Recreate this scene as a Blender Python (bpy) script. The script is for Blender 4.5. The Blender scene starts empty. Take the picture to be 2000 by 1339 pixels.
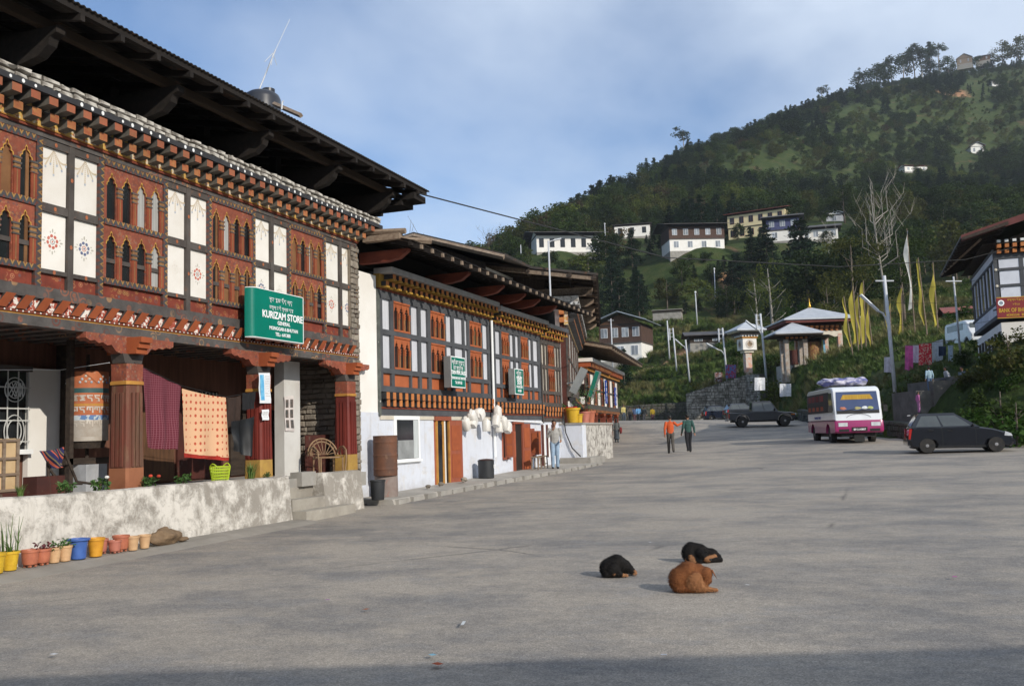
import bpy, bmesh, math, random
import numpy as np
from mathutils import Vector, Matrix, noise
random.seed(7)
SC = bpy.context.scene
COL = SC.collection
rad = math.radians
# ------------------------------------------------------------------ camera
FPX, HZ, ROLL, YAW, CAMH = 1850.0, 846.0, 0.03, rad(20), 1.65
PITCH = math.atan((HZ - 669.5) / FPX)
CF = Vector((-math.sin(YAW) * math.cos(PITCH), math.cos(YAW) * math.cos(PITCH), math.sin(PITCH)))
_rt = Vector((math.cos(YAW), math.sin(YAW), 0)); _up = _rt.cross(CF); _r = math.atan(ROLL)
CR = _rt * math.cos(_r) - _up * math.sin(_r)
CU = _up * math.cos(_r) + _rt * math.sin(_r)
CC = Vector((0, 0, CAMH))
cam = bpy.data.cameras.new('camera'); camo = bpy.data.objects.new('camera', cam); COL.objects.link(camo)
cam.sensor_width = 36; cam.lens = 36 * FPX / 2000; cam.clip_end = 6000; cam.clip_start = .1
camo.matrix_world = Matrix(((CR.x, CU.x, -CF.x, 0), (CR.y, CU.y, -CF.y, 0), (CR.z, CU.z, -CF.z, CAMH), (0, 0, 0, 1)))
SC.camera = camo
# ------------------------------------------------------------------ sky and sun
SUN_EL, SUN_AZ = rad(26), rad(-30)          # azimuth measured from +X towards +Y
W = bpy.data.worlds.new('World'); SC.world = W; W.use_nodes = True
nt = W.node_tree; nd = nt.nodes; lk = nt.links
bg = nd['Background']
sky = nd.new('ShaderNodeTexSky'); sky.sky_type = 'NISHITA'; sky.sun_disc = False
sky.sun_elevation = SUN_EL; sky.sun_rotation = rad(90) - SUN_AZ; sky.altitude = 1600
sky.air_density = 1.0; sky.dust_density = .15; sky.ozone_density = 3.0
tc = nd.new('ShaderNodeTexCoord'); sp = nd.new('ShaderNodeSeparateXYZ'); lk.new(tc.outputs['Generated'], sp.inputs[0])
mz = nd.new('ShaderNodeMath'); mz.operation = 'ADD'; mz.inputs[1].default_value = .22; lk.new(sp.outputs['Z'], mz.inputs[0])
cb = nd.new('ShaderNodeCombineXYZ')
for ax, k in (('X', 0), ('Y', 1)):
    dv = nd.new('ShaderNodeMath'); dv.operation = 'DIVIDE'; lk.new(sp.outputs[ax], dv.inputs[0]); lk.new(mz.outputs[0], dv.inputs[1]); lk.new(dv.outputs[0], cb.inputs[k])
mp = nd.new('ShaderNodeMapping'); mp.inputs['Scale'].default_value = (1.0, .8, 1); mp.inputs['Rotation'].default_value = (0, 0, .5); lk.new(cb.outputs[0], mp.inputs[0])
n1 = nd.new('ShaderNodeTexNoise'); n1.inputs['Scale'].default_value = 1.25; n1.inputs['Detail'].default_value = 6; n1.inputs['Roughness'].default_value = .5; n1.inputs['Distortion'].default_value = .15
lk.new(mp.outputs[0], n1.inputs['Vector'])
cr = nd.new('ShaderNodeValToRGB'); cr.color_ramp.elements[0].position = .24; cr.color_ramp.elements[1].position = .50
cr.color_ramp.elements[0].color = (.0, .0, .0, 1); cr.color_ramp.elements[1].color = (.8, .8, .8, 1)
bx = nd.new('ShaderNodeMath'); bx.operation = 'MULTIPLY_ADD'; bx.inputs[1].default_value = .52; lk.new(sp.outputs['X'], bx.inputs[0]); lk.new(n1.outputs['Fac'], bx.inputs[2])   # the veil thickens towards the sun
lk.new(bx.outputs[0], cr.inputs[0])
mx = nd.new('ShaderNodeMixRGB'); mx.inputs[2].default_value = (5.0, 5.7, 6.7, 1); lk.new(cr.outputs[0], mx.inputs[0]); lk.new(sky.outputs[0], mx.inputs[1])
lk.new(mx.outputs[0], bg.inputs[0]); bg.inputs[1].default_value = .15
sl = bpy.data.lights.new('sun', 'SUN'); sl.energy = 4.0; sl.angle = rad(.53); sl.color = (1, .93, .82)
so = bpy.data.objects.new('sun', sl); COL.objects.link(so)
sd = Vector((math.cos(SUN_EL) * math.cos(SUN_AZ), math.cos(SUN_EL) * math.sin(SUN_AZ), math.sin(SUN_EL)))
so.rotation_euler = sd.to_track_quat('Z', 'Y').to_euler(); so.location = (60, 20, 60)
vs = SC.view_settings; vs.view_transform = 'Standard'; vs.look = 'None'; vs.gamma = 1; vs.use_curve_mapping = False; vs.exposure = .1
SC.render.engine = 'CYCLES'
# ------------------------------------------------------------------ photo pixel -> ray -> point on a known surface
def ray(px, py): return CF + CR * ((px - 1000) / FPX) + CU * ((669.5 - py) / FPX)
def gx(px, py, X): d = ray(px, py); return CC + d * (X / d.x)
def gz(px, py, Z): d = ray(px, py); return CC + d * ((Z - CAMH) / d.z)
def gy(px, py, Y): d = ray(px, py); return CC + d * (Y / d.y)
def wpx(w, p): return w * (p - CC).dot(CF) / FPX
def at(px, py, dep): return CC + ray(px, py) * dep
# ------------------------------------------------------------------ objects
WM = {}
FR = Matrix()
def frame(loc=(0, 0, 0), rz=0, rx=0):
    global FR
    FR = Matrix.Translation(Vector(loc)) @ Matrix.Rotation(rz, 4, 'Z') @ Matrix.Rotation(rx, 4, 'X')
def _place(o, parent, M):
    w = FR @ M; WM[o.name] = w
    if parent is not None:
        o.parent = parent; o.matrix_basis = WM[parent.name].inverted() @ w
    else: o.matrix_basis = w
def tag(o, label=None, cat=None, group=None, kind=None):
    if label: o['label'] = label
    if cat: o['category'] = cat
    if group: o['group'] = group
    if kind: o['kind'] = kind
    return o
def LOC(loc=(0, 0, 0), rz=0, sc=None, rx=0, ry=0):
    M = Matrix.Translation(Vector(loc)) @ Matrix.Rotation(rz, 4, 'Z') @ Matrix.Rotation(ry, 4, 'Y') @ Matrix.Rotation(rx, 4, 'X')
    if sc is not None:
        s = (sc, sc, sc) if isinstance(sc, (int, float)) else sc
        M = M @ Matrix.Diagonal((*s, 1))
    return M
def thing(name, label, cat, loc=(0, 0, 0), rz=0, group=None, sc=None):
    o = bpy.data.objects.new(name, None); COL.objects.link(o); o.empty_display_size = .2
    _place(o, None, LOC(loc, rz, sc)); return tag(o, label, cat, group)
def link(name, mesh, parent=None, M=None, **k):
    o = bpy.data.objects.new(name, mesh); COL.objects.link(o)
    _place(o, parent, M if M is not None else Matrix()); return tag(o, **k)
class Sub:
    """places children in the local frame of an object"""
    def __init__(s, o): s.o = o
    def __enter__(s):
        global FR
        s.f = FR; FR = WM[s.o.name]; return s.o
    def __exit__(s, *a):
        global FR
        FR = s.f
CACHE = {}
def cached(key, fn):
    if key not in CACHE: CACHE[key] = fn()
    return CACHE[key]
# ------------------------------------------------------------------ mesh builder
class MB:
    def __init__(s): s.v = []; s.f = []; s.m = []
    def add(s, vs, fs, m=0):
        b = len(s.v); s.v += [tuple(v) for v in vs]; s.f += [tuple(i + b for i in f) for f in fs]
        s.m += list(m) if isinstance(m, (list, tuple)) else [m] * len(fs); return s
    def box(s, x0, x1, y0, y1, z0, z1, m=0):
        return s.add([(x0, y0, z0), (x1, y0, z0), (x1, y1, z0), (x0, y1, z0), (x0, y0, z1), (x1, y0, z1), (x1, y1, z1), (x0, y1, z1)],
                     [(3, 2, 1, 0), (4, 5, 6, 7), (0, 1, 5, 4), (1, 2, 6, 5), (2, 3, 7, 6), (3, 0, 4, 7)], m)
    def quad(s, a, b, c, d, m=0): return s.add([a, b, c, d], [(0, 1, 2, 3)], m)
    def prism(s, poly, ax, d0, d1, m=0, mside=None):
        def P(a, b, d): return (d, a, b) if ax == 'x' else ((a, d, b) if ax == 'y' else (a, b, d))
        n = len(poly); vs = [P(a, b, d0) for a, b in poly] + [P(a, b, d1) for a, b in poly]
        area = sum(poly[i][0] * poly[(i + 1) % n][1] - poly[(i + 1) % n][0] * poly[i][1] for i in range(n))
        flip = (area < 0) != (ax == 'y') != (d1 < d0)
        fs = [tuple(range(n - 1, -1, -1)), tuple(range(n, 2 * n))] + [(i, (i + 1) % n, n + (i + 1) % n, n + i) for i in range(n)]
        if flip: fs = [tuple(reversed(f)) for f in fs]
        return s.add(vs, fs, [m, m] + [m if mside is None else mside] * n)
    def tube(s, pts, r, n=8, m=0, caps=True, flat=1):
        pts = [Vector(p) for p in pts]; rs = r if isinstance(r, (list, tuple)) else [r] * len(pts)
        up = None; vs = []
        for i, p in enumerate(pts):
            t = (pts[min(i + 1, len(pts) - 1)] - pts[max(i - 1, 0)]).normalized()
            if up is None:
                up = Vector((0, 0, 1)) if abs(t.z) < .9 else Vector((0, 1, 0))
            a = t.cross(up)
            if a.length < 1e-4: a = t.cross(Vector((1, 0, 0)))
            a.normalize(); up = a.cross(t)
            for k in range(n):
                w = 2 * math.pi * k / n; vs.append(p + a * (rs[i] * math.cos(w)) + up * (rs[i] * flat * math.sin(w)))
        fs = [(i * n + k, i * n + (k + 1) % n, (i + 1) * n + (k + 1) % n, (i + 1) * n + k) for i in range(len(pts) - 1) for k in range(n)]
        if caps: fs += [tuple(range(n - 1, -1, -1)), tuple((len(pts) - 1) * n + k for k in range(n))]
        return s.add(vs, fs, m)
    def lathe(s, prof, n=16, m=0, c=(0, 0, 0), caps=True, ax='z'):
        vs = []
        for r, z in prof:
            for k in range(n):
                w = 2 * math.pi * k / n; a, b = r * math.cos(w), r * math.sin(w)
                p = (a, b, z) if ax == 'z' else ((z, a, b) if ax == 'x' else (b, z, a))
                vs.append((c[0] + p[0], c[1] + p[1], c[2] + p[2]))
        L = len(prof)
        fs = [(i * n + k, i * n + (k + 1) % n, (i + 1) * n + (k + 1) % n, (i + 1) * n + k) for i in range(L - 1) for k in range(n)]
        ms = list(m) if isinstance(m, (list, tuple)) else None
        mm = [ms[i] for i in range(L - 1) for k in range(n)] if ms else [m] * len(fs)
        if caps: fs += [tuple(range(n - 1, -1, -1)), tuple((L - 1) * n + k for k in range(n))]; mm += [mm[0], mm[-1]]
        return s.add(vs, fs, mm)
    def ball(s, c, r, n=10, h=7, m=0, jit=0, seed=0):
        rx, ry, rz = (r, r, r) if isinstance(r, (int, float)) else r
        vs = []
        for i in range(h + 1):
            t = math.pi * i / h
            for k in range(n):
                w = 2 * math.pi * k / n
                d = Vector((math.sin(t) * math.cos(w), math.sin(t) * math.sin(w), math.cos(t)))
                j = 1 + (noise.noise(d * 1.7 + Vector((seed * 3.1, seed, 0))) * jit if jit else 0)
                vs.append((c[0] + d.x * rx * j, c[1] + d.y * ry * j, c[2] + d.z * rz * j))
        fs = [(i * n + k, (i + 1) * n + k, (i + 1) * n + (k + 1) % n, i * n + (k + 1) % n) for i in range(h) for k in range(n)]
        return s.add(vs, fs, m)
    def grid(s, fn, nu, nv, m=0, two=0):
        b = [fn(i / nu, j / nv) for j in range(nv + 1) for i in range(nu + 1)]
        fs = [(j * (nu + 1) + i, j * (nu + 1) + i + 1, (j + 1) * (nu + 1) + i + 1, (j + 1) * (nu + 1) + i) for j in range(nv) for i in range(nu)]
        return s.add(b, fs, m)
    def mesh(s, name, mats, smooth=False):
        me = bpy.data.meshes.new(name); me.from_pydata(s.v, [], s.f)
        mats = mats if isinstance(mats, (list, tuple)) else [mats]
        for a in mats: me.materials.append(a)
        if len(mats) > 1: me.polygons.foreach_set('material_index', s.m)
        if smooth is True: me.polygons.foreach_set('use_smooth', [True] * len(s.f))
        elif smooth: me.shade_smooth(); me.set_sharp_from_angle(angle=rad(smooth))
        me.update(); return me
    def build(s, name, mats, parent=None, M=None, smooth=False, **k):
        return link(name, s.mesh(name, mats, smooth), parent, M, **k)
def boxp(name, mats, parent, x0, x1, y0, y1, z0, z1, **k):
    """a box piece: mesh centred on its own origin and shared between equal sizes"""
    d = (round(x1 - x0, 3), round(y1 - y0, 3), round(z1 - z0, 3))
    key = ('box', d, tuple(m.name for m in mats) if isinstance(mats, (list, tuple)) else mats.name)
    me = cached(key, lambda: MB().box(-d[0] / 2, d[0] / 2, -d[1] / 2, d[1] / 2, -d[2] / 2, d[2] / 2).mesh(name, mats))
    return link(name, me, parent, LOC(((x0 + x1) / 2, (y0 + y1) / 2, (z0 + z1) / 2)), **k)
# ------------------------------------------------------------------ materials
def _new(name):
    m = bpy.data.materials.new(name); m.use_nodes = True; t = m.node_tree
    return m, t, t.nodes, t.links, t.nodes['Principled BSDF']
def _n(N, typ, **k):
    o = N.new(typ)
    for a, b in k.items():
        if hasattr(o, a) and a not in ('inputs',): setattr(o, a, b)
    return o
def _noise(N, L, vec, scale, detail=5, rough=.6, dist=0):
    o = N.new('ShaderNodeTexNoise'); o.inputs['Scale'].default_value = scale; o.inputs['Detail'].default_value = detail
    o.inputs['Roughness'].default_value = rough; o.inputs['Distortion'].default_value = dist; L.new(vec, o.inputs['Vector']); return o.outputs['Fac']
def _ramp(N, L, fac, stops):
    o = N.new('ShaderNodeValToRGB'); e = o.color_ramp.elements
    while len(e) > len(stops): e.remove(e[-1])
    while len(e) < len(stops): e.new(1)
    for i, (p, c) in enumerate(stops):
        e[i].position = p; e[i].color = (*(c if isinstance(c, (tuple, list)) else (c, c, c)), 1)
    L.new(fac, o.inputs[0]); return o.outputs[0]
def _mix(N, L, a, b, fac, typ='MIX'):
    o = N.new('ShaderNodeMixRGB'); o.blend_type = typ
    for s, i in ((fac, 0), (a, 1), (b, 2)):
        if isinstance(s, (int, float)): o.inputs[i].default_value = s if i == 0 else (s, s, s, 1)
        elif isinstance(s, (tuple, list)): o.inputs[i].default_value = (*s, 1)
        else: L.new(s, o.inputs[i])
    return o.outputs[0]
def _math(N, L, op, a, b=None):
    o = N.new('ShaderNodeMath'); o.operation = op
    for s, i in ((a, 0), (b, 1)):
        if s is None: continue
        if isinstance(s, (int, float)): o.inputs[i].default_value = s
        else: L.new(s, o.inputs[i])
    return o.outputs[0]
def _coords(N, L, stretch=(1, 1, 1), rot=(0, 0, 0), which='Object', rnd=True):
    tc = N.new('ShaderNodeTexCoord'); mp = N.new('ShaderNodeMapping'); mp.inputs['Scale'].default_value = stretch; mp.inputs['Rotation'].default_value = rot
    L.new(tc.outputs[which], mp.inputs[0])
    if rnd:
        oi = N.new('ShaderNodeObjectInfo'); s = _math(N, L, 'MULTIPLY', oi.outputs['Random'], 31.7); c = N.new('ShaderNodeCombineXYZ')
        L.new(s, c.inputs[0]); L.new(s, c.inputs[1]); L.new(c.outputs[0], mp.inputs['Location'])
    return mp.outputs[0]
def _rndmul(N, L, col, amt):
    oi = N.new('ShaderNodeObjectInfo'); a = _math(N, L, 'MULTIPLY_ADD', oi.outputs['Random'], amt); N[-1].inputs[2].default_value = 1 - amt / 2
    return _mix(N, L, col, a, 1.0, 'MULTIPLY')
def _bump(N, L, B, h, strength, dist=.02):
    b = N.new('ShaderNodeBump'); b.inputs['Strength'].default_value = strength; b.inputs['Distance'].default_value = dist; L.new(h, b.inputs['Height']); L.new(b.outputs[0], B.inputs['Normal'])
MATS = {}
def mat(name, c1, c2=None, scale=3, rough=.75, bump=.25, metal=0, rnd=.15, stretch=(1, 1, 1), lo=.35, hi=.65, spec=.3, c3=None, lo3=.6, hi3=.7, s3=None, bscale=None, bdist=.01, trans=0, detail=6):
    """noise blend of two colours, optional third worn-through colour, relief, variation per piece"""
    if name in MATS: return MATS[name]
    m, t, N, L, B = _new(name); MATS[name] = m
    c2 = c2 or tuple(x * .7 for x in c1); v = _coords(N, L, stretch)
    col = _ramp(N, L, _noise(N, L, v, scale, detail), [(lo, c1), (hi, c2)])
    if c3: col = _mix(N, L, col, c3, _ramp(N, L, _noise(N, L, v, s3 or scale * 2.3, 7, .65), [(lo3, 0.), (hi3, 1.)]))
    if rnd: col = _rndmul(N, L, col, rnd)
    L.new(col, B.inputs['Base Color']); B.inputs['Roughness'].default_value = rough; B.inputs['Metallic'].default_value = metal
    B.inputs['Specular IOR Level'].default_value = spec
    if trans: B.inputs['Transmission Weight'].default_value = trans
    if bump: _bump(N, L, B, _noise(N, L, v, bscale or scale * 5, 5), bump, bdist)
    return m
# ------------------------------------------------------------------ terrain: heights spread between known points
def _tps(pts, lam):
    P = np.array([[p[0], p[1]] for p in pts]) / 100.; z = np.array([p[2] for p in pts]); n = len(P)
    d2 = ((P[:, None] - P[None]) ** 2).sum(-1); K = .5 * d2 * np.log(d2 + 1e-9) + np.eye(n) * lam
    A = np.zeros((n + 3, n + 3)); A[:n, :n] = K; A[:n, n] = 1; A[:n, n + 1:] = P; A[n, :n] = 1; A[n + 1:, :n] = P.T
    w = np.linalg.solve(A, np.concatenate([z, np.zeros(3)]))
    def f(x, y):
        Q = np.stack([np.ravel(x), np.ravel(y)], 1) / 100.
        d = ((Q[:, None] - P[None]) ** 2).sum(-1)
        return (.5 * d * np.log(d + 1e-9)) @ w[:n] + w[n] + Q @ w[n + 1:]
    return f
def _pd(px, py, dep):
    p = at(px, py, dep); return (p.x, p.y, p.z)
# street surface
ROADP = [(-11, 5, 0), (-11, 10, 0), (-11, 16, .02), (-11.2, 22, .1), (-11.4, 30, .2), (-11, 36, .3), (0, 3, 0), (0, 9, 0), (5, 5, 0), (8, -10, 0), (-8, -12, 0), (-15, 0, 0), (14, 8, .1)]
ROADP += [_pd(1350, 1130, 9.9), _pd(1315, 884, 43), _pd(1345, 883, 43), _pd(1680, 866, 43), _pd(1610, 862, 45), _pd(1870, 883, 35), _pd(1480, 832, 70), _pd(1545, 829, 70), _pd(1395, 822, 95), _pd(1250, 826, 105), _pd(1275, 825, 105), _pd(1205, 865, 64), _pd(1180, 860, 66), _pd(1190, 828, 73), _pd(1990, 900, 29)]
roadz = _tps(ROADP, .002)
def rz_(x, y): return float(roadz(np.array([x]), np.array([y]))[0])
def gnd(px, py):
    """point of the street surface seen at a photo pixel"""
    z = 0.
    for _ in range(14):
        p = gz(px, py, z) if abs(z - CAMH) > .02 and (z - CAMH) * ray(px, py).z > 0 else at(px, py, 60); z2 = rz_(p.x, p.y); z = z + (z2 - z) * .6
    return Vector((p.x, p.y, rz_(p.x, p.y)))
HILLP = [_pd(*a) for a in [
    (2000, 880, 35), (2000, 790, 40), (1990, 655, 46), (1930, 800, 38.5), (1920, 690, 45.5), (1880, 845, 38), (1850, 812, 44), (1850, 735, 51), (1900, 725, 48), (1790, 735, 52), (1790, 815, 46), (1820, 722, 60), (1750, 710, 66), (1740, 800, 50), (1700, 690, 80),
    (1720, 765, 55), (1650, 715, 80), (1640, 790, 62), (1600, 712, 95), (1580, 790, 74), (1560, 765, 82), (1540, 716, 93), (1480, 730, 104.5), (1400, 750, 104.5), (1340, 768, 105), (1500, 740, 98), (1450, 722, 110), (1350, 748, 118),
    (1330, 790, 113.5), (1250, 792, 115), (1190, 792, 115), (1220, 765, 122), (1220, 740, 135), (1220, 700, 165), (1350, 690, 150), (1350, 640, 185), (1450, 640, 180), (1450, 600, 215), (1300, 600, 215), (1100, 490, 250), (1200, 560, 235),
    (1350, 482, 240), (1500, 462, 255), (1600, 450, 265), (1600, 640, 140), (1700, 600, 150), (1700, 540, 210), (1850, 640, 90), (1800, 500, 240), (1800, 420, 310), (1950, 430, 330), (1150, 430, 350), (1040, 480, 300), (960, 530, 330),
    (1260, 352, 520), (1340, 308, 640), (1440, 268, 720), (1600, 203, 800), (1700, 165, 850), (1860, 132, 880), (2000, 104, 900), (1500, 380, 420), (1700, 330, 520), (1900, 300, 580),
    (2300, 60, 920), (2700, 30, 950), (2400, 300, 500), (2300, 560, 120), (2300, 700, 48), (2600, 650, 60), (2200, 900, 33), (2600, 900, 30), (850, 700, 340), (600, 800, 350), (0, 850, 400), (1000, 560, 500)]]
HILLP += [(p[0] * 1.3, p[1] * 1.3, p[2] * .72) for p in [_pd(*a) for a in [(1260, 352, 520), (1340, 308, 640), (1440, 268, 720), (1600, 203, 800), (1700, 165, 850), (1860, 132, 880), (2000, 104, 900), (2300, 60, 920), (1150, 430, 400), (960, 530, 400)]]]
HILLP += [(p[0] * 1.08, p[1] * 1.08, p[2] * .965) for p in [_pd(*a) for a in [(1260, 352, 520), (1340, 308, 640), (1440, 268, 720), (1600, 203, 800), (1700, 165, 850), (1860, 132, 880), (2000, 104, 900), (2300, 60, 920)]]]
HILLP += [_pd(*a) for a in [(1200, 392, 430), (1300, 330, 580), (1390, 287, 680), (1520, 235, 760)]]
HILLP += [(-60, 30, -6), (-90, 120, -12), (-60, 90, -2), (-30, -40, -1), (40, -60, 1), (80, -100, 2), (-120, -60, -10), (-25, 60, .5), (30, -10, 1.5)]
PADS = [(1213, 704, 165), (1362, 480, 235), (1478, 464, 262), (1530, 470, 240), (1603, 468, 250), (1630, 435, 300), (1110, 492, 250), (1235, 462, 290), (1910, 300, 575), (1950, 168, 740), (1790, 335, 520), (1303, 628, 195), (1400, 668, 140), (1875, 632, 110)]
for a in PADS:
    q = _pd(*a); HILLP.append((q[0], q[1], q[2] - .3)); q2 = _pd(a[0], a[1], a[2] + 8); HILLP.append((q2[0], q2[1], q[2] + .6))
hillz = _tps(HILLP, .00015)
SKY = np.array([(600, 640, 330), (960, 528, 330), (1040, 484, 330), (1100, 448, 370), (1150, 425, 400), (1200, 392, 440), (1260, 352, 520), (1300, 332, 580), (1340, 308, 640), (1390, 288, 680), (1440, 268, 720), (1520, 238, 760), (1600, 203, 800), (1700, 165, 850), (1860, 135, 880), (2000, 108, 900), (2400, 60, 930), (3000, 30, 950)])
def _cap(x, y, z):
    f = np.maximum(-x * math.sin(YAW) + y * math.cos(YAW), 1.); l = x * math.cos(YAW) + y * math.sin(YAW); px = 1000 + FPX * l / f
    sy = np.interp(px, SKY[:, 0], SKY[:, 1]); dr = np.interp(px, SKY[:, 0], SKY[:, 2]); hy = HZ - ROLL * (px - 1000); zr = (hy - sy) / FPX * dr
    u = f / dr; lim = CAMH + np.where(u < 1, zr * u * (.86 + .14 * u), zr * (1 - .5 * (u - 1)))
    return np.where((f > 140) & (px > 500) & (px < 3200), np.minimum(z, lim), z)
RIGHT = [(20, -60), (17, -20), (15.5, 0), (15.2, 14)] + [(p.x, p.y) for p in (at(2070, 886, 35), at(1990, 872, 38.3), at(1900, 866, 39.3), at(1790, 853, 43.5))]
_q = [at(1745, 846, 47.5), at(1640, 838, 56), at(1575, 828, 75), at(1530, 820, 86), at(1485, 812, 101), at(1345, 812, 104), at(1340, 812, 113), at(1190, 810, 114), at(1100, 806, 116), at(1000, 806, 116)]
RIGHT += [(p.x, p.y) for p in _q]
LEFT = [(-30, 116), (-30, 60), (-16, 60), (-16, -60)]
POLY = np.array(RIGHT + LEFT)
def inside(x, y):
    x = np.ravel(x); y = np.ravel(y); c = np.zeros(len(x), bool); n = len(POLY)
    for i in range(n):
        (x1, y1), (x2, y2) = POLY[i], POLY[(i + 1) % n]
        if y1 == y2: continue
        h = (y1 > y) != (y2 > y); c ^= h & (x < (x2 - x1) * (y - y1) / (y2 - y1) + x1)
    return c
def edge_dist(x, y):
    x = np.ravel(x); y = np.ravel(y); d = np.full(len(x), 1e9); n = len(POLY)
    for i in range(n):
        a = POLY[i]; b = POLY[(i + 1) % n]; ab = b - a; t = np.clip(((x - a[0]) * ab[0] + (y - a[1]) * ab[1]) / (ab @ ab), 0, 1)
        d = np.minimum(d, np.hypot(x - a[0] - t * ab[0], y - a[1] - t * ab[1]))
    return d
def terr(x, y):
    x = np.ravel(np.asarray(x, float)); y = np.ravel(np.asarray(y, float))
    h = hillz(x, y); r = roadz(x, y); ins = inside(x, y); d = edge_dist(x, y)
    w = np.clip(d / 2.2, 0, 1); w = w * w * (3 - 2 * w); far = np.hypot(x, y)
    und = np.array([noise.noise(Vector((a / 9, b / 9, 3))) * .35 + noise.noise(Vector((a / 45, b / 45, 8))) * 1.6 * min(1, max(0, (f - 120) / 200)) + noise.noise(Vector((a / 3, b / 3, 5))) * .12 for a, b, f in zip(x, y, far)])
    out = np.maximum(r, -9) * (1 - w) + (h + und * np.clip(d / 6, 0, 1)) * w
    f_ = -x * math.sin(YAW) + y * math.cos(YAW); l_ = x * math.cos(YAW) + y * math.sin(YAW); px_ = 1000 + FPX * l_ / np.maximum(f_, 1.)
    m_ = np.clip((f_ - 116) / 8, 0, 1) * np.clip((205 - f_) / 15, 0, 1) * np.clip((px_ - 1150) / 40, 0, 1) * np.clip((1560 - px_) / 60, 0, 1); st = 2.3; q_ = (out + und) / st; fr_q = q_ - np.floor(q_); out = out * (1 - m_) + m_ * st * (np.floor(q_) + np.clip((fr_q - .62) / .38, 0, 1) + fr_q * .12)
    out = _cap(x, y, out)
    return np.where(ins, r - np.clip(d, 0, .5) - .02, out)
def tz(x, y): return float(terr([x], [y])[0])
def hit(px, py, d0=30, d1=1200):
    """where the sight line of a photo pixel meets the hillside"""
    r = ray(px, py); ds = np.geomspace(d0, d1, 260); P = np.array([[CC[i] + r[i] * d for i in range(3)] for d in ds]); g = P[:, 2] - terr(P[:, 0], P[:, 1])
    k = np.where(g < 0)[0]
    if not len(k): return None
    i = max(k[0], 1); a, b = ds[i - 1], ds[i]; t = g[i - 1] / (g[i - 1] - g[i] + 1e-9); return CC + r * (a + (b - a) * t)
def stand(px, dep):
    """a spot on the ground in the direction of a pixel column at a given distance"""
    p = at(px, 820, dep); ins = inside(np.array([p.x]), np.array([p.y]))[0]
    return Vector((p.x, p.y, rz_(p.x, p.y) if ins else tz(p.x, p.y)))
def ground_material():
    m, t, N, L, B = _new('hillside_ground'); v = _coords(N, L, rnd=False)
    g = _ramp(N, L, _noise(N, L, v, .35, 8, .7), [(.3, (.026, .042, .014)), (.5, (.045, .068, .02)), (.68, (.085, .085, .035))])
    e = _ramp(N, L, _noise(N, L, v, .09, 6, .65, .5), [(.6, 0.), (.7, 1.)])
    c = _mix(N, L, g, (.13, .085, .05), e); at_ = N.new('ShaderNodeAttribute'); at_.attribute_name = 'soil'; c = _mix(N, L, c, _ramp(N, L, _noise(N, L, v, .8, 7, .7), [(.3, (.32, .16, .08)), (.7, (.42, .25, .15))]), _ramp(N, L, _math(N, L, 'ADD', at_.outputs['Fac'], _math(N, L, 'MULTIPLY', _noise(N, L, v, .5, 6, .7), .6)), [(.78, 0.), (.95, 1.)])); c = _mix(N, L, c, _ramp(N, L, _noise(N, L, v, 3.5, 6, .7), [(.25, .5), (.75, 1.35)]), 1., 'MULTIPLY')
    L.new(c, B.inputs['Base Color']); B.inputs['Roughness'].default_value = .95; B.inputs['Specular IOR Level'].default_value = .1
    _bump(N, L, B, _noise(N, L, v, 2.2, 8, .7), .8, .3); return m
def asphalt_material():
    m, t, N, L, B = _new('worn_asphalt'); v = _coords(N, L, rnd=False)
    base = _ramp(N, L, _noise(N, L, v, .22, 9, .66, 0), [(.3, (.295, .26, .218)), (.7, (.36, .32, .27))])
    v2 = _coords(N, L, (.62, .85, 1), (0, 0, -.34), rnd=False)
    tar = _ramp(N, L, _noise(N, L, v2, .5, 13, .74, 0), [(.44, 0.), (.60, .8)])
    c = _mix(N, L, base, (.16, .155, .152), tar)
    v3 = _coords(N, L, (.55, .95, 1), (0, 0, -.30), rnd=False)
    c = _mix(N, L, c, (.24, .23, .22), _ramp(N, L, _noise(N, L, v3, 1.6, 12, .72, 0), [(.53, 0.), (.64, .55)]))
    sp = N.new('ShaderNodeTexVoronoi'); sp.inputs['Scale'].default_value = 95; L.new(v, sp.inputs['Vector'])
    c = _mix(N, L, c, _ramp(N, L, sp.outputs['Color'], [(.1, .72), (.55, 1.), (.92, 1.34)]), 1., 'MULTIPLY')
    c = _mix(N, L, c, _ramp(N, L, _noise(N, L, v, 9, 7, .75), [(.3, .85), (.7, 1.12)]), 1., 'MULTIPLY')
    dirt = _ramp(N, L, _noise(N, L, v, .35, 8, .7), [(.58, 0.), (.72, .55)])
    c = _mix(N, L, c, (.47, .40, .31), dirt)
    cr_ = N.new('ShaderNodeTexVoronoi'); cr_.feature = 'DISTANCE_TO_EDGE'; cr_.inputs['Scale'].default_value = .16; wv = _mix(N, L, v, _noise(N, L, v, .9, 6, .7), .25); L.new(wv, cr_.inputs['Vector'])
    crack = _math(N, L, 'MULTIPLY', _ramp(N, L, cr_.outputs['Distance'], [(0., 1.), (.006, .0)]), _ramp(N, L, _noise(N, L, v, .3, 4), [(.5, 0.), (.6, .75)]))
    c = _mix(N, L, c, (.09, .085, .08), crack)
    L.new(c, B.inputs['Base Color']); B.inputs['Roughness'].default_value = .85; B.inputs['Specular IOR Level'].default_value = .25
    h = _math(N, L, 'ADD', sp.outputs['Distance'], _noise(N, L, v, 30, 4)); _bump(N, L, B, h, .28, .008); return m
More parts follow.
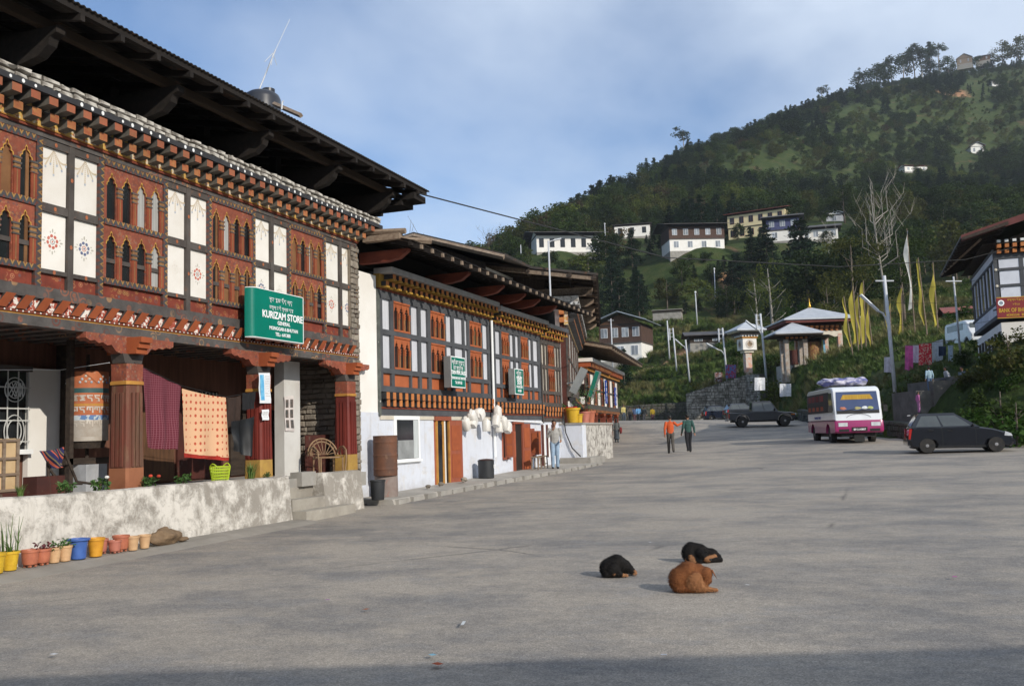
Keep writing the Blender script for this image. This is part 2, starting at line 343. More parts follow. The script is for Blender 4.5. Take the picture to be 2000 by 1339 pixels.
def make_ground():
    # hillside: rings widening with distance, fine near the street
    R = np.geomspace(14, 1700, 230); A = np.linspace(rad(-75), rad(95), 330) ; Q = []
    X = np.outer(R, np.sin(A - YAW + rad(20) * 0)); Yy = np.outer(R, np.cos(A - YAW))
    Z = terr(X, Yy).reshape(X.shape); n, k = X.shape
    vs = np.stack([X, Yy, Z], -1).reshape(-1, 3); mb = MB(); mb.v = [tuple(p) for p in vs]
    mb.f = [(i * k + j, i * k + j + 1, (i + 1) * k + j + 1, (i + 1) * k + j) for i in range(n - 1) for j in range(k - 1)]; mb.m = [0] * len(mb.f)
    o = mb.build('hillside', ground_material(), smooth=True, kind='structure')
    me = o.data; me.flip_normals(); sc = np.zeros(len(vs))
    for px, py, dep, rr in ((1318, 683, 150, 6.5), (1290, 700, 142, 3.5), (1340, 668, 158, 4), (1860, 492, 245, 9), (1755, 520, 215, 5), (1425, 545, 222, 5), (1860, 190, 700, 20)):
        q = at(px, py, dep); sc = np.maximum(sc, 1 - np.hypot(vs[:, 0] - q.x, vs[:, 1] - q.y) / rr / 1.4)
    a = me.attributes.new('soil', 'FLOAT', 'POINT'); a.data.foreach_set('value', np.clip(sc, 0, 1))
    # plain sheet to the horizon, below everything
    MB().add([(-4000, -4000, -14), (4000, -4000, -14), (4000, 4000, -14), (-4000, 4000, -14)], [(0, 1, 2, 3)]).build('ground', ground_material(), kind='structure')
    # street sheet
    mb = MB(); xs = np.arange(-20, 40.1, .8); ys = np.arange(-40, 117, .8); XX, YY = np.meshgrid(xs, ys); ins = inside(XX, YY).reshape(XX.shape); zz = roadz(XX, YY).reshape(XX.shape)
    und = np.array([noise.noise(Vector((a / 5, b / 5, 1))) * .015 for a, b in zip(XX.ravel(), YY.ravel())]).reshape(XX.shape)
    keep = ins.copy(); keep[1:] |= ins[:-1]; keep[:-1] |= ins[1:]; keep[:, 1:] |= ins[:, :-1]; keep[:, :-1] |= ins[:, 1:]
    idx = -np.ones(XX.shape, int); q = np.argwhere(keep)
    for c, (i, j) in enumerate(q): idx[i, j] = c; mb.v.append((XX[i, j], YY[i, j], zz[i, j] + und[i, j] - (0 if ins[i, j] else .1)))
    for i in range(XX.shape[0] - 1):
        for j in range(XX.shape[1] - 1):
            f = (idx[i, j], idx[i, j + 1], idx[i + 1, j + 1], idx[i + 1, j])
            if min(f) >= 0: mb.f.append(f); mb.m.append(0)
    mb.build('road', asphalt_material(), smooth=True, kind='structure')
make_ground()
# ------------------------------------------------------------------ shared building materials
RED = mat('red_painted_timber', (.20, .05, .026), (.13, .032, .02), 2.5, .7, .3, c3=(.13, .085, .06), lo3=.6, hi3=.72, stretch=(1, 1, 2.5))
DKRED = mat('dark_red_timber', (.09, .025, .018), (.055, .02, .016), 3, .75, .3, c3=(.11, .08, .06), lo3=.58, hi3=.7)
GREYT = mat('grey_painted_timber', (.095, .083, .075), (.06, .05, .045), 3, .75, .3, c3=(.14, .085, .06), lo3=.58, hi3=.68)
SLATE = mat('slate_blue_timber', (.088, .092, .100), (.064, .067, .074), 2, .7, .2, rnd=.1)
DARKW = mat('weathered_dark_timber', (.06, .044, .033), (.03, .022, .018), 2, .85, .5, stretch=(6, 1, 6), rnd=.3)
SHADEW = mat('shade_dark_timber', (.022, .017, .014), (.012, .010, .009), 2, .9, .4, stretch=(6, 1, 6), rnd=.4)  # timber colour darkened to paint in the shade under the eaves
RAWW = mat('raw_grey_timber', (.27, .21, .155), (.17, .12, .085), 2, .85, .4, stretch=(6, 1, 6), rnd=.25)
BROWNW = mat('brown_timber', (.14, .07, .035), (.08, .04, .022), 2, .7, .3, stretch=(5, 5, 1), rnd=.2)
ORANGE = mat('orange_painted_timber', (.42, .12, .045), (.34, .095, .038), 3, .65, .2, rnd=.12)
DKORANGE = mat('rust_orange_timber', (.33, .085, .03), (.26, .065, .025), 3, .65, .25, rnd=.15)
CRIM = mat('crimson_window_column', (.27, .065, .03), (.2, .05, .025), 6, .7, .15, rnd=.2)
DOCH = mat('dull_ochre_trim', (.30, .16, .06), (.2, .1, .05), 9, .75, .1, rnd=.2)
OCHRE = mat('ochre_paint', (.50, .25, .05), (.36, .16, .04), 4, .65, .2)
YELLOW = mat('yellow_paint', (.50, .29, .06), (.38, .2, .05), 4, .65, .15)
WHITE = mat('white_limewash', (.80, .78, .74), (.74, .71, .66), 1.2, .85, .15, rnd=.05)
PANEL = mat('white_plaster_panel', (.76, .73, .68), (.70, .66, .60), 2.2, .8, .12, rnd=.10, c3=(.62, .55, .47), lo3=.66, hi3=.85, s3=1.5)
GREYP = mat('pale_grey_panel', (.58, .59, .63), (.50, .51, .55), 2.0, .8, .15, rnd=.08, stretch=(1, 6, .8))
STONE = mat('rubble_stone', (.27, .235, .19), (.17, .145, .12), 3, .9, .7, rnd=.5, bdist=.03)
MORTAR = mat('earth_mortar', (.20, .165, .125), (.13, .105, .08), 5, .95, .7)
GLASSD = mat('dark_window_glass', (.012, .014, .016), (.02, .022, .024), 2, .12, 0, rnd=.3, spec=.5)
CURTAIN = mat('grey_curtain', (.42, .42, .40), (.28, .28, .27), 2, .9, .2, stretch=(1, 10, .5))
SHUTB = mat('brown_shutter', (.23, .115, .05), (.15, .07, .03), 3, .7, .2, rnd=.3)
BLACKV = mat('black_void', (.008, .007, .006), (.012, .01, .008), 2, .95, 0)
CONC = mat('grey_concrete', (.34, .32, .29), (.25, .235, .21), 1.6, .9, .4, c3=(.20, .18, .15), lo3=.6, hi3=.75)
RUST = mat('rusty_steel', (.16, .07, .04), (.10, .055, .04), 3.5, .75, .5, c3=(.24, .15, .10), lo3=.6, hi3=.7)
GALV = mat('galvanised_pipe', (.62, .63, .64), (.52, .53, .54), 3, .5, .05, metal=.3)
CREAM = mat('cream_paint', (.66, .60, .50), (.58, .52, .42), 3, .7, .1)
def chevron_material(name, bg, ln, ln2, f=9, ax=1):
    if name in MATS: return MATS[name]
    m, t, N, L, B = _new(name); MATS[name] = m; v = _coords(N, L, rnd=False); s = N.new('ShaderNodeSeparateXYZ'); L.new(v, s.inputs[0])
    a, b = (s.outputs['Y'], s.outputs['Z']) if ax == 1 else (s.outputs['Z'], s.outputs['Y'])
    tri = _math(N, L, 'PINGPONG', _math(N, L, 'MULTIPLY', a, f), .5); d = _math(N, L, 'FRACT', _math(N, L, 'ADD', _math(N, L, 'MULTIPLY', b, f * .55), tri))
    c = _ramp(N, L, d, [(0, bg), (.36, bg), (.42, ln), (.56, ln), (.62, ln2), (.95, ln2), (1, bg)])
    c = _mix(N, L, c, (.10, .05, .035), _ramp(N, L, _noise(N, L, v, 7, 7, .7), [(.48, 0.), (.66, .9)])); c = _rndmul(N, L, c, .2)
    L.new(c, B.inputs['Base Color']); B.inputs['Roughness'].default_value = .75; return m
CHEV = chevron_material('painted_chevrons', (.05, .05, .055), (.34, .19, .05), (.15, .035, .02))
CHEVV = chevron_material('painted_chevrons_upright', (.05, .05, .055), (.34, .19, .05), (.13, .04, .025), ax=2)
def floral_material(name, bg, cols, scale=9, amt=.5):
    if name in MATS: return MATS[name]
    m, t, N, L, B = _new(name); MATS[name] = m; v = _coords(N, L); vo = N.new('ShaderNodeTexVoronoi'); vo.inputs['Scale'].default_value = scale; L.new(v, vo.inputs['Vector'])
    d = _ramp(N, L, vo.outputs['Distance'], [(.0, 1.), (.16, 1.), (.2, 0.), (.3, 0.), (.34, .9), (.42, .9), (.46, 0.)])
    pick = N.new('ShaderNodeSeparateColor'); L.new(vo.outputs['Color'], pick.inputs[0])
    pc = _ramp(N, L, pick.outputs[0], [(i / len(cols), c) for i, c in enumerate(cols)]); N[-1].color_ramp.interpolation = 'CONSTANT'
    k = _math(N, L, 'MULTIPLY', d, _ramp(N, L, _noise(N, L, v, 3, 5), [(.42, 0.), (.58, amt)]))
    c = _mix(N, L, bg, pc, k); c = _mix(N, L, c, _ramp(N, L, _noise(N, L, v, 5, 7, .7), [(.3, .6), (.7, 1.25)]), 1., 'MULTIPLY'); c = _rndmul(N, L, c, .2)
    L.new(c, B.inputs['Base Color']); B.inputs['Roughness'].default_value = .75; _bump(N, L, B, _noise(N, L, v, 20, 4), .2, .006); return m
FLRED = floral_material('flower_painted_red', (.20, .036, .018), [(.42, .24, .08), (.10, .10, .11), (.45, .2, .1), (.35, .16, .05)], 11, .85)
FLGREY = floral_material('flower_painted_grey', (.088, .078, .072), [(.33, .11, .06), (.4, .22, .1), (.14, .035, .02), (.3, .1, .05)], 5, .9)
FLARCH = floral_material('scroll_painted_red', (.25, .065, .034), [(.36, .19, .08), (.06, .06, .07), (.40, .13, .08), (.25, .2, .15)], 22, .95)
def peel_material(name, paint, under, lo=.46, hi=.56, sc=1.6, dirt=(.25, .22, .18), zlo=None, splash=None):
    m, t, N, L, B = _new(name); v = _coords(N, L, rnd=False); tcz = N.new('ShaderNodeTexCoord'); s = N.new('ShaderNodeSeparateXYZ'); L.new(tcz.outputs['Object'], s.inputs[0])
    f = _noise(N, L, v, sc, 10, .68, .3); f = _math(N, L, 'ADD', f, _math(N, L, 'MULTIPLY', _noise(N, L, v, sc * 9, 6, .7), .22)); f = _math(N, L, 'SUBTRACT', f, .11)
    if zlo: f = _math(N, L, 'ADD', f, _math(N, L, 'MULTIPLY', _math(N, L, 'SUBTRACT', s.outputs['Y'], zlo[0]), zlo[1]))
    k = _ramp(N, L, f, [(lo, 0.), (hi, 1.)])
    u = _mix(N, L, under, tuple(x * .7 for x in under), _noise(N, L, v, 4, 6)); p = _mix(N, L, paint, tuple(x * .84 for x in paint), _noise(N, L, v, 3, 7))
    c = _mix(N, L, p, u, k); v2 = _coords(N, L, (4, 4, .35), rnd=False)
    c = _mix(N, L, c, dirt, _ramp(N, L, _noise(N, L, v2, 1.6, 6, .65), [(.55, 0.), (.78, .6)]))
    if splash is not None: c = _mix(N, L, c, (.33, .31, .29), _ramp(N, L, _math(N, L, 'ADD', _math(N, L, 'MULTIPLY', _math(N, L, 'SUBTRACT', splash, s.outputs['Z']), 1.1), _math(N, L, 'MULTIPLY', _noise(N, L, v, 2.5, 7, .7), .9)), [(.5, 0.), (1.0, .75)]))
    L.new(c, B.inputs['Base Color']); B.inputs['Roughness'].default_value = .92; B.inputs['Specular IOR Level'].default_value = .15
    h = _math(N, L, 'SUBTRACT', _noise(N, L, v, 18, 6), _math(N, L, 'MULTIPLY', k, .8)); _bump(N, L, B, h, .45, .02); return m
PEEL = peel_material('peeling_whitewash', (.66, .62, .56), (.34, .31, .27), .43, .60, 3.0, zlo=(13.0, .014))
PEEL2 = peel_material('peeling_white_rubble', (.58, .55, .50), (.2, .18, .16), .44, .62, 3.5)
BLUEW = peel_material('pale_blue_limewash', (.67, .70, .77), (.74, .74, .76), .52, .62, 2.0, dirt=(.42, .40, .39), splash=-.45)
# ------------------------------------------------------------------ Bhutanese facade pieces (frame: x outward, y along the wall, z up)
def arch_outline(w, s, cusp=1.):
    """half width w, spring height s: points from left foot to right foot of a trefoil arch"""
    L = [(-w, 0), (-w, s), (-.92 * w, s + .45 * w), (-.62 * w, s + .62 * w), (-.62 * w, s + 1.0 * w), (-.34 * w, s + 1.3 * w), (-.2 * w, s + 1.35 * w), (-.16 * w, s + 1.75 * w), (0, s + 2.0 * w)]
    return L + [(-x, z) for x, z in reversed(L[:-1])]
def arched_panel(W, H, n, gapz, wid, spring, depth, mats):
    """board of width W, height H with n arched openings; opening foot at gapz; local y 0..W, z 0..H, front at x=0"""
    mb = MB(); cw = W / n
    for i in range(n):
        c = cw * (i + .5); o = [(c + x, gapz + z) for x, z in arch_outline(wid, spring)]
        y0, y1 = cw * i, cw * (i + 1); zf = gapz
        mb.quad((0, y0, 0), (0, y1, 0), (0, y1, zf), (0, y0, zf))
        mb.quad((0, y0, zf), (0, c - wid, zf), (0, c - wid, H), (0, y0, H)); mb.quad((0, c + wid, zf), (0, y1, zf), (0, y1, H), (0, c + wid, H))
        for (a, b), (a2, b2) in zip(o[1:-2], o[2:-1]):
            if abs(a2 - a) > 1e-5: mb.quad((0, a, b), (0, a2, b2), (0, a2, H), (0, a, H))
        for (a, b), (a2, b2) in zip(o[:-1], o[1:]): mb.quad((0, a, b), (-depth, a, b), (-depth, a2, b2), (0, a2, b2))
    mb.add([(0, 0, 0), (0, W, 0), (0, W, H), (0, 0, H), (-depth, 0, 0), (-depth, W, 0), (-depth, W, H), (-depth, 0, H)], [(0, 4, 5, 1), (3, 2, 6, 7), (0, 3, 7, 4), (1, 5, 6, 2)])
    return mb.mesh('arched_panel', mats)
def arch_trim(wid, spring, t, mats, pr=.006):
    o = arch_outline(wid, spring); q = [(x * (1 + t / wid), z if z <= spring else z + t * (z - spring) / wid * .55 + t * .3) for x, z in o]; mb = MB()
    o, q = o[1:-1], q[1:-1]
    for i in range(len(o) - 1): mb.quad((pr, *o[i]), (pr, *o[i + 1]), (pr, *q[i + 1]), (pr, *q[i]))
    for i in range(len(o) - 1): mb.quad((pr, *q[i]), (pr, *q[i + 1]), (0, *q[i + 1]), (0, *q[i])); mb.quad((0, *o[i]), (0, *o[i + 1]), (pr, *o[i + 1]), (pr, *o[i]))
    return mb.mesh('arch_trim', mats)
def win_column(w, h, mats):
    mb = MB(); mb.box(0, .018, -w / 2, w / 2, 0, h * .66, 0)
    for k, (a, b, e) in enumerate([(.66, .7, .012), (.7, .78, 0), (.78, .83, .016), (.83, .92, .002), (.92, .97, .018)]): mb.box(0, .02 + e * .6, -w / 2 - e, w / 2 + e, h * a, h * b, 1 + k % 2)
    mb.box(.018, .021, -w * .08, w * .08, .02, h * .64, 2)
    return mb.mesh('column', mats)
def window_bay(parent, y0, y1, z0, z1, n, rows, boardm, trimm, colmats, panes, sill, key, wfrac=.26, seed=0):
    """one projecting window: a part with an arched board per row, trims, columns and panes"""
    rng = random.Random(seed * 7 + int(y0 * 100)); W = y1 - y0; band = sill; rowH = (z1 - z0 - band * (rows + 1)) / rows
    e = .045; fm = CHEV if key == 'k' else boardm; fr = None
    for r in range(rows + 1):
        zz = z0 + r * (rowH + band); q = boxp('window' if r == 0 else 'window_rail', fm, parent if r == 0 else fr, -.14, e, y0, y1, zz, zz + band); fr = fr or q
    for r in range(rows):
        zb = z0 + band + r * (rowH + band); wid = W / n * wfrac; spring = rowH * .66 - .02
        me = cached(('ab', key, round(W, 2), round(rowH, 2), n), lambda: arched_panel(W, rowH, n, .0, wid, spring, .03, [boardm]))
        link('arch_board', me, fr, LOC((.02, y0, zb)))
        for i in range(n):
            c = y0 + W / n * (i + .5)
            if trimm: link('arch_trim', cached(('at', key, round(W, 2), round(rowH, 2), n), lambda: arch_trim(wid, spring, .016, [trimm])), fr, LOC((.02, c, zb)))
            pm = rng.choice(panes); boxp('pane', pm, fr, -.04, -.018, c - W / n * .45, c + W / n * .45, zb, zb + rowH)
            if colmats: link('column', cached(('wc', key, round(W, 2), round(rowH, 2)), lambda: win_column(W / n * (1 - 2 * wfrac) * .8, spring + wid * .2, colmats)), fr, LOC((.022, y0 + W / n * (i + 1) - (0 if i < n - 1 else W / n * (.5 - wfrac) * .5), zb)))
            if r == 0 and key == 'k': boxp('rail', GREYT, fr, -.017, .008, c - wid, c + wid, zb + rowH * .3, zb + rowH * .38)
            if key == 'k' and rng.random() < .4: boxp('mullion', SHUTB, fr, -.017, -.004, c + wid * .2, c + wid * .75, zb, zb + rowH * .85)
    return fr
def block_mesh(w, h, d, mats, flare=.25, mf=0, ms=1):
    """beam-end block: projects d, underside rising to the front"""
    mb = MB(); a, b = w / 2, w / 2 * (1 - .12)
    v = [(0, -b, 0), (0, b, 0), (0, b, h), (0, -b, h), (d, -a, h * flare), (d, a, h * flare), (d, a, h), (d, -a, h)]
    mb.add(v, [(4, 5, 6, 7), (0, 4, 7, 3), (5, 1, 2, 6), (3, 7, 6, 2), (0, 1, 5, 4)], [mf, ms, ms, ms, ms]); return mb.mesh('beam_block', mats)
def block_row(parent, y0, y1, z, sp, w, h, d, mats, key, x=0, flare=.25, name='beam_block'):
    me = cached(('blk', key, w, h, d), lambda: block_mesh(w, h, d, mats, flare)); n = max(1, int(round((y1 - y0) / sp)))
    for i in range(n): link(name, me, parent, LOC((x, y0 + (i + .5) * (y1 - y0) / n, z)))
def corrugated(y0, y1, prof, per, amp, mats, name, parent, th=.012):
    """sheet following profile points (x, z), waves along y"""
    mb = MB(); n = int((y1 - y0) / per * 4)
    def f(u, v, o):
        y = y0 + (y1 - y0) * u; k = v * (len(prof) - 1); i = min(int(k), len(prof) - 2); t = k - i
        return (prof[i][0] + (prof[i + 1][0] - prof[i][0]) * t, y, prof[i][1] + (prof[i + 1][1] - prof[i][1]) * t + amp * math.sin(2 * math.pi * y / per) + o)
    mb.grid(lambda u, v: f(u, v, 0), n, len(prof) - 1); b = len(mb.v); mb.grid(lambda u, v: f(u, v, -th), n, len(prof) - 1)
    for i in range(n): mb.f.append((i, i + 1, b + i + 1, b + i)); mb.m.append(0)
    return mb.build(name, mats, parent, smooth=True)
def garland(w, mats):
    mb = MB(); r = .014
    def dot(y, z, s, m): mb.add([(.004, y + s * math.cos(a), z + s * 1.15 * math.sin(a)) for a in [k * math.pi / 3 for k in range(6)]], [tuple(range(6))], m)
    for dx, dz, n in ((-.46, -.17, 13), (.46, -.17, 13), (-.30, -.26, 12), (.30, -.26, 12), (-.12, -.2, 8), (.12, -.2, 8), (0, -.36, 12)):
        for i in range(n):
            t = i / (n - 1); y = dx * w * t; z = dz * (t if abs(dx) < .4 else t ** .8 + math.sin(t * 3.14) * .35 * (1 if abs(dx) > .4 else 0)); dot(y, z, r * (.5 + .6 * t), 0)
        dot(dx * w, dz - .03, .02, 1)
    return mb.mesh('garland', mats)
def rosette(r, mats):
    mb = MB()
    def pet(a, r0, r1, w, m, n=6):
        ca, sa = math.cos(a), math.sin(a); L = []
        for k in range(n):
            t = 2 * math.pi * k / n; u = (r0 + r1) / 2 + (r1 - r0) / 2 * math.cos(t); v = w * math.sin(t); L.append((.004, u * ca - v * sa, u * sa + v * ca))
        mb.add(L, [tuple(range(n))], m)
    for k in range(8): pet(k * math.pi / 4 + .2, r * .55, r, r * .27, 0); pet(k * math.pi / 4, r * .24, r * .42, r * .1, 1)
    pet(0, -r * .14, r * .14, r * .14, 0)
    for k in range(4):
        a = k * math.pi / 2 + math.pi / 2
        pet(a, r * 1.2, r * 1.75, r * .12, 2); pet(a + .3, r * 1.15, r * 1.45, r * .08, 2); pet(a - .3, r * 1.15, r * 1.45, r * .08, 2)
    return mb.mesh('rosette', mats)
def rubble_face(parent, axis, c, a0, a1, z0, z1, rng, m, ds=.05, hs=(.09, .17), ls=(.14, .42), name='stone'):
    """courses of uneven stones standing proud of a wall face; axis 'x' or 'y' is the face normal (sign from ds)"""
    z = z0
    while z < z1 - .03:
        h = min(rng.uniform(*hs), z1 - z); a = a0 - rng.random() * .1
        while a < a1 - .03:
            l = rng.uniform(*ls); p, q = max(a, a0) + .008, min(a + l, a1) - .008
            if q - p > .04:
                hh = (h - .016) * rng.uniform(.8, 1); kx = rng.uniform(.35, 1) * ds; mb = MB(); ca, cz = (p + q) / 2, z + h / 2
                def J(): return rng.uniform(-.014, .014)
                pts = [(p + J() - ca, -hh / 2 + J()), (q + J() - ca, -hh / 2 + J()), (q + J() - ca, hh / 2 + J()), (p + J() - ca, hh / 2 + J())]; inn = [(x * .8, y * .75) for x, y in pts]
                def P(x, y, d): return (d, x, y) if axis == 'x' else (x, d, y)
                mb.add([P(*k, 0) for k in pts] + [P(*k, kx * .75) for k in pts] + [P(*k, kx + J() * .5) for k in inn], [(4, 5, 9, 8), (5, 6, 10, 9), (6, 7, 11, 10), (7, 4, 8, 11), (8, 9, 10, 11), (0, 1, 5, 4), (1, 2, 6, 5), (2, 3, 7, 6), (3, 0, 4, 7)])
                mb.build(name, m, parent, LOC((c, ca, cz) if axis == 'x' else (ca, c, cz)))
            a += l
        z += h
# ------------------------------------------------------------------ lettering
def text_mesh(body, size, m, bold=.012, sx=1.0):
    cu = bpy.data.curves.new('lettering', 'FONT'); cu.body = body; cu.size = size; cu.offset = bold * size; cu.extrude = .002; cu.align_x = 'CENTER'; cu.resolution_u = 3
    o = bpy.data.objects.new('tmp', cu); COL.objects.link(o); dg = bpy.context.evaluated_depsgraph_get(); me = bpy.data.meshes.new_from_object(o.evaluated_get(dg)); bpy.data.objects.remove(o)
    me.transform(Matrix(((0, 0, 1, 0), (sx, 0, 0, 0), (0, 1, 0, 0), (0, 0, 0, 1)))); me.materials.clear(); me.materials.append(m); return me   # reads along +y, faces +x
GLY = [[[(0, 0), (1, 0)], [(.15, 0), (.08, -.5)], [(.5, 0), (.45, -.45), (.62, -.5)], [(.9, 0), (.9, -1)]], [[(0, 0), (.7, 0)], [(.35, 0), (.55, -.35), (.2, -.45), (.5, -.75)]],
       [[(0, 0), (1, 0)], [(.8, 0), (.2, -.3), (.8, -.4), (.1, -.8), (.9, -.75)]], [[(0, 0), (1, 0)], [(.1, 0), (.1, -.5), (.45, -.35), (.5, -.6), (.2, -.65)], [(.8, 0), (.8, -.7)]],
       [[(0, 0), (.9, 0)], [(.15, 0), (.2, -.4), (.7, -.45), (.78, -1)]], [[(0, 0), (.9, 0)], [(.2, .3), (.5, .15), (.8, .38)], [(.3, 0), (.2, -.4), (.8, -.5), (.8, -.9)]],
       [[(0, 0), (1, 0)], [(.2, 0), (.15, -.4), (.6, -.3)], [(.8, 0), (.8, -.6), (.3, -.75), (.9, -1.05)]]]
def script_mesh(order, h, m, sw=.14):
    """line of hanging head-bar script strokes, centred, reads along +y, faces +x"""
    mb = MB(); x = 0
    for g in order:
        if g < 0: x += .35; continue
        for st in GLY[g]:
            for (a, b), (c, d) in zip(st[:-1], st[1:]):
                t = Vector((c - a, d - b)).normalized() * .05; nx, ny = -t.y / .05 * sw / 2, t.x / .05 * sw / 2
                mb.quad((0, (x + a * .8 - t.x + nx) * h, (b - t.y + ny) * h), (0, (x + a * .8 - t.x - nx) * h, (b - t.y - ny) * h), (0, (x + c * .8 + t.x - nx) * h, (d + t.y - ny) * h), (0, (x + c * .8 + t.x + nx) * h, (d + t.y + ny) * h))
        mb.quad((0, (x + .86) * h, -.02 * h), (0, (x + .98) * h, -.02 * h), (0, (x + .98) * h, -.14 * h), (0, (x + .86) * h, -.14 * h)); x += 1.02
    mb.v = [(p[0], p[1] - x * h / 2, p[2]) for p in mb.v]; me = mb.mesh('script', [m]); return me
SIGNW = mat('white_sign_paint', (.85, .86, .86), (.8, .81, .81), 3, .5, 0, rnd=0)
GREEN = mat('green_sign_enamel', (.0, .17, .12), (.0, .15, .105), 2, .3, 0, rnd=0, spec=.5)
TINBACK = mat('grey_sign_metal', (.30, .31, .30), (.24, .25, .25), 3, .45, .05, metal=.4)
# ------------------------------------------------------------------ nearest house
FX = -11.3
frame((FX, 0, 0))
house1 = thing('shop_house', 'two storey painted timber house with wide dark roof and open veranda behind low wall', 'building', (0, 14, 0))
def build_house1():
    H = house1; rng = random.Random(3); YL, YR = 7.2, 20.05
    boxp('wall', DKRED, H, -8, -.13, YL, YR - .05, 3.9, 6.45)
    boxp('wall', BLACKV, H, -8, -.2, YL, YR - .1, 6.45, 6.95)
    boxp('ceiling', BROWNW, H, -3.2, -.02, YL, YR - .1, 3.60, 3.88)
    pairs = [(7.95, 9.07), (10.64, 11.76), (13.38, 14.48), (15.97, 17.14), (18.67, 19.98)]; bays = [(9.12, 10.58), (11.82, 13.32), (14.52, 15.92), (17.19, 18.61)]
    gar = [mat('faded_gold_paint', (.52, .42, .28), (.6, .5, .38), 5, .8, 0), mat('faded_blue_paint', (.33, .37, .45), (.45, .48, .52), 5, .8, 0)]
    ros = [mat('faded_red_paint', (.45, .10, .07), (.55, .2, .15), 5, .8, 0), mat('faded_dark_paint', (.15, .16, .2), (.3, .3, .3), 5, .8, 0), mat('faded_olive_paint', (.38, .36, .30), (.5, .48, .42), 5, .8, 0)]
    rosb = [mat('faded_navy_paint', (.08, .10, .20), (.2, .22, .3), 5, .8, 0), ros[0], ros[2]]
    rosf = [mat('pale_worn_paint', (.62, .58, .52), (.7, .66, .6), 5, .8, 0)] * 3
    gm = garland(.52, gar); R1, R2, R3 = rosette(.115, ros), rosette(.115, rosb), rosette(.10, rosf); DOT = MB().add([(.003, .028 * math.cos(a), .035 * math.sin(a)) for a in [k * math.pi / 4 for k in range(8)]], [tuple(range(8))]).mesh('flower', [mat('orange_flower_paint', (.42, .15, .06), (.3, .09, .05), 20, .7, 0)])
    for k, (a, b) in enumerate(pairs):
        mid = (a + b) / 2 - .0; p = [(a, mid - .065), (mid + .065, b)]
        for j, (c, d) in enumerate(p):
            for r, (z0, z1) in enumerate([(4.30, 5.17), (5.30, 6.17)]):
                w = boxp('plaster_panel', PANEL, H, -.10, -.012, c, d, z0, z1)
                if r: link('garland', gm, w, LOC((-.012, (c + d) / 2, z1 - .01)))
                else: link('rosette', (R1, R2, R3)[(k * 2 + j + (k > 1)) % 3 if k > 1 else (j + (k == 0))], w, LOC((-.012, (c + d) / 2, z0 + .44)))
            boxp('red_panel', FLRED, H, -.10, -.015, c, d, 4.03, 4.235)
            for z in (4.265, 5.235, 6.225): link('flower', DOT, H, LOC((.034, (c + d) / 2, z)))
        for z0, z1 in ((4.235, 4.30), (5.17, 5.30), (6.17, 6.28)): boxp('rail', GREYT, H, -.12, .032, a - .03, b + .03, z0, z1)
        for y in (a - .055, mid, b + .055): boxp('post', GREYT if y == mid else CHEVV, H, -.12, .038, y - .055, y + .055, 4.02, 6.285)
        for z in (4.7, 5.75): link('flower', DOT, H, LOC((.04, mid, z)))
    for k, (a, b) in enumerate(bays):
        window_bay(H, a + .06, b - .06, 4.24, 6.285, 4, 2, FLARCH, YELLOW, [CRIM, FLGREY, DOCH], [GLASSD, GLASSD, GLASSD, GLASSD, CURTAIN, SHUTB], .10, 'k', .30, k)
        boxp('red_panel', FLRED, H, -.10, -.015, a + .06, b - .06, 4.03, 4.235)
    # bottom beams and slanted brackets of the upper floor
    boxp('beam', FLGREY, H, -.15, .05, YL, YR, 3.84, 4.02)
    fl = mat('white_red_flower_paint', (.75, .70, .64), (.35, .08, .05), 16, .8, 0, lo=.46, hi=.5)
    def slant():
        mb = MB(); w = .085; mb.add([(-.05, -w, 0), (.10, -w - .1, .0), (.16, -w + .02, .20), (-.05, -w + .12, .20), (-.05, w, 0), (.10, w - .1, 0), (.16, w + .02, .2), (-.05, w + .12, .2)], [(0, 1, 2, 3), (7, 6, 5, 4), (1, 5, 6, 2), (0, 4, 5, 1), (3, 2, 6, 7)], [1, 1, 0, 1, 0]); return mb.mesh('slanted_bracket', [DKORANGE, GREYT])
    sm = slant(); n = int((YR - YL) / .335)
    for i in range(n): link('slanted_bracket', sm, H, LOC((0, YL + .12 + i * .335, 3.64)))
    boxp('bracket_backing', fl, H, -.15, -.005, YL, YR, 3.635, 3.84)
    boxp('moulding', RED, H, -.12, .075, YL, YR, 3.595, 3.637); boxp('moulding', OCHRE, H, -.12, .055, YL, YR, 3.57, 3.595)
    bead = MB().ball((0, 0, 0), .014, 6, 4).mesh('bead', [PANEL]); 
    for i in range(int((YR - YL) / .105)): link('bead', bead, H, LOC((.078, YL + .05 + i * .105, 3.612)))
    boxp('beam', FLGREY, H, -.16, .06, YL, YR, 3.42, 3.57)
    # cornice
    boxp('beam', FLGREY, H, -.15, .05, YL, YR + .02, 6.285, 6.36)
    boxp('moulding', RED, H, -.15, .085, YL, YR + .05, 6.36, 6.40); boxp('moulding', OCHRE, H, -.15, .10, YL, YR + .05, 6.40, 6.418)
    back = mat('painted_cornice_backing', (.52, .33, .09), (.55, .48, .36), 7, .8, .1, lo=.48, hi=.52, c3=(.3, .08, .05), lo3=.55, hi3=.6)
    boxp('cornice_backing', back, H, -.15, .09, YL, YR + .1, 6.418, 6.78)
    b1 = [mat('orange_red_block', (.34, .10, .055), (.25, .10, .05), 6, .75, .2, rnd=.3), mat('grey_block_side', (.15, .135, .11), (.10, .09, .08), 4, .8, .2, rnd=.3, stretch=(4, 1, 1))]
    b2 = [mat('ochre_red_block', (.36, .16, .06), (.30, .085, .04), 9, .75, .2, rnd=.3), b1[1]]
    block_row(H, YL, YR + .15, 6.425, .325, .165, .165, .26, b2, 'h1b', .02); boxp('shelf', GREYT, H, 0, .20, YL, YR + .2, 6.592, 6.607)
    block_row(H, YL + .16, YR + .32, 6.612, .325, .165, .165, .40, b1, 'h1a', .03)
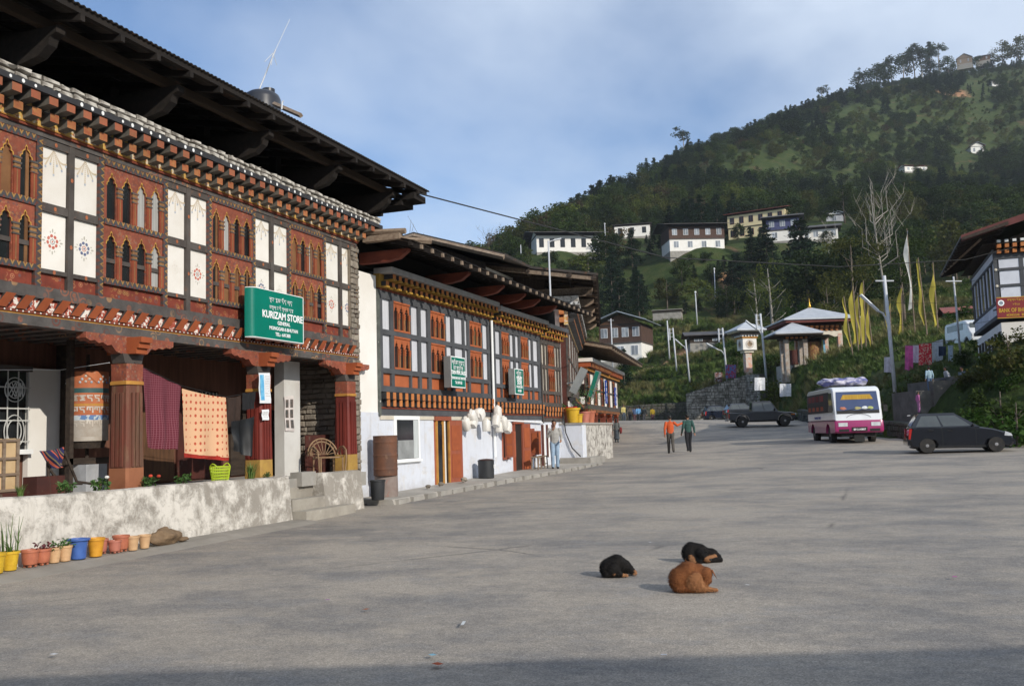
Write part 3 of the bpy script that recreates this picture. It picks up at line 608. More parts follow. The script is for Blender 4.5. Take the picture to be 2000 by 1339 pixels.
    boxp('beam', mat('black_beam_paint', (.05, .052, .058), (.035, .035, .04), 4, .75, .2), H, -.1, .455, YL, YR + .62, 6.782, 6.87)
    wd = MB().add([(.003, .03 * math.cos(a), .033 * math.sin(a)) for a in [k * math.pi / 5 for k in range(10)]], [tuple(range(10))]).mesh('white_dot', [SIGNW])
    for i in range(int((YR - YL) / .215)):
        if rng.random() < .86: link('white_dot', wd, H, LOC((.455, YL + .1 + i * .215, 6.826), sc=rng.uniform(.75, 1.05)))
    boxp('parapet', MORTAR, H, -.15, .36, YL, YR + .5, 6.87, 6.98)
    rubble_face(H, 'x', .36, YL, YR + .55, 6.872, 7.05, rng, PEEL2, .10, (.08, .10), (.14, .34))
    y = YL
    while y < YR + .45:
        l = rng.uniform(.15, .4); hh = rng.uniform(.02, .07); MB().ball((0, 0, 0), (.15, l * .55, hh), 6, 4, jit=.9, seed=y).build('stone', PEEL2, H, LOC((.25, y + l / 2, 7.0)), smooth=False); y += l * .8
    # roof
    ex, ez = 1.32, 7.86; YE = 21.6; tin = mat('rusted_roof_sheet', (.075, .062, .052), (.045, .04, .037), 1.5, .6, .2, metal=.4, c3=(.14, .07, .04), lo3=.55, hi3=.7)
    corrugated(4.5, YE, [(ex, ez), (ex - 2.2, ez + .52), (-3.6, ez + 1.15), (-8, ez - .0)], .105, .016, [tin], 'roof', H)
    for x in (ex - .08, ex - .75, ex - 1.45, ex - 2.3): boxp('purlin', SHADEW, H, x - .04, x + .04, 4.5, YE - .08, ez + (ex - x) * .236 - .13, ez + (ex - x) * .236 - .03)
    y = 6.2
    while y < YE - .1:
        mb = MB(); mb.prism([(ex - .02, ez - .22), (ex - .02, ez - .12), (-4, ez - .12 + (ex + 4) * .2), (-4, ez - .26 + (ex + 4) * .2)], 'y', y - .04, y + .04); mb.build('rafter', SHADEW, H); y += .78
    boxp('eave_beam', mat('dim_brown_beam', (.05, .032, .02), None, 2, .85, .3, stretch=(6, 1, 6)), H, .62, .74, 4.5, YE - .3, 7.60, 7.74)  # brown kept dark to hold the eave shade in the colour
    for y in (10.05, 12.6, 15.2, 17.8, 20.35):
        prof = [(-3, 7.12), (.25, 7.12), (.62, 7.2), (.8, 7.34), (.84, 7.45), (.95, 7.5), (.95, 7.6), (-3, 7.6)]
        MB().prism(prof, 'y', y - .08, y + .08).build('tie_beam', SHADEW, H)
    boxp('attic_floor', SHADEW, H, -8, -.18, YL, YR, 6.96, 7.08)
    for y in np.arange(8, 21, 2.6): boxp('attic_post', SHADEW, H, -1.3, -1.1, float(y), float(y) + .2, 7.08, 8.3)
    boxp('attic_dark', BLACKV, H, -3.65, -3.6, 4.5, YR, 7.08, 8.9)  # black sheet stands in for the unlit depth of the attic
    for z, x0, x1 in ((7.62, .9, 1.25), (7.5, -.2, .9)): boxp('beam_end', SHADEW, H, x0, x1, YE - .75, YE - .1, z - .1, z + .06)
    MB().prism([(.5, 7.1), (.5, ez + .18), (-3.6, ez + 1.0), (-8, ez), (-8, 7.1)], 'y', 20.5, 20.62).build('gable_boards', BLACKV, H)  # black sheet added to darken the open gable end
    # veranda columns with scalloped bracket capitals
    def capital():
        mb = MB(); L = [(-1.0, 3.42)]
        for i in range(7): L += [(-1.0 + .09 * i + .0, 3.33 - .012 * i - (.03 if i % 2 else 0))]
        L += [(-.42, 3.22), (-.36, 3.16), (-.24, 3.13), (.24, 3.13), (.36, 3.16), (.42, 3.22)] + [(1.0 - .09 * i, 3.33 - .012 * i - (.03 if i % 2 else 0)) for i in range(6, -1, -1)] + [(1.0, 3.42)]
        mb.prism(L, 'x', -.10, .10, 0); mb.prism([(-.24, 3.13), (.24, 3.13), (.19, 2.98), (-.19, 2.98)], 'x', -.13, .13, 1)
        for k in range(3): mb.box(-.40 + k * .05, .40 - k * .05, -.13, .13, 3.40 - .09 * (k + 1), 3.40 - .09 * k, 2)
        return mb.mesh('capital', [FLARCH, GREYT, DKORANGE])
    cm = capital()
    def shaft(topc):
        mb = MB(); n = 12
        def ring(h, r, z): return [(h * (1 if c > 0 else -1) * min(1, abs(c) * 1.35) * r, h * (1 if s > 0 else -1) * min(1, abs(s) * 1.35) * r, z) for c, s in [(math.cos(2 * math.pi * (k + .5) / 24), math.sin(2 * math.pi * (k + .5) / 24)) for k in range(24)]]
        prev = None; rows = [(.215, .86, 1), (.21, 1.28, 1), (.21, 1.281, 0), (.185, 2.62, 0), (.2, 2.63, 2), (.2, 2.68, 2), (.185, 2.69, 3), (.19, 2.97, 3)]
        for h, z, m in rows:
            mb.v += ring(h, 1.0 if m > 1 else .97, z)
        for i in range(len(rows) - 1):
            for k in range(24): mb.f.append((i * 24 + k, i * 24 + (k + 1) % 24, (i + 1) * 24 + (k + 1) % 24, (i + 1) * 24 + k)); mb.m.append(rows[i][2])
        for a in (-.085, 0, .085): mb.box(.195, .222, a - .028, a + .028, 1.3, 2.5, 0); mb.box(a - .028, a + .028, -.222, -.195, 1.3, 2.5, 0)
        return mb.mesh('column_shaft', topc)
    worn = mat('worn_red_column', (.16, .045, .03), (.12, .07, .045), 1.2, .75, .4, stretch=(3, 3, .6), c3=(.2, .12, .07), lo3=.55, hi3=.75); wornb = mat('worn_orange_foot', (.30, .12, .06), (.22, .08, .04), 2, .75, .3)
    fresh = mat('maroon_column', (.17, .028, .02), (.12, .022, .017), 1.5, .6, .2, c3=(.5, .42, .35), lo3=.72, hi3=.75); freshb = mat('yellow_column_foot', (.42, .26, .06), (.3, .17, .05), 3, .7, .2)
    for k, y in enumerate((8.85, 12.46, 16.1, 19.52)):
        c = link('column', shaft([worn, wornb, OCHRE, FLARCH] if k < 2 else [fresh, freshb, OCHRE, FLARCH]), H, LOC((0, y, 0))); link('capital', cm, c, LOC((0, y, 0)))
    # veranda interior
    boxp('veranda_floor', CONC, H, -3.2, .28, YL, 19.95, .55, .86)
    XB = -1.9; p = lambda px: gx(px, 800, FX + XB).y
    boxp('back_wall', mat('brightened_red_boards', (.16, .07, .045), (.10, .045, .03), 2, .8, .2, stretch=(1, 5, .5)), H, XB - .3, XB - .12, YL, 20.0, .86, 3.6)  # board colour raised to lighten the shaded veranda
    ywA, ywB = p(56), p(117); boxp('white_wall', WHITE, H, XB - .11, XB, ywA, ywB, .86, 3.0)
    boxp('post', DARKW, H, XB - .1, XB + .12, ywB, ywB + .12, .86, 3.6)
    boxp('white_pier', mat('dirty_white_pier', (.62, .61, .58), (.52, .5, .47), 1.5, .85, .2), H, -.95, -.7, gx(555, 800, FX - .7).y, gx(586, 800, FX - .7).y, .86, 3.42)
    for a, b, m in ((275, 345, BROWNW), (352, 440, DKRED), (455, 500, DARKW), (515, 550, DKORANGE)): boxp('door_leaf', m, H, XB - .11, XB - .06, p(a), p(b), .9, 2.5)
    for a, b in ((360, 390), (395, 430), (300, 335)):
        w = boxp('lattice_window', GLASSD, H, XB - .11, XB - .05, p(a), p(b), 2.1, 2.75)
        for t in range(5): boxp('lattice_bar', CREAM, w, XB - .048, XB - .04, p(a) + (p(b) - p(a)) * (t + .5) / 5 - .01, p(a) + (p(b) - p(a)) * (t + .5) / 5 + .01, 2.12, 2.73)
    n = int((YR - YL) / .42)
    for i in range(n): boxp('joist', FLGREY, H, -3.0, -.17, YL + .1 + i * .42, YL + .28 + i * .42, 3.44, 3.598)
    # grille window at far left
    w = boxp('window', GLASSD, H, XB - .11, XB - .05, ywA - 1.3, ywA - .02, 1.62, 2.95); boxp('window_sill', SIGNW, w, XB - .05, XB + .12, ywA - 1.35, ywA, 1.55, 1.63); boxp('window_head', GREYT, w, XB - .05, XB + .08, ywA - 1.35, ywA, 2.93, 3.02)
    gr = mat('white_iron_grille', (.62, .62, .60), (.5, .5, .48), 6, .6, .1)
    for i in range(7): boxp('grille_bar', gr, w, XB + .02, XB + .035, ywA - 1.3 + i * .21, ywA - 1.285 + i * .21, 1.63, 2.93)
    for z in (1.75, 2.1, 2.3, 2.65): boxp('grille_bar', gr, w, XB + .02, XB + .036, ywA - 1.3, ywA, z, z + .02)
    for z, ry in ((1.93, .27), (2.62, .2)):
        for s in (1, .7): MB().tube([(XB + .04, ywA - .32 + math.cos(a) * .2 * s, z + math.sin(a) * ry * s) for a in np.linspace(0, 6.283, 25)], .009, 5).build('grille_scroll', gr, w)
    for k in range(5):
        for s in (-1, 1): MB().tube([(XB + .05, ywA - .47 + k * .075, 2.5 + (0 if s > 0 else .24)), (XB + .05, ywA - .32 + k * .035, 2.5 + (.24 if s > 0 else 0))], .009, 4).build('grille_bar', gr, w)
    # rubble end wall of the veranda and its outer edge
    boxp('stone_wall', MORTAR, H, -3.2, -.28, 19.86, 20.12, .5, 3.55); rubble_face(H, 'y', 19.86, -1.95, -.3, .86, 3.4, rng, STONE, -.08)
    boxp('stone_wall', MORTAR, H, -.28, .02, 19.72, 20.16, .5, 6.3); rubble_face(H, 'x', .02, 19.78, 20.16, .9, 6.28, rng, STONE, .06, ls=(.1, .25))
    # terrace wall and steps
    def tw(y0, y1, xt=.55, name='terrace_wall', m=PEEL, z=1.0):
        mb = MB(); n = max(2, int((y1 - y0) / .25)); rows = [(xt + .12, -.3), (xt + .10, 0), (xt + .05, .45), (xt + .02, z - .12), (xt, z - .02), (xt - .06, z), (xt - .33, z - .01), (xt - .36, .3)]
        k = len(rows)
        for i in range(n + 1):
            y = y0 + (y1 - y0) * i / n
            for x, zz in rows: mb.v.append((x + noise.noise(Vector((y * 1.3, zz * 2, 1))) * .025, y, zz + (noise.noise(Vector((y * .9, 4, x))) * .025 if zz > .5 else 0) - (y - 10) * .008 * (zz > .5)))
        for i in range(n):
            for j in range(k - 1): mb.f.append((i * k + j, (i + 1) * k + j, (i + 1) * k + j + 1, i * k + j + 1)); mb.m.append(0)
        mb.f += [tuple(range(k)), tuple(n * k + j for j in range(k - 1, -1, -1))]; mb.m += [0, 0]
        return mb.build(name, m, H, smooth=40)
    tw(4.5, 16.32); tw(17.62, 19.25, .52)
    st = mat('worn_step_stone', (.36, .33, .28), (.26, .235, .2), 2, .9, .5, c3=(.5, .47, .42), lo3=.6, hi3=.7)
    boxp('step', st, H, .42, .92, 16.36, 18.3, -.2, .24); boxp('step', st, H, .12, .60, 16.36, 17.60, -.2, .46); boxp('step', st, H, -.2, .30, 16.36, 17.58, -.2, .68); boxp('block', CONC, H, .12, .40, 17.02, 17.56, .69, .98)
    MB().prism([(.5, -.2), (1.35, -.2), (1.35, .01), (1.05, .075), (.5, .085)], 'y', 4.5, 16.34).build('foot_strip', mat('gritty_concrete', (.30, .275, .24), (.24, .22, .19), 2, .95, .5), H)
build_house1()
# ------------------------------------------------------------------ plants (small)
LEAFM = mat('garden_leaf', (.06, .13, .025), (.035, .08, .02), 4, .6, 0, rnd=.4)
GRASSM = mat('grass_blade', (.10, .16, .035), (.06, .11, .025), 4, .6, 0, rnd=.3)
STEMM = mat('brown_stem', (.10, .07, .04), (.07, .05, .03), 5, .8, .1)
def leaves(mb, c, r, n, size, rng, m=0, squash=1., asp=.5, droop=.2):
    for _ in range(n):
        d = Vector((rng.gauss(0, 1), rng.gauss(0, 1), rng.gauss(0, 1)))
        if d.length < .01: continue
        d = d.normalized() * (rng.random() ** .45); p = Vector((c[0] + d.x * r, c[1] + d.y * r, c[2] + d.z * r * squash))
        s = size * rng.uniform(.6, 1.3); a = Vector((rng.gauss(0, 1), rng.gauss(0, 1), rng.gauss(0, .6) - droop)).normalized(); b = a.cross(Vector((rng.gauss(0, 1), rng.gauss(0, 1), rng.gauss(0, 1)))).normalized()
        mb.add([p, p + a * s * .5 + b * s * asp * .5, p + a * s, p + a * s * .5 - b * s * asp * .5], [(0, 1, 2, 3)], m)
def blades(mb, c, n, h, spread, rng, w=.008, m=0):
    for _ in range(n):
        a = rng.random() * 6.28; r = rng.random() * spread * .3; b = Vector((c[0] + r * math.cos(a), c[1] + r * math.sin(a), c[2])); hh = h * rng.uniform(.5, 1); o = Vector((math.cos(a), math.sin(a), 0)) * spread * rng.uniform(.2, 1); s = Vector((-math.sin(a), math.cos(a), 0)) * w
        p1 = b + o * .3 + Vector((0, 0, hh * .6)); p2 = b + o + Vector((0, 0, hh))
        mb.add([b - s, b + s, p1 + s * .8, p1 - s * .8, p2], [(0, 1, 2, 3), (3, 2, 4)], m)
def plant(label, loc, kind, h=.3, seed=0, group=None, flower=None):
    rng = random.Random(seed); t = thing('plant', label, 'plant', loc, 0, group)
    with Sub(t):
        mb = MB()
        if kind == 'blades': blades(mb, (0, 0, 0), 60, h, h * .6, rng)
        else: leaves(mb, (0, 0, h * .55), h * .62, 130, h * .32, rng, 0, .75)
        mb.build('foliage', GRASSM if kind == 'blades' else LEAFM, t)
        if kind != 'blades':
            mb = MB()
            for k in range(5): mb.tube([(0, 0, 0), (rng.uniform(-.3, .3) * h, rng.uniform(-.3, .3) * h, h * .7)], .006, 4)
            mb.build('stem', STEMM, t, kind='stuff')
        if flower:
            for k in range(flower[1]): MB().ball((0, 0, 0), (.035, .035, .025), 7, 5).build('flower', flower[0], t, LOC((rng.uniform(0, .25) * h + .1, rng.uniform(-.5, .5) * h, h * rng.uniform(.7, 1.1))))
    return t
frame()
WX = -10.95       # line of the planting strip on the wall top
fw = mat('white_petal', (.8, .78, .74), None, 5, .7, 0); fr_ = mat('red_petal', (.5, .06, .03), None, 5, .7, 0); maroonleaf = mat('maroon_leaf', (.12, .02, .03), (.07, .015, .02), 5, .6, 0)
def wt(px, py=945): p = gx(px, py, WX); return (p.x, p.y, .97 - (p.y - 10) * .008)
plant('thin grass tuft growing on the whitewashed wall top below the grille window', wt(40), 'blades', .2, 1)
plant('bushy leafy plant on the wall top in front of the folding frame', wt(128), 'leaf', .2, 2)
plant('broad leafy plant with one white rose beside the worn orange column', wt(195), 'leaf', .22, 3, flower=(fw, 1))
plant('dark plant with red flower behind the wall right of the worn column', wt(290), 'leaf', .2, 4, flower=(fr_, 2))
t_ = plant('silvery green plant on the wall below the spotted cloth', wt(357), 'leaf', .2, 5)
plant('long dark grass clump spilling beside the green basket', wt(490), 'blades', .38, 6)
plant('low green sprigs at the foot of the maroon column', wt(522), 'leaf', .12, 7)
# ------------------------------------------------------------------ pots along the foot of the wall
PCOL = {'yellow': ((.62, .40, .03), (.5, .3, .02)), 'terracotta': ((.46, .155, .085), (.38, .12, .07)), 'cream': ((.58, .37, .2), (.5, .31, .17)), 'blue': ((.06, .14, .42), (.05, .11, .35)), 'orange': ((.62, .30, .03), (.5, .22, .02)), 'pink': ((.46, .17, .12), (.4, .14, .1))}
def pot_mesh(style, col):
    m = mat(col + '_plastic_pot', *PCOL[col], 3, .45, .08, rnd=.1, spec=.4); soil = mat('potting_soil', (.07, .05, .035), None, 8, .95, .5); mb = MB()
    if style == 'tub': prof = [(.30, 0), (.34, .04), (.36, .4), (.40, .72), (.43, .86), (.52, .88), (.52, .96), (.44, .97), (.42, .86)]
    elif style == 'foot': prof = [(.30, .1), (.40, .16), (.46, .45), (.48, .82), (.53, .83), (.53, .97), (.47, .97), (.45, .86)]
    else: prof = [(.31, 0), (.34, .03), (.37, .3), (.385, .305), (.385, .33), (.375, .335), (.45, .83), (.50, .84), (.51, .97), (.46, .97), (.44, .86)]
    mb.lathe(prof, 20, 0, caps=False); mb.add([(prof[-1][0] * math.cos(a), prof[-1][0] * math.sin(a), prof[-1][1]) for a in np.linspace(0, 6.283, 21)[:-1]], [tuple(range(20))], 1)
    if style == 'foot':
        for k in range(4): mb.box(-.07 + .26 * math.cos(k * 1.57 + .8), .07 + .26 * math.cos(k * 1.57 + .8), -.07 + .26 * math.sin(k * 1.57 + .8), .07 + .26 * math.sin(k * 1.57 + .8), 0, .13, 0)
    return mb.mesh('pot_body', [m, soil], smooth=35)
POTS = [(-8, 1119, 40, 'cup', 'yellow', 0), (18, 1113, 38, 'cup', 'yellow', 2), (47, 1106, 34, 'foot', 'terracotta', 0), (75, 1102, 32, 'foot', 'terracotta', 1), (100, 1098, 30, 'cup', 'cream', 1), (127, 1095, 31, 'cup', 'cream', 3), (153, 1091, 41, 'tub', 'blue', 0), (187, 1086, 37, 'cup', 'orange', 0), (206, 1081, 30, 'foot', 'pink', 0), (224, 1079, 25, 'foot', 'pink', 0), (236, 1076, 32, 'foot', 'terracotta', 0), (261, 1074, 28, 'cup', 'cream', 0), (285, 1070, 27, 'cup', 'cream', 0)]
PLAB = ['yellow plastic pot at the end of the pot row, partly cut off', 'tall yellow plastic pot holding long onion-like stalks', 'ribbed terracotta pot between the tall yellow pot and its planted twin', 'ribbed terracotta pot with dark twiggy plant', 'cream pot with trailing green plant beside the terracotta pot', 'cream pot next to the blue tub', 'blue plastic tub with wide rim in the pot row', 'bright orange-yellow pot beside the blue tub', 'pinkish footed pot half hidden behind the orange-yellow pot', 'smallest pinkish footed pot at the front of the row', 'larger terracotta footed pot with wide rim behind the smallest pot', 'empty cream pot beside the terracotta footed pot', 'empty cream pot at the row end by the burlap sack']
rng = random.Random(11)
for (px, py, hp, st, co, pl), lab in zip(POTS, PLAB):
    g = gz(px, py, .085); dep = (g - CC).dot(CF); h = hp * dep / FPX; fr2 = .1 if co in ('pink',) and hp > 28 else 0
    t = thing('flower_pot', lab, 'pot', (min(max(g.x, -10.44), -10.32) - fr2, g.y, .086), rng.random() * 6, 'plastic pots at the foot of the wall')
    wd = {'tub': 1.02, 'foot': .98, 'cup': .92}[st]
    link('pot_body', cached(('pot', st, co), lambda: pot_mesh(st, co)), t, LOC(WM[t.name].translation, 0, (h * wd, h * wd, h)))
    if pl:
        with Sub(t):
            mb = MB(); z = h * .86
            if pl == 2:
                for k in range(13):
                    a = rng.random() * 6.28; x, y = .09 * math.cos(a), .09 * math.sin(a); top = rng.uniform(.2, .62); mb.tube([(x, y, z), (x * 1.1, y * 1.1, z + top * .5), (x * 1.3 + rng.uniform(-.03, .03), y * 1.3 + rng.uniform(-.03, .03), z + top)], [.007, .006, .002], 5)
                blades(mb, (0, 0, z), 24, .22, .16, rng, .006)
                mb.build('stalks', GRASSM, t, kind='stuff')
            else:
                leaves(mb, (0, 0, z + .05), .12, 70, .05, rng, 0, .6); mb.build('foliage', maroonleaf if pl == 1 and co == 'terracotta' else LEAFM, t, kind='stuff')
# burlap sack
g = gz(345, 1062, .085); sk = mat('burlap', (.20, .135, .08), (.15, .10, .06), 14, .95, .6)
mb = MB(); mb.ball((0, 0, .10), (.17, .32, .13), 16, 10, jit=.35, seed=2); mb.ball((.0, -.02, .21), (.09, .11, .06), 10, 6, jit=.4, seed=5); mb.ball((.05, .38, .035), (.07, .14, .035), 10, 6, jit=.4, seed=8)
o = mb.build('burlap_sack', sk, None, LOC((-10.40, g.y, .085)), smooth=True); tag(o, 'slumped brown burlap sack lying against the whitewashed wall', 'sack')
rm = o.modifiers.new('r', 'REMESH'); rm.mode = 'VOXEL'; rm.voxel_size = .02; rm.use_smooth_shade = True
# ------------------------------------------------------------------ prayer wheel
def prayer_wheel():
    X = -12.15; a = gx(171, 790, X); c = a.y; r = wpx(76, a) / 2; zt, zb = gx(170, 727, X).z, gx(170, 861, X).z; h = zt - zb
    t = thing('prayer_drum', 'large painted prayer wheel drum with bands of raised script on the veranda', 'prayer wheel', (X, c, .86))
    og = mat('prayer_wheel_orange', (.46, .15, .06), (.36, .11, .05), 4, .7, .15, c3=(.3, .27, .22), lo3=.6, hi3=.75); bl = mat('prayer_wheel_green_band', (.03, .08, .08), (.05, .1, .1), 8, .6, 0); pb = mat('prayer_wheel_pale_band', (.45, .5, .52), (.10, .18, .35), 9, .7, 0, lo=.5, hi=.56); gy = mat('prayer_wheel_grey', (.42, .38, .33), (.33, .28, .23), 5, .8, .1); sil = mat('raised_script_silver', (.55, .5, .44), (.42, .36, .30), 6, .6, 0)
    bands = [(0, .06, gy), (.06, .17, gy), (.17, .30, gy), (.30, .37, pb), (.37, .50, og), (.50, .535, OCHRE), (.535, .69, og), (.69, .76, bl), (.76, 1, og)]
    for z0, z1, m in bands: MB().lathe([(r, zb + z0 * h), (r, zb + z1 * h)], 40, 0, (X, c, 0), caps=(z0 == 0 or z1 == 1)).build('drum_band', m, t, smooth=40)
    for z0 in (.19, .385, .55):
        for k in range(18):
            g = random.Random(k * 3 + int(z0 * 100)).choice([0, 2, 3, 4, 6]); mb = MB(); s = h * .105; an = k * 2 * math.pi / 18
            for st in GLY[g]:
                for (p, q), (u, v) in zip(st[:-1], st[1:]):
                    d = Vector((u - p, v - q)).normalized(); nx, ny = -d.y * .11, d.x * .11
                    for sg in (1,):
                        P = [((p + nx - .45) * s * .85, (q + ny) * s * .8), ((p - nx - .45) * s * .85, (q - ny) * s * .8), ((u - nx - .45) * s * .85, (v - ny) * s * .8), ((u + nx - .45) * s * .85, (v + ny) * s * .8)]
                        mb.add([((r + .006) * math.cos(an + y / r), (r + .006) * math.sin(an + y / r), z) for y, z in P], [(0, 1, 2, 3)])
            mb.build('raised_letter', sil, t, LOC((X, c, zb + (z0 + .10) * h)), kind='stuff')
    for k in range(7):
        for j, (du, dv) in enumerate([(0, .0), (-.07, -.05), (.07, -.05), (-.11, -.10), (0, -.09), (.11, -.10)]): an = k * 2 * math.pi / 7 + du / r * .8; MB().ball((0, 0, 0), (.014, .022, .022), 8, 5).build('jewel', pb if j % 2 else sil, t, LOC((X + (r + .002) * math.cos(an), c + (r + .002) * math.sin(an), zb + .93 * h + dv), an))
    MB().lathe([(r * .8, zb - .12), (r * .9, zb - .02), (r * .9, zb)], 24, 0, (X, c, 0)).build('hub', DARKW, t); MB().lathe([(.03, .86), (.03, zt + .3)], 10, 0, (X, c, 0)).build('axle', DARKW, t)
    boxp('stand', mat('grey_white_stand', (.45, .46, .48), None, 3, .8, .1), t, X - .25, X + .2, c - .22, c + .24, .86, 1.35); boxp('stand_rail', DARKW, t, X - .05, X + .05, c - .5, c + .45, 1.36, 1.46); boxp('stand_post', DARKW, t, X - .05, X + .05, c - .42, c - .34, .86, 3.4)
prayer_wheel()
# ------------------------------------------------------------------ laundry and things on the veranda
def cloth_material(name, kind, c1, c2, sc):
    m, t, N, L, B = _new(name); v = _coords(N, L, rnd=False)
    if kind == 'check':
        s = N.new('ShaderNodeSeparateXYZ'); L.new(v, s.inputs[0]); a = _math(N, L, 'FRACT', _math(N, L, 'MULTIPLY', s.outputs['Y'], sc)); b = _math(N, L, 'FRACT', _math(N, L, 'MULTIPLY', s.outputs['Z'], sc))
        k = _math(N, L, 'MAXIMUM', _math(N, L, 'LESS_THAN', a, .22), _math(N, L, 'LESS_THAN', b, .22)); c = _mix(N, L, c1, c2, k)
    elif kind == 'dots':
        vo = N.new('ShaderNodeTexVoronoi'); vo.inputs['Scale'].default_value = sc; vo.inputs['Randomness'].default_value = .12; L.new(v, vo.inputs['Vector']); c = _mix(N, L, c1, c2, _ramp(N, L, vo.outputs['Distance'], [(.2, 1.), (.26, 0.)]))
    else:
        s = N.new('ShaderNodeSeparateXYZ'); L.new(v, s.inputs[0]); a = _math(N, L, 'FRACT', _math(N, L, 'MULTIPLY', _math(N, L, 'ADD', s.outputs['Y'], s.outputs['Z']), sc)); c = _ramp(N, L, a, [(0, c1), (.4, c1), (.42, c2), (.6, c2), (.62, (.02, .02, .05)), (.8, (.02, .02, .05)), (.82, (.25, .2, .08)), (1, c1)])
    L.new(c, B.inputs['Base Color']); B.inputs['Roughness'].default_value = .95; B.inputs['Specular IOR Level'].default_value = .1; _bump(N, L, B, _noise(N, L, v, 60, 3), .2, .004); return m
def hanging(name, label, cat, pts, X, m, waves=3, amp=.03, group=None, nz=10, ny=18, seed=0):
    """cloth pegged at its top: pts = four photo corners (tl, tr, br, bl) on the plane X"""
    P = [gx(*p, X) for p in pts]; o0 = P[0].copy(); mb = MB()
    def f(u, v):
        p = (P[0].lerp(P[1], u)).lerp(P[3].lerp(P[2], u), v); k = .25 + v; y = math.sin(u * waves * 6.28 + seed) * amp * k + noise.noise(Vector((u * 3, v * 2, seed))) * amp * k
        return (p.x - o0.x + y, p.y - o0.y, p.z - o0.z - math.sin(u * math.pi) * .02 * (1 - v) + noise.noise(Vector((u * 4, 7, seed))) * .02 * v)
    mb.grid(f, ny, nz); return tag(mb.build(name, m, None, LOC(o0), smooth=True), label, cat, group)
hanging('checked_cloth', 'maroon checked cloth hanging from the line beside the worn column', 'cloth', [(277, 716), (353, 752), (345, 878), (284, 874)], -11.15, cloth_material('maroon_check', 'check', (.11, .02, .032), (.20, .075, .09), 26), 2.3, .05, seed=1)
spc = hanging('spotted_cloth', 'pale orange cloth with red spots and red fringe on the line', 'cloth', [(355, 758), (441, 776), (447, 893), (360, 886)], -11.13, cloth_material('orange_spots', 'dots', (.66, .40, .24), (.45, .09, .05), 8.2), 2, .025, seed=3)
frg = hanging('fringe', None, None, [(359, 884), (447, 890), (446, 899), (360, 893)], -11.12, mat('red_fringe', (.4, .03, .02), None, 20, .9, .2), 2, .025, nz=2, seed=3)
frg.parent = spc; frg.matrix_basis = WM[spc.name].inverted() @ WM[frg.name]
hanging('dark_trousers', 'dark brown trousers pegged between spotted cloth and black shirt', 'clothing', [(444, 775), (470, 772), (466, 850), (447, 846)], -11.16, mat('dark_brown_cloth', (.045, .028, .022), None, 10, .95, .2), 1.5, .03, seed=4)
hanging('black_shirt', 'short black shirt pegged high on the line by the poster column', 'clothing', [(474, 766), (499, 765), (497, 798), (476, 800)], -11.1, mat('black_cloth', (.016, .016, .018), None, 10, .95, .2), 1.2, .03, seed=5)
hanging('black_jacket', 'large shiny black jacket hanging low on the line', 'clothing', [(452, 822), (497, 812), (490, 893), (458, 880)], -11.0, mat('black_nylon', (.012, .013, .015), None, 10, .45, .1), 1.6, .06, seed=6)
def wire(name, label, pts, r=.006, m=None, cat='wire', sag=0, n=10, group=None):
    P = []
    for a, b in zip(pts[:-1], pts[1:]):
        a, b = Vector(a), Vector(b)
        for i in range(n): t = i / n; p = a.lerp(b, t); p.z -= sag * 4 * t * (1 - t); P.append(p)
    P.append(Vector(pts[-1])); mb = MB(); o0 = P[0].copy(); mb.tube([p - o0 for p in P], r, 5)
    return tag(mb.build(name, m or mat('dark_cable', (.03, .03, .03), None, 5, .6, 0), None, LOC(o0)), label, cat, group)
wire('clothes_line', 'thin cord strung between the veranda columns carrying the washing', [gx(262, 708, -11.12), gx(354, 753, -11.14), gx(442, 775, -11.14), gx(505, 764, -11.12)], .005)
wire('clothes_line', 'white cord running from the grille window to the worn column', [gx(0, 722, -12.6), gx(120, 722, -12.4), gx(214, 708, -11.3)], .005, SIGNW, 'cord')
def basket():
    a = gx(428, 930, -10.95); c = a.y; w = wpx(46, a) / 2; t = thing('laundry_basket', 'bright lime green perforated plastic basket with handles on the wall', 'basket', (-10.93, c, .955)); m = mat('lime_plastic', (.40, .52, .02), (.34, .45, .02), 4, .4, 0, spec=.4); h = gx(430, 906, -10.95).z - gx(430, 935, -10.95).z
    with Sub(t):
        for k in range(6): MB().lathe([(w * (.78 + .2 * z) , h * z + .006), (w * (.78 + .2 * z) + .008, h * z), (w * (.78 + .2 * z), h * z - .012)], 26, 0, caps=False).build('rim_band', m, t, LOC(sc=(.75, 1, 1))) if False else None
        mb = MB()
        for k in range(6): z = k / 5; mb.lathe([(w * (.8 + .2 * z), h * z * .96 - .009), (w * (.8 + .2 * z) + .006, h * z * .96), (w * (.8 + .2 * z), h * z * .96 + .009)], 26, 0, caps=False)
        for k in range(26): an = k * 2 * math.pi / 26; ca, sa = math.cos(an), math.sin(an); mb.tube([(w * .8 * ca, w * .8 * sa, 0), (w * ca, w * sa, h * .96)], .007, 4)
        mb.v = [(x * .75, y, z) for x, y, z in mb.v]; mb.build('basket_body', m, t, kind='stuff')
        for s in (-1, 1): MB().tube([(x * .75, s * w * (1 - .12 * abs(x) / .1), h * .96 + .055 * (1 - (x / .1) ** 2)) for x in np.linspace(-.1, .1, 9)], .011, 6).build('handle', m, t)
basket()
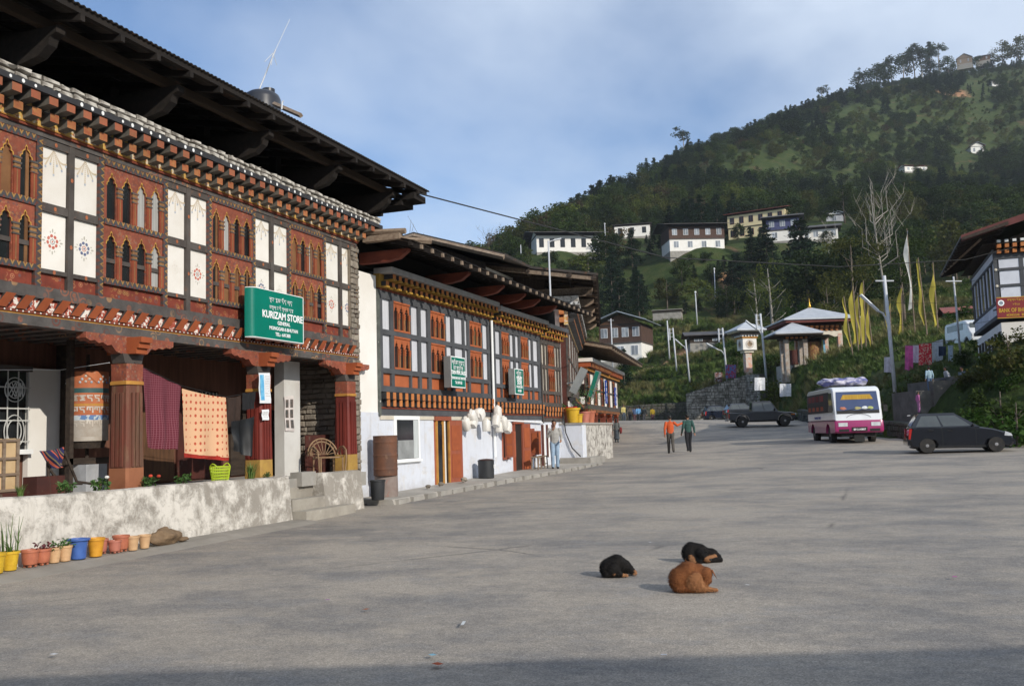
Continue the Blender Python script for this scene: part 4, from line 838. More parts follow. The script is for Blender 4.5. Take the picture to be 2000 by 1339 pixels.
def paper(name, label, cat, quad, X, m, extra=()):
    P = [gx(*p, X) for p in quad]; c = sum(P, Vector()) / 4; mb = MB(); mb.grid(lambda u, v: tuple(P[0].lerp(P[1], u).lerp(P[3].lerp(P[2], u), v) - c + Vector((math.sin(v * 9) * .008, 0, 0))), 4, 8)
    t = tag(mb.build(name, m, None, LOC(c), smooth=True), label, cat)
    for nm, (u0, u1, v0, v1), mm in extra:
        q = lambda u, v: P[0].lerp(P[1], u).lerp(P[3].lerp(P[2], u), v) + Vector((math.sin(v * 9) * .008 + .004, 0, 0)) - c
        MB().add([q(u0, v0), q(u1, v0), q(u1, v1), q(u0, v1)], [(0, 1, 2, 3)]).build(nm, mm, t, LOC(c))
PAP = mat('white_paper', (.78, .80, .82), (.72, .74, .77), 3, .8, 0); PRB = mat('blue_print', (.08, .35, .62), (.2, .5, .7), 9, .7, 0); PRG = mat('grey_print', (.45, .45, .45), (.75, .75, .75), 30, .7, 0); PRK = mat('dark_print', (.06, .07, .07), (.16, .12, .1), 12, .7, 0)
paper('poster', 'white health poster with blue picture strip pinned on the maroon column', 'poster', [(505, 728), (527, 728), (529, 787), (507, 787)], FX + .25, PAP, [('picture', (.08, .42, .06, .9), PRB)] + [('text_line', (.52, .92, .1 + k * .08, .13 + k * .08), PRG) for k in range(9)])
paper('notice', 'small white notice sheet below the poster on the maroon column', 'notice', [(511, 800), (525, 799), (525, 820), (512, 820)], FX + .25, PAP, [('text_line', (.15, .85, .2 + k * .15, .27 + k * .15), PRG) for k in range(4)])
paper('photo_sheet', 'tall sheet of small pictures on the white veranda pier', 'poster', [(555, 774), (573, 772), (575, 842), (557, 841)], FX - .68, mat('pinkish_paper', (.66, .6, .57), None, 4, .8, 0), [('picture', (.1 + .5 * i, .42 + .5 * i, .1 + .29 * j, .33 + .29 * j), PRK) for i in range(2) for j in range(3)])
def cane_chair():
    X = -11.25; b = gx(640, 925, X); t = thing('cane_chair', 'brown bamboo cane armchair with rounded back at the veranda end', 'chair', (X, b.y, .86), rad(-35)); m = mat('bamboo_cane', (.28, .18, .10), (.2, .12, .065), 6, .6, .2, rnd=.1)
    with Sub(t):
        r = .018
        for x, y in ((.24, -.26), (.24, .26), (-.22, -.24), (-.22, .24)): MB().tube([(x, y, 0), (x * .96, y, .38)], r, 7).build('leg', m, t)
        MB().tube([(.26 * math.cos(a) * 1.0, .29 * math.sin(a), .38) for a in np.linspace(0, 6.283, 25)], r, 7).build('seat_rim', m, t)
        mb = MB()
        for k in range(11): y = -.25 + k * .05; w = .25 * math.sqrt(max(0, 1 - (y / .29) ** 2)); mb.tube([(-w, y, .385), (w, y, .385)], .008, 5)
        mb.build('seat', m, t, kind='stuff')
        for s in (1, .82): MB().tube([(-.24 - .10 * math.sin(a), .36 * s * math.cos(a), .42 + .38 * s * math.sin(a)) for a in np.linspace(0, math.pi, 17)], r, 7).build('back_hoop', m, t)
        for k in range(9): a = math.pi * (k + .5) / 9; MB().tube([(-.22, .08 * math.cos(a), .44), (-.24 - .10 * math.sin(a), .36 * math.cos(a), .42 + .38 * math.sin(a))], .008, 5).build('back_spoke', m, t)
        for s in (-1, 1):
            MB().tube([(.24, s * .3, 0), (.28, s * .33, .35), (.24, s * .34, .54), (.08, s * .35, .62), (-.12, s * .36, .60), (-.26, s * .34, .46)], r, 7).build('arm', m, t); MB().tube([(.05 + .1 * math.cos(a), s * .34, .48 + .1 * math.sin(a)) for a in np.linspace(0, 6.283, 17)], .009, 5).build('arm_ring', m, t)
cane_chair()
def folding_frame():
    X = -11.5; a = gx(95, 940, X); t = thing('folding_frame', 'leaning wooden frame holding a striped navy and red textile', 'rack', (X, a.y, .86)); Pz = lambda x, y, X_=X: gx(x, y, X_)
    for q in ([(93, 900), (97, 962)], [(125, 880), (150, 940)], [(97, 944), (160, 944)], [(150, 940), (178, 944)], [(97, 915), (120, 948)]): MB().tube([Pz(*q[0]), Pz(*q[1])], .022, 6).build('bar', DARKW, t)
    o = hanging('striped_textile', 'folded navy textile with red and gold stripes draped over the frame', 'cloth', [(76, 880), (126, 872), (126, 912), (98, 914)], X + .06, cloth_material('striped_weave', 'stripe', (.03, .03, .09), (.42, .10, .06), 7), 1.5, .05, seed=9)
    boxp('wooden_block', DKRED, t, X - .25, X + .02, Pz(70, 930).y, Pz(125, 930).y, .86, 1.22)
folding_frame()
def crate_panel():
    X = -12.2; a, b = gx(-30, 900, X), gx(36, 900, X); z0, z1 = 1.0, gx(10, 856, X).z; t = thing('plywood_panel', 'pale plywood panel with wooden battens leaning under the grille window', 'panel', (X, (a.y + b.y) / 2, .86)); pm = mat('pale_plywood', (.55, .40, .23), (.46, .32, .17), 3, .7, .1)
    boxp('board', pm, t, X - .02, X, a.y, b.y, z0, z1)
    for y in (b.y - .03, b.y - .28, b.y - .55): boxp('batten', RAWW, t, X, X + .03, y - .025, y + .025, z0, z1)
    for z in (z0 + .02, z0 + .26, z0 + .5, z1 - .03): boxp('batten', RAWW, t, X + .002, X + .033, a.y, b.y, z - .02, z + .02)
    o = boxp('bench', DKRED, None, X - .2, X + .35, a.y - .5, gx(90, 940, X).y, .862, .99); tag(o, 'low maroon bench plank below the plywood panel', 'bench')
crate_panel()
# boards and sacking leaning in the end corner
t = thing('leaning_sacking', 'dark tarpaulin and torn brown paper leaning in the rubble corner', 'tarpaulin', (FX - 1.2, 19.3, .86))
hanging_m = mat('dark_tarp', (.03, .028, .026), None, 6, .8, .3)
MB().grid(lambda u, v: (FX - 1.4 + .25 * u + .05 * math.sin(u * 14), 18.55 + .4 * u, .87 + 1.5 * v * (1 - .2 * u)), 12, 8).build('tarp', hanging_m, t, smooth=True); MB().grid(lambda u, v: (FX - 1.1 + .05 * math.sin(u * 9 + v * 5), 18.35 + .28 * u, .9 + .95 * v * (1 - .3 * u)), 8, 8).build('torn_paper', mat('brown_paper', (.36, .26, .17), (.28, .2, .13), 5, .9, .3), t, smooth=True)
boxp('board', DKRED, t, FX - .62, FX - .58, 18.75, 19.75, .87, 1.75)
# ------------------------------------------------------------------ store sign
def sign1():
    X = FX + .42; tl, bl, br = gx(492, 560, X), gx(500, 657, X), gx(592, 662, X); y0, y1 = tl.y, br.y; z0, z1 = bl.z, tl.z; W_, H_ = y1 - y0, z1 - z0
    t = thing('store_sign', 'green enamel store sign with white lettering on the painted upper storey', 'sign', (X, y0, z0)); 
    with Sub(t):
        pr = [(0.0, -.17), (.015, -.09), (.05, -.03), (.12, .0)] + [(W_, .0)]
        mb = MB(); k = len(pr); vs = [(x, y, z) for z in (0, H_) for y, x in pr]; mb.add(vs, [(i, i + 1, k + i + 1, k + i) for i in range(k - 1)]); mb.add([(-.17, W_, 0), (-.17, W_, H_), (-.17, 0, 0), (-.17, 0, H_)], [(0, 1, 3, 2)])
        mb.build('board', GREEN, t, smooth=40)
        for z in (-.012, H_): mb = MB(); mb.add([(x + .008, y, z) for y, x in pr] + [(x + .008, y, z + .014) for y, x in pr] + [(-.17, W_, z), (-.17, W_, z + .014), (-.17, 0, z), (-.17, 0, z + .014)], [(i, i + 1, k + i + 1, k + i) for i in range(k - 1)] + [(*range(k), 2 * k, 2 * k + 2)[::-1], (*range(k, 2 * k), 2 * k + 1, 2 * k + 3)]); mb.build('trim', SIGNW, t)
        boxp('trim', SIGNW, t, -.17, .008, W_ - .002, W_ + .012, 0, H_)
        e = .006; c = W_ * .55
        link('script', script_mesh([6, 1, -1, 2, 3, -1, 5, 4, -1, 0, 4], .088, SIGNW), t, LOC((e, c, H_ * .86))); link('script', script_mesh([3, 6, 0, -1, 1, 5, -1, 6, 0, 3, -1, 4, 2], .075, SIGNW), t, LOC((e, c + .02, H_ * .69)))
        def tx(s, z, size, bold, y=c, sx=1.): link('lettering', text_mesh(s, size, SIGNW, bold, sx), t, LOC((e, y, z)))
        tx('KURIZAM STORE', H_ * .435, .195, .03, W_ * .585, .97); tx('GENERAL', H_ * .315, .105, .02, W_ * .6); tx('MONGGAR-E-BHUTAN', H_ * .195, .098, .02, W_ * .6); tx('TEL:- 641300', H_ * .075, .098, .02, W_ * .58)
        for y in (.25, W_ - .25): boxp('bracket', DARKW, t, -.45, -.17, y - .02, y + .02, .1, .14)
sign1()
# ------------------------------------------------------------------ roof tank, aerial and plank
p = gx(512, 200, -13.0); t = thing('water_tank', 'black plastic water tank standing on the dark roof', 'water tank', (p.x, p.y, 8.5)); bk = mat('black_polythene', (.02, .022, .03), (.03, .032, .04), 3, .35, 0, spec=.5)
zt = gx(512, 180, -13.0).z
MB().lathe([(.44, 8.4), (.44, zt - .2), (.40, zt - .1), (.3, zt - .03), (.18, zt)], 28, 0, (p.x, p.y, 0)).build('tank_body', bk, t, smooth=40); MB().lathe([(.15, zt - .05), (.15, zt + .09), (.12, zt + .1)], 20, 0, (p.x + .1, p.y + .12, 0)).build('tank_lid', bk, t, smooth=40)
p0, p1 = gx(505, 178, -13.6), gx(538, 98, -13.6); t = thing('radio_aerial', 'thin metal aerial with short arms leaning above the water tank', 'aerial', (p0.x, p0.y, 8.9)); top = gx(566, 38, -13.6)
MB().tube([p0, p1], .018, 6).build('mast', GALV, t); MB().tube([p1, top], .007, 5).build('whip', GALV, t)
for q in ((541, 128), (517, 121), (530, 128)): MB().tube([gx(533, 104, -13.6), gx(*q, -13.6 + .3 * (q[0] == 530))], .008, 4).build('radial', GALV, t)
t = thing('roof_plank', 'weathered plank with pipe fitting jutting over the roof edge', 'plank', gx(540, 205, -11.0)); MB().tube([gx(535, 203, -11.2), gx(588, 226, -10.2)], .05, 4).build('plank', RAWW, t); MB().tube([gx(550, 214, -10.8), gx(551, 200, -10.8), gx(553, 198, -10.8)], .018, 6).build('fitting', GALV, t)
# ------------------------------------------------------------------ row of shops beyond
SX = -11.4
frame((SX, 0, 0))
row = thing('shop_row', 'long pale blue shop row with slate and orange timber upper storey', 'building', (0, 27, .2))
KH = [mat('orange_block_face', (.50, .20, .06), (.42, .14, .05), 8, .7, .1, rnd=.2), mat('dark_block_side', (.045, .047, .05), (.03, .03, .033), 4, .8, .1)]
KHY = mat('yellow_block_foot', (.42, .25, .04), (.33, .18, .04), 6, .7, .1)
def facade_unit(H, Y0, Y1, ztop, dz, cells, key, boardm, panes, n=3, panelm=GREYP, framem=SLATE, orange=ORANGE, oldpaint=False, low_rows=2):
    """upper storey between Y0 and Y1; cells = list of (kind, y0, y1) with kind w (panel) or b (window)"""
    Z = lambda z: z + dz
    boxp('wall', framem, H, -5, -.12, Y0, Y1, Z(2.2), Z(5.9))
    zr = [(3.42, 4.29), (4.42, 5.22)]
    ys = [Y0]
    for kd, a, b in cells:
        ys += [a, b]
        for r, (z0, z1) in enumerate(zr):
            if kd == 'w': boxp('plaster_panel', panelm, H, -.1, -.03, a, b, Z(z0), Z(z1))
        if kd == 'b':
            for z0, z1 in zr: window_bay(H, a, b, Z(z0), Z(z1), n, 1, boardm, None, [DOCH, boardm, boardm], panes, .05, key, .36, int(a * 10))
        boxp('orange_panel', orange, H, -.1, -.03, a, b, Z(2.97), Z(3.29))
    ys.append(Y1)
    for i in range(0, len(ys), 2):
        if ys[i + 1] - ys[i] > .02: boxp('post', framem, H, -.11, .03, ys[i], ys[i + 1], Z(2.95), Z(5.3))
    for z0, z1, x in ((2.81, 2.96, .045), (3.29, 3.42, .034), (4.29, 4.42, .034), (5.22, 5.42, .036), (5.42, 5.47, .06)): boxp('rail', framem if z0 < 5.4 else RED, H, -.12, x, Y0, Y1, Z(z0), Z(z1))
    blk = lambda w, h, d: (lambda mb: mb.mesh('beam_block', [KH[0], KH[1], KHY]))(MB().box(0, d, -w / 2, w / 2, h * .3, h, 1).box(d + .001, d + .012, -w / 2, w / 2, h * .3, h, 0).box(0, d + .03, -w / 2 - .01, w / 2 + .01, 0, h * .3 - .003, 2))
    for z, d, x0, h in ((5.47, .20, .0, .17), (5.65, .32, .0, .17)):
        me = cached(('kb', d, h), lambda: blk(.15, h, d)); k = int((Y1 - Y0) / .33)
        for i in range(k): link('beam_block', me, H, LOC((x0, Y0 + (i + (.5 if z < 5.6 else .98)) * (Y1 - Y0) / k, Z(z))))
    boxp('cornice_backing', KHY, H, -.12, .06, Y0, Y1, Z(5.47), Z(5.83)); boxp('cornice_cap', mat('pale_grey_cap', (.42, .41, .40), (.33, .32, .31), 3, .85, .2), H, -.1, .42, Y0, Y1, Z(5.83), Z(5.97))
    for z, d in ((2.60, .16), (2.42, .10)):
        me = cached(('lb', d), lambda: MB().box(0, d, -.08, .08, .02, .19, 1).box(d + .001, d + .012, -.08, .08, .02, .19, 0).mesh('beam_block', KH)); k = int((Y1 - Y0) / .345)
        for i in range(k): link('beam_block', me, H, LOC((0, Y0 + (i + (.5 if d > .12 else .85)) * (Y1 - Y0) / k, Z(z))))
    boxp('backing', KH[1], H, -.12, -.004, Y0, Y1, Z(2.40), Z(2.81)); boxp('moulding', RED, H, -.12, .05, Y0, Y1, Z(2.375), Z(2.42)); boxp('beam', framem, H, -.12, .03, Y0, Y1, Z(2.22), Z(2.375))
PY = lambda px, py: gx(px, py, SX).y
def cells(spec, py=600): return [(k, PY(a, py), PY(b, py)) for k, a, b in spec]
GS = [GLASSD, mat('green_shutter', (.03, .07, .045), None, 3, .6, .1), GLASSD]
uA = cells([('w', 745, 761), ('b', 767, 798), ('w', 801, 815), ('w', 820, 833), ('b', 839, 866), ('w', 869, 880), ('w', 885, 902), ('w', 905, 911), ('b', 915, 937), ('w', 940, 950)], 620)
uB = cells([('w', 966, 976), ('b', 978, 992), ('w', 994.5, 1002), ('w', 1005, 1012), ('b', 1015.5, 1029), ('w', 1031, 1037), ('w', 1039.5, 1049)], 670)
uC = cells([('w', 1056.5, 1061), ('w', 1063, 1067), ('b', 1068.5, 1080), ('w', 1082, 1086), ('w', 1087.5, 1091)], 690)
YA0, YA1, YB1, YC1 = PY(738, 620), PY(953.5, 620), PY(1053, 670), PY(1093, 690)
facade_unit(row, YA0, YA1, 0, 0, uA, 'a', ORANGE, GS)
facade_unit(row, YA1 + .12, YB1, 0, -.09, uB, 'b', ORANGE, [GLASSD, GLASSD, SHUTB])
facade_unit(row, YB1 + .06, YC1, 0, -.16, uC, 'c', DKORANGE, [GLASSD, SHUTB], panelm=mat('cream_panel', (.62, .57, .48), (.52, .47, .39), 3, .8, .1, rnd=.1), framem=GREYT, orange=DKORANGE)
def row_lower():
    H = row
    boxp('ground_wall', BLUEW, H, -5, .0, 20.35, YB1 + .02, -.3, 2.26); boxp('ground_wall', BLUEW, H, -5, .0, YB1 + .03, YC1, -.3, 2.1)
    boxp('end_pier', WHITE, H, -5, .02, 20.3, YA0 - .12, 2.26, 5.75); boxp('end_pier_face', BLUEW, H, -.5, .03, 20.34, YA0 - .1, -.3, 2.28); boxp('pier_return', mat('grey_render', (.46, .43, .39), (.40, .37, .33), 2, .9, .3), H, -5, .04, 20.2, 20.33, .4, 5.6)
    boxp('corner_post', mat('worn_green_post', (.12, .13, .115), (.07, .075, .07), 3, .7, .2, c3=(.5, .5, .45), lo3=.62, hi3=.68), H, -.1, .06, YA0 - .12, YA0, 2.2, 5.42)
    boxp('lintel_strip', CREAM, H, .002, .03, YA0, YA1, 2.10, 2.2)
    # shop window
    q = lambda px: PY(px, 850); y0, y1 = q(768), q(818); w = boxp('shop_window', SIGNW, H, .005, .04, y0, y1, gx(790, 905, SX).z, gx(790, 812, SX).z); z0, z1 = gx(790, 900, SX).z, gx(790, 818, SX).z
    boxp('pane', GLASSD, w, .03, .046, y0 + .14, y1 - .12, z0 + .06, z1 - .02); boxp('curtain', mat('pale_curtain', (.55, .58, .58), (.45, .48, .48), 2, .9, .1, stretch=(1, 12, 1)), w, .046, .05, y1 - .42, y1 - .14, z0 + .07, z1 - .03)
    boxp('window_sill', SIGNW, w, .005, .10, y0 - .02, y1 + .02, z0 - .03, z0 + .03); boxp('counter', mat('grey_counter', (.3, .31, .31), None, 3, .7, .1), w, .046, .052, y0 + .16, y1 - .42, z0 + .07, z0 + .55)
    # doors with open board shutters
    SH = mat('rust_red_shutter', (.30, .085, .045), (.24, .07, .04), 2.5, .6, .15, rnd=.15, stretch=(1, 5, .6))
    def shutter(par, y, z0, z1, wd, ang, nm='shutter'):
        mb = MB(); mb.box(0, .035, 0, wd, 0, z1 - z0)
        o = mb.build(nm, SH, par, LOC((.03, y, z0), ang))
        with Sub(o):
            for a, b in ((.08, .46), (.52, .92)): boxp('sunk_panel', DKORANGE, o, .035, .047, wd * .16, wd * .84, (z1 - z0) * a, (z1 - z0) * b)
    def door(px0, px1, zt, zb, glass, opn=True):
        y0, y1 = q(px0), q(px1); d = boxp('door', mat('door_dark', (.03, .022, .018), None, 3, .5, 0), H, .003, .02, y0, y1, zb, zt); fm = OCHRE if glass else SH
        boxp('door_frame', fm, d, .003, .07, y0 - .07, y0, zb, zt); boxp('door_frame', fm, d, .003, .07, y1, y1 + .07, zb, zt); boxp('lintel', SH, d, .003, .09, y0 - .15, y1 + .15, zt, zt + .12)
        if glass: boxp('door_leaf', GLASSD, d, .02, .04, y0 + .05, y0 + (y1 - y0) * .45, zb + .1, zt - .1); boxp('leaf_frame', OCHRE, d, .02, .05, y0 + (y1 - y0) * .45, y0 + (y1 - y0) * .6, zb, zt); boxp('leaf_edge', PANEL, d, .02, .055, y0 + (y1 - y0) * .62, y0 + (y1 - y0) * .72, zb, zt)
        shutter(d, y0 - .05, zb + .03, zt, .42, rad(180 - 22)) if opn else None
        shutter(d, y1 + .05, zb + .03, zt, .55 if glass else .45, rad(-20))
        return d
    door(851, 873, 2.08, .24, True)
    boxp('narrow_window', GLASSD, H, .003, .015, q(897), q(901), .95, 2.05)
    zb = .2
    def swin(px0, px1, z0, z1):
        y0, y1 = q(px0), q(px1); d = boxp('window', GLASSD, H, .003, .015, y0, y1, z0, z1); boxp('lintel', SH, d, .003, .07, y0 - .06, y1 + .06, z1, z1 + .09); boxp('window_sill', SH, d, .003, .08, y0 - .06, y1 + .06, z0 - .07, z0)
        shutter(d, y0, z0, z1, .36, rad(180 - 25)); shutter(d, y1, z0, z1, .36, rad(-28)); shutter(d, (y0 + y1) / 2 - .02, z0, z1, .3, rad(-80))
    swin(981, 989, .85, 1.72); door(1003, 1017, 1.98, .2, False); swin(1030, 1040, .85, 1.72)
    for a, b in ((1057, 1062), (1066.5, 1070.5), (1077, 1081)): d = boxp('doorway', DKRED, H, -.05, .006, q(a), q(b), .15 if a < 1060 else .7, 1.95); boxp('reveal', WHITE, d, .0, .012, q(b), q(b) + .12, .15 if a < 1060 else .7, 1.95)
    # white conduit pipes
    for y in (YA1 + .06,): MB().tube([(.09, y, .9), (.09, y, 5.4)], .045, 8).build('downpipe', SIGNW, H); boxp('pipe_box', SIGNW, H, .01, .16, y - .09, y + .09, 2.05, 2.35)
    MB().tube([(.09, YA1 + .15, 2.12), (.09, YB1 - .2, 2.02)], .03, 7).build('conduit', SIGNW, H); MB().tube([(.07, YB1, 2.0), (.07, YB1, 4.3)], .035, 7).build('downpipe', GREYT, H); MB().tube([(.06, YC1, .4), (.06, YC1, 2.6)], .045, 7).build('downpipe', SIGNW, H)
    boxp('pier_stain', mat('grey_damp_patch', (.42, .41, .39), (.5, .49, .48), 5, .9, .2), H, .001, .004, q(948) - .3, q(960), .24, 1.0) if False else None
    # roof
    tin = MATS['rusted_roof_sheet']; ex, ez = 1.55, 6.35; Y0 = PY(700, 470) - .1
    corrugated(Y0, YB1 + 2.2, [(ex, ez), (-.2, ez + .5), (-3.5, ez + 1.35), (-8, ez + .3)], .105, .016, [tin], 'roof', H)
    for x in (ex - .1, ex - .9, ex - 1.7): boxp('purlin', SHADEW, H, x - .05, x + .05, Y0, YB1 + 2.1, ez + (ex - x) * .285 - .14, ez + (ex - x) * .285 - .03)
    y = Y0 + .15; k = 0
    while y < YB1 + 2.1:
        mb = MB(); mb.prism([(ex + .12, ez - .2), (ex + .12, ez - .1), (-2.6, ez - .1 + (ex + 2.6) * .285), (-2.6, ez - .22 + (ex + 2.6) * .285)], 'y', y - .045, y + .045); mb.build('rafter', SHADEW, H)
        boxp('rafter_end', RAWW, H, ex + .12, ex + .17, y - .045, y + .045, ez - .2, ez - .1); y += .62; k += 1
    for px in (716, 843, 915, 960, 990, 1025):
        y = PY(px, 540); MB().prism([(-1, 5.98), (.6, 5.98), (.95, 6.04), (1.18, 6.2), (1.2, 6.26), (-1, 6.26)], 'y', y - .09, y + .09).build('tie_beam', RED, H)
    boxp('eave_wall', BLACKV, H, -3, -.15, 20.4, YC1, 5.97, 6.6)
    boxp('gable_plank', RAWW, H, .2, 1.2, Y0 - .05, Y0 + .15, 6.42, 6.56); MB().tube([(.9, Y0 + .3, 6.5), (1.5, Y0 + 1.1, 6.52)], .08, 6).build('log_end', RAWW, H); MB().tube([(-.6, Y0 - .1, 6.7), (1.3, Y0 + .1, 6.62)], .075, 6).build('log_end', RAWW, H)
row_lower()
frame()
# pavement in front of the shops
pv = MB(); L_ = [(20.0, -10.35), (24, -10.25), (28, -10.15), (32, -9.95), (36.5, -9.7)]
for y, x in L_:
    z = rz_(x, y); pv.v += [(-11.6, y, .22 + (y - 20) * .012), (x - .02, y, .20 + (y - 20) * .012), (x, y, .17 + (y - 20) * .012), (x + .06, y, z - .15)]
for i in range(len(L_) - 1):
    for j in range(3): pv.f.append((i * 4 + j, i * 4 + j + 1, (i + 1) * 4 + j + 1, (i + 1) * 4 + j)); pv.m.append(0)
pv.f += [(3, 2, 1, 0), tuple(range((len(L_) - 1) * 4, len(L_) * 4))]; pv.m += [0, 0]
o = pv.build('pavement', mat('grey_pavement', (.36, .335, .30), (.28, .26, .23), 1.2, .9, .4, c3=(.22, .2, .18), lo3=.58, hi3=.7), kind='structure')
rng = random.Random(4)
for y in np.arange(20.1, 36, .75):   # kerb stones along its edge
    x = float(np.interp(y, [a for a, b in L_], [b for a, b in L_])); l = rng.uniform(.5, .72)
    MB().box(-.09, .1, 0, l, -.22, rng.uniform(.0, .03)).build('kerb_stone', CONC, o, LOC((x, float(y), .185 + (y - 20) * .012)))
def green_sign(label, X, px0, px1, py0, py1, lines, tilt=0, dep=.22):
    tl, br = gx(px0, py0, X), gx(px1, py1, X); W_, H_ = br.y - tl.y, tl.z - br.z; t = thing('shop_sign', label, 'sign', (X, tl.y, br.z))
    with Sub(t):
        boxp('sign_box', TINBACK, t, -dep, 0, 0, W_, 0, H_); boxp('border', SIGNW, t, 0, .006, 0, W_, 0, H_); boxp('face', GREEN, t, .006, .010, .03, W_ - .03, .03, H_ - .03)
        for body, zf, size, bold in lines:
            if isinstance(body, str): link('lettering', text_mesh(body, size, SIGNW, bold, .9), t, LOC((.013, W_ / 2, H_ * zf)))
            else: link('script', script_mesh(body, size, SIGNW, .2), t, LOC((.013, W_ / 2, H_ * zf)))
        for z in (.15, H_ - .15): boxp('bracket', DARKW, t, -dep - .2, -dep, W_ * .4, W_ * .5, z - .02, z + .02)
green_sign('green sign with two script lines reading SALES, fixed left of the white downpipe', SX + .42, 880, 909, 694.5, 758, [([0, 5, 3, 1, 6, 2, 4], .15, .2) if False else ([0, 5, 3, 1, 6, 2, 4], .86, .125, 0), ([3, 1, 6, 2, 4, 0], .68, .115, 0), ('TDEN PEML SALES', .43, .15, .03), ('MONGGAR EAST BHUTAN', .27, .10, .03), ('Tel: 641162', .12, .12, .02)])
green_sign('narrow green sign with script and four white text lines beyond the downpipe', SX + .42, 1004.5, 1023, 719, 771, [([0, 5, 3, 1], .88, .13, 0), ([3, 1, 6], .72, .13, 0), ('YESHEY', .55, .19, .03), ('DORJI', .39, .19, .03), ('MONGGAR', .25, .13, .02), ('641280', .1, .13, .02)])
def street_goods():
    # rusty drum standing on a second one
    X = -10.92; b = gx(754, 972, X); t = thing('oil_drum', 'tall rusty oil drum standing on a grey drum by the terrace wall', 'drum', (X, b.y, .2)); z0 = gx(754, 928, X).z; z1 = gx(754, 850, X).z; r = wpx(47, b) / 2
    MB().lathe([(r * .99, z0), (r, z0 + .02)] + [(r * (1.03 if abs((k % 10) - 5) < 1 else 1), z0 + (z1 - z0) * k / 30) for k in range(1, 30)] + [(r * 1.02, z1 - .01), (r, z1)], 28, 0, (X, b.y, 0)).build('upper_drum', RUST, t, smooth=30)
    MB().lathe([(r * .95, .2), (r * .98, .25), (r * .97, z0 - .01)], 24, 0, (X - .02, b.y + .06, 0)).build('lower_drum', mat('grey_faded_drum', (.25, .21, .19), (.2, .15, .13), 3, .8, .3, c3=(.28, .1, .07), lo3=.6, hi3=.68), t, smooth=30)
    bkm = mat('black_bin_plastic', (.022, .024, .027), (.03, .032, .035), 4, .5, .05, spec=.4)
    p = gx(738, 972, -10.62); o = MB().lathe([(.14, 0), (.15, .02), (.17, .42), (.185, .43), (.185, .46), (.16, .46), (.15, .3)], 20, 0, caps=False).build('black_bucket', bkm, None, LOC((-10.62, p.y, .21)), smooth=35); tag(o, 'small black bucket squeezed beside the rusty drum', 'bucket')
    X = -10.95; b = gx(950, 934, X); zb = .31; r = wpx(32, b) / 2; h = gx(950, 897, X).z - zb
    t = thing('rubbish_bin', 'black cylindrical rubbish bin lettered USE on the pavement', 'bin', (X, b.y, zb))
    with Sub(t):
        MB().lathe([(r * .96, 0), (r * .97, .02), (r, h * .92), (r * 1.04, h * .93), (r * 1.04, h * .97), (r * .95, h * .97), (r * .9, h * .7)], 28, 0, caps=False).build('bin_body', bkm, t, smooth=35); MB().lathe([(r * .95, h * .985), (r * .9, h * 1.02), (.05, h * 1.05)], 24, 0).build('lid', mat('dark_red_lid', (.08, .03, .025), None, 4, .6, .1), t, smooth=35)
        link('lettering', text_mesh('USE', .16, SIGNW, .04), t, LOC((r * .985, .10, h * .52), .12)); link('lettering', text_mesh('ME', .09, SIGNW, .02), t, LOC((r * .985, .14, h * .34), .12))
    # jerrycans in two bunches
    jm = mat('milky_plastic', (.72, .70, .66), (.66, .63, .58), 3, .5, .05, rnd=.08, spec=.35)
    def can(w, d, h):
        mb = MB(); k = [(.9, 0), (1, .06), (1, .78), (.85, .9), (.55, .97)]; n = 16; vs = []
        for s, z in k:
            for i in range(n):
                a = 2 * math.pi * (i + .5) / n; c, q = math.cos(a), math.sin(a); e = .5; vs.append((d / 2 * s * math.copysign(abs(c) ** e, c), w / 2 * s * math.copysign(abs(q) ** e, q), h * z))
        mb.add(vs, [(i * n + j, i * n + (j + 1) % n, (i + 1) * n + (j + 1) % n, (i + 1) * n + j) for i in range(len(k) - 1) for j in range(n)] + [tuple(range(n - 1, -1, -1)), tuple((len(k) - 1) * n + j for j in range(n))]); mb.lathe([(.035, h * .95), (.035, h * 1.06)], 10, 0, (0, w * .22, 0)); mb.tube([(0, -w * .25, h * .93), (0, -w * .2, h * 1.06), (0, w * .05, h * 1.06), (0, w * .1, h * .95)], .014, 6)
        return mb.mesh('can', [jm], smooth=35)
    cm = can(.27, .2, .34); X = SX + .28
    for lab, L in (('bunch of white jerrycans hanging left of the white downpipe', [(912, 828, 25), (935, 805, -60), (925, 812, 40), (938, 795, 100), (950, 832, 0), (922, 822, -30)]), ('bunch of white jerrycans tied up on the wall right of the downpipe', [(972, 806, 0), (968, 822, -20), (985, 826, 20), (975, 834, -8), (990, 834, -25)])):
        b = gx(L[0][0], 860, X); t = thing('jerrycan_bunch', lab, 'jerrycans', (X, b.y, 1.5), group='hanging jerrycans')
        for k, (px, py, an) in enumerate(L): c = gx(px, py, X + .06 * (k % 3)); link('can', cm, t, LOC((c.x, c.y, c.z - .16), 0, 1.12, rx=rad(an)))
        MB().tube([gx(L[0][0] + 8, L[0][1] - 14, X), gx(L[0][0] + 14, 782, SX + .1)], .008, 4).build('string', STEMM, t)
    # stools
    for k, (px, lab) in enumerate(((1048, 'small grey wooden stool against the shop wall'), (1061, 'second wooden stool next to the standing man'))):
        c = gx(px, 915, -10.85); t = thing('stool', lab, 'stool', (-10.85, c.y, rz_(-10.85, c.y) + .12), group='stools by the wall')
        with Sub(t):
            zz = .42; boxp('seat', RAWW, t, -.14, .14, -.2, .2, zz, zz + .04)
            for x in (-.1, .1):
                for y in (-.15, .15): MB().tube([(x * 1.2, y * 1.15, 0), (x, y, zz)], .022, 5).build('leg', RAWW, t)
            boxp('stretcher', RAWW, t, .09, .11, -.15, .15, .15, .19)
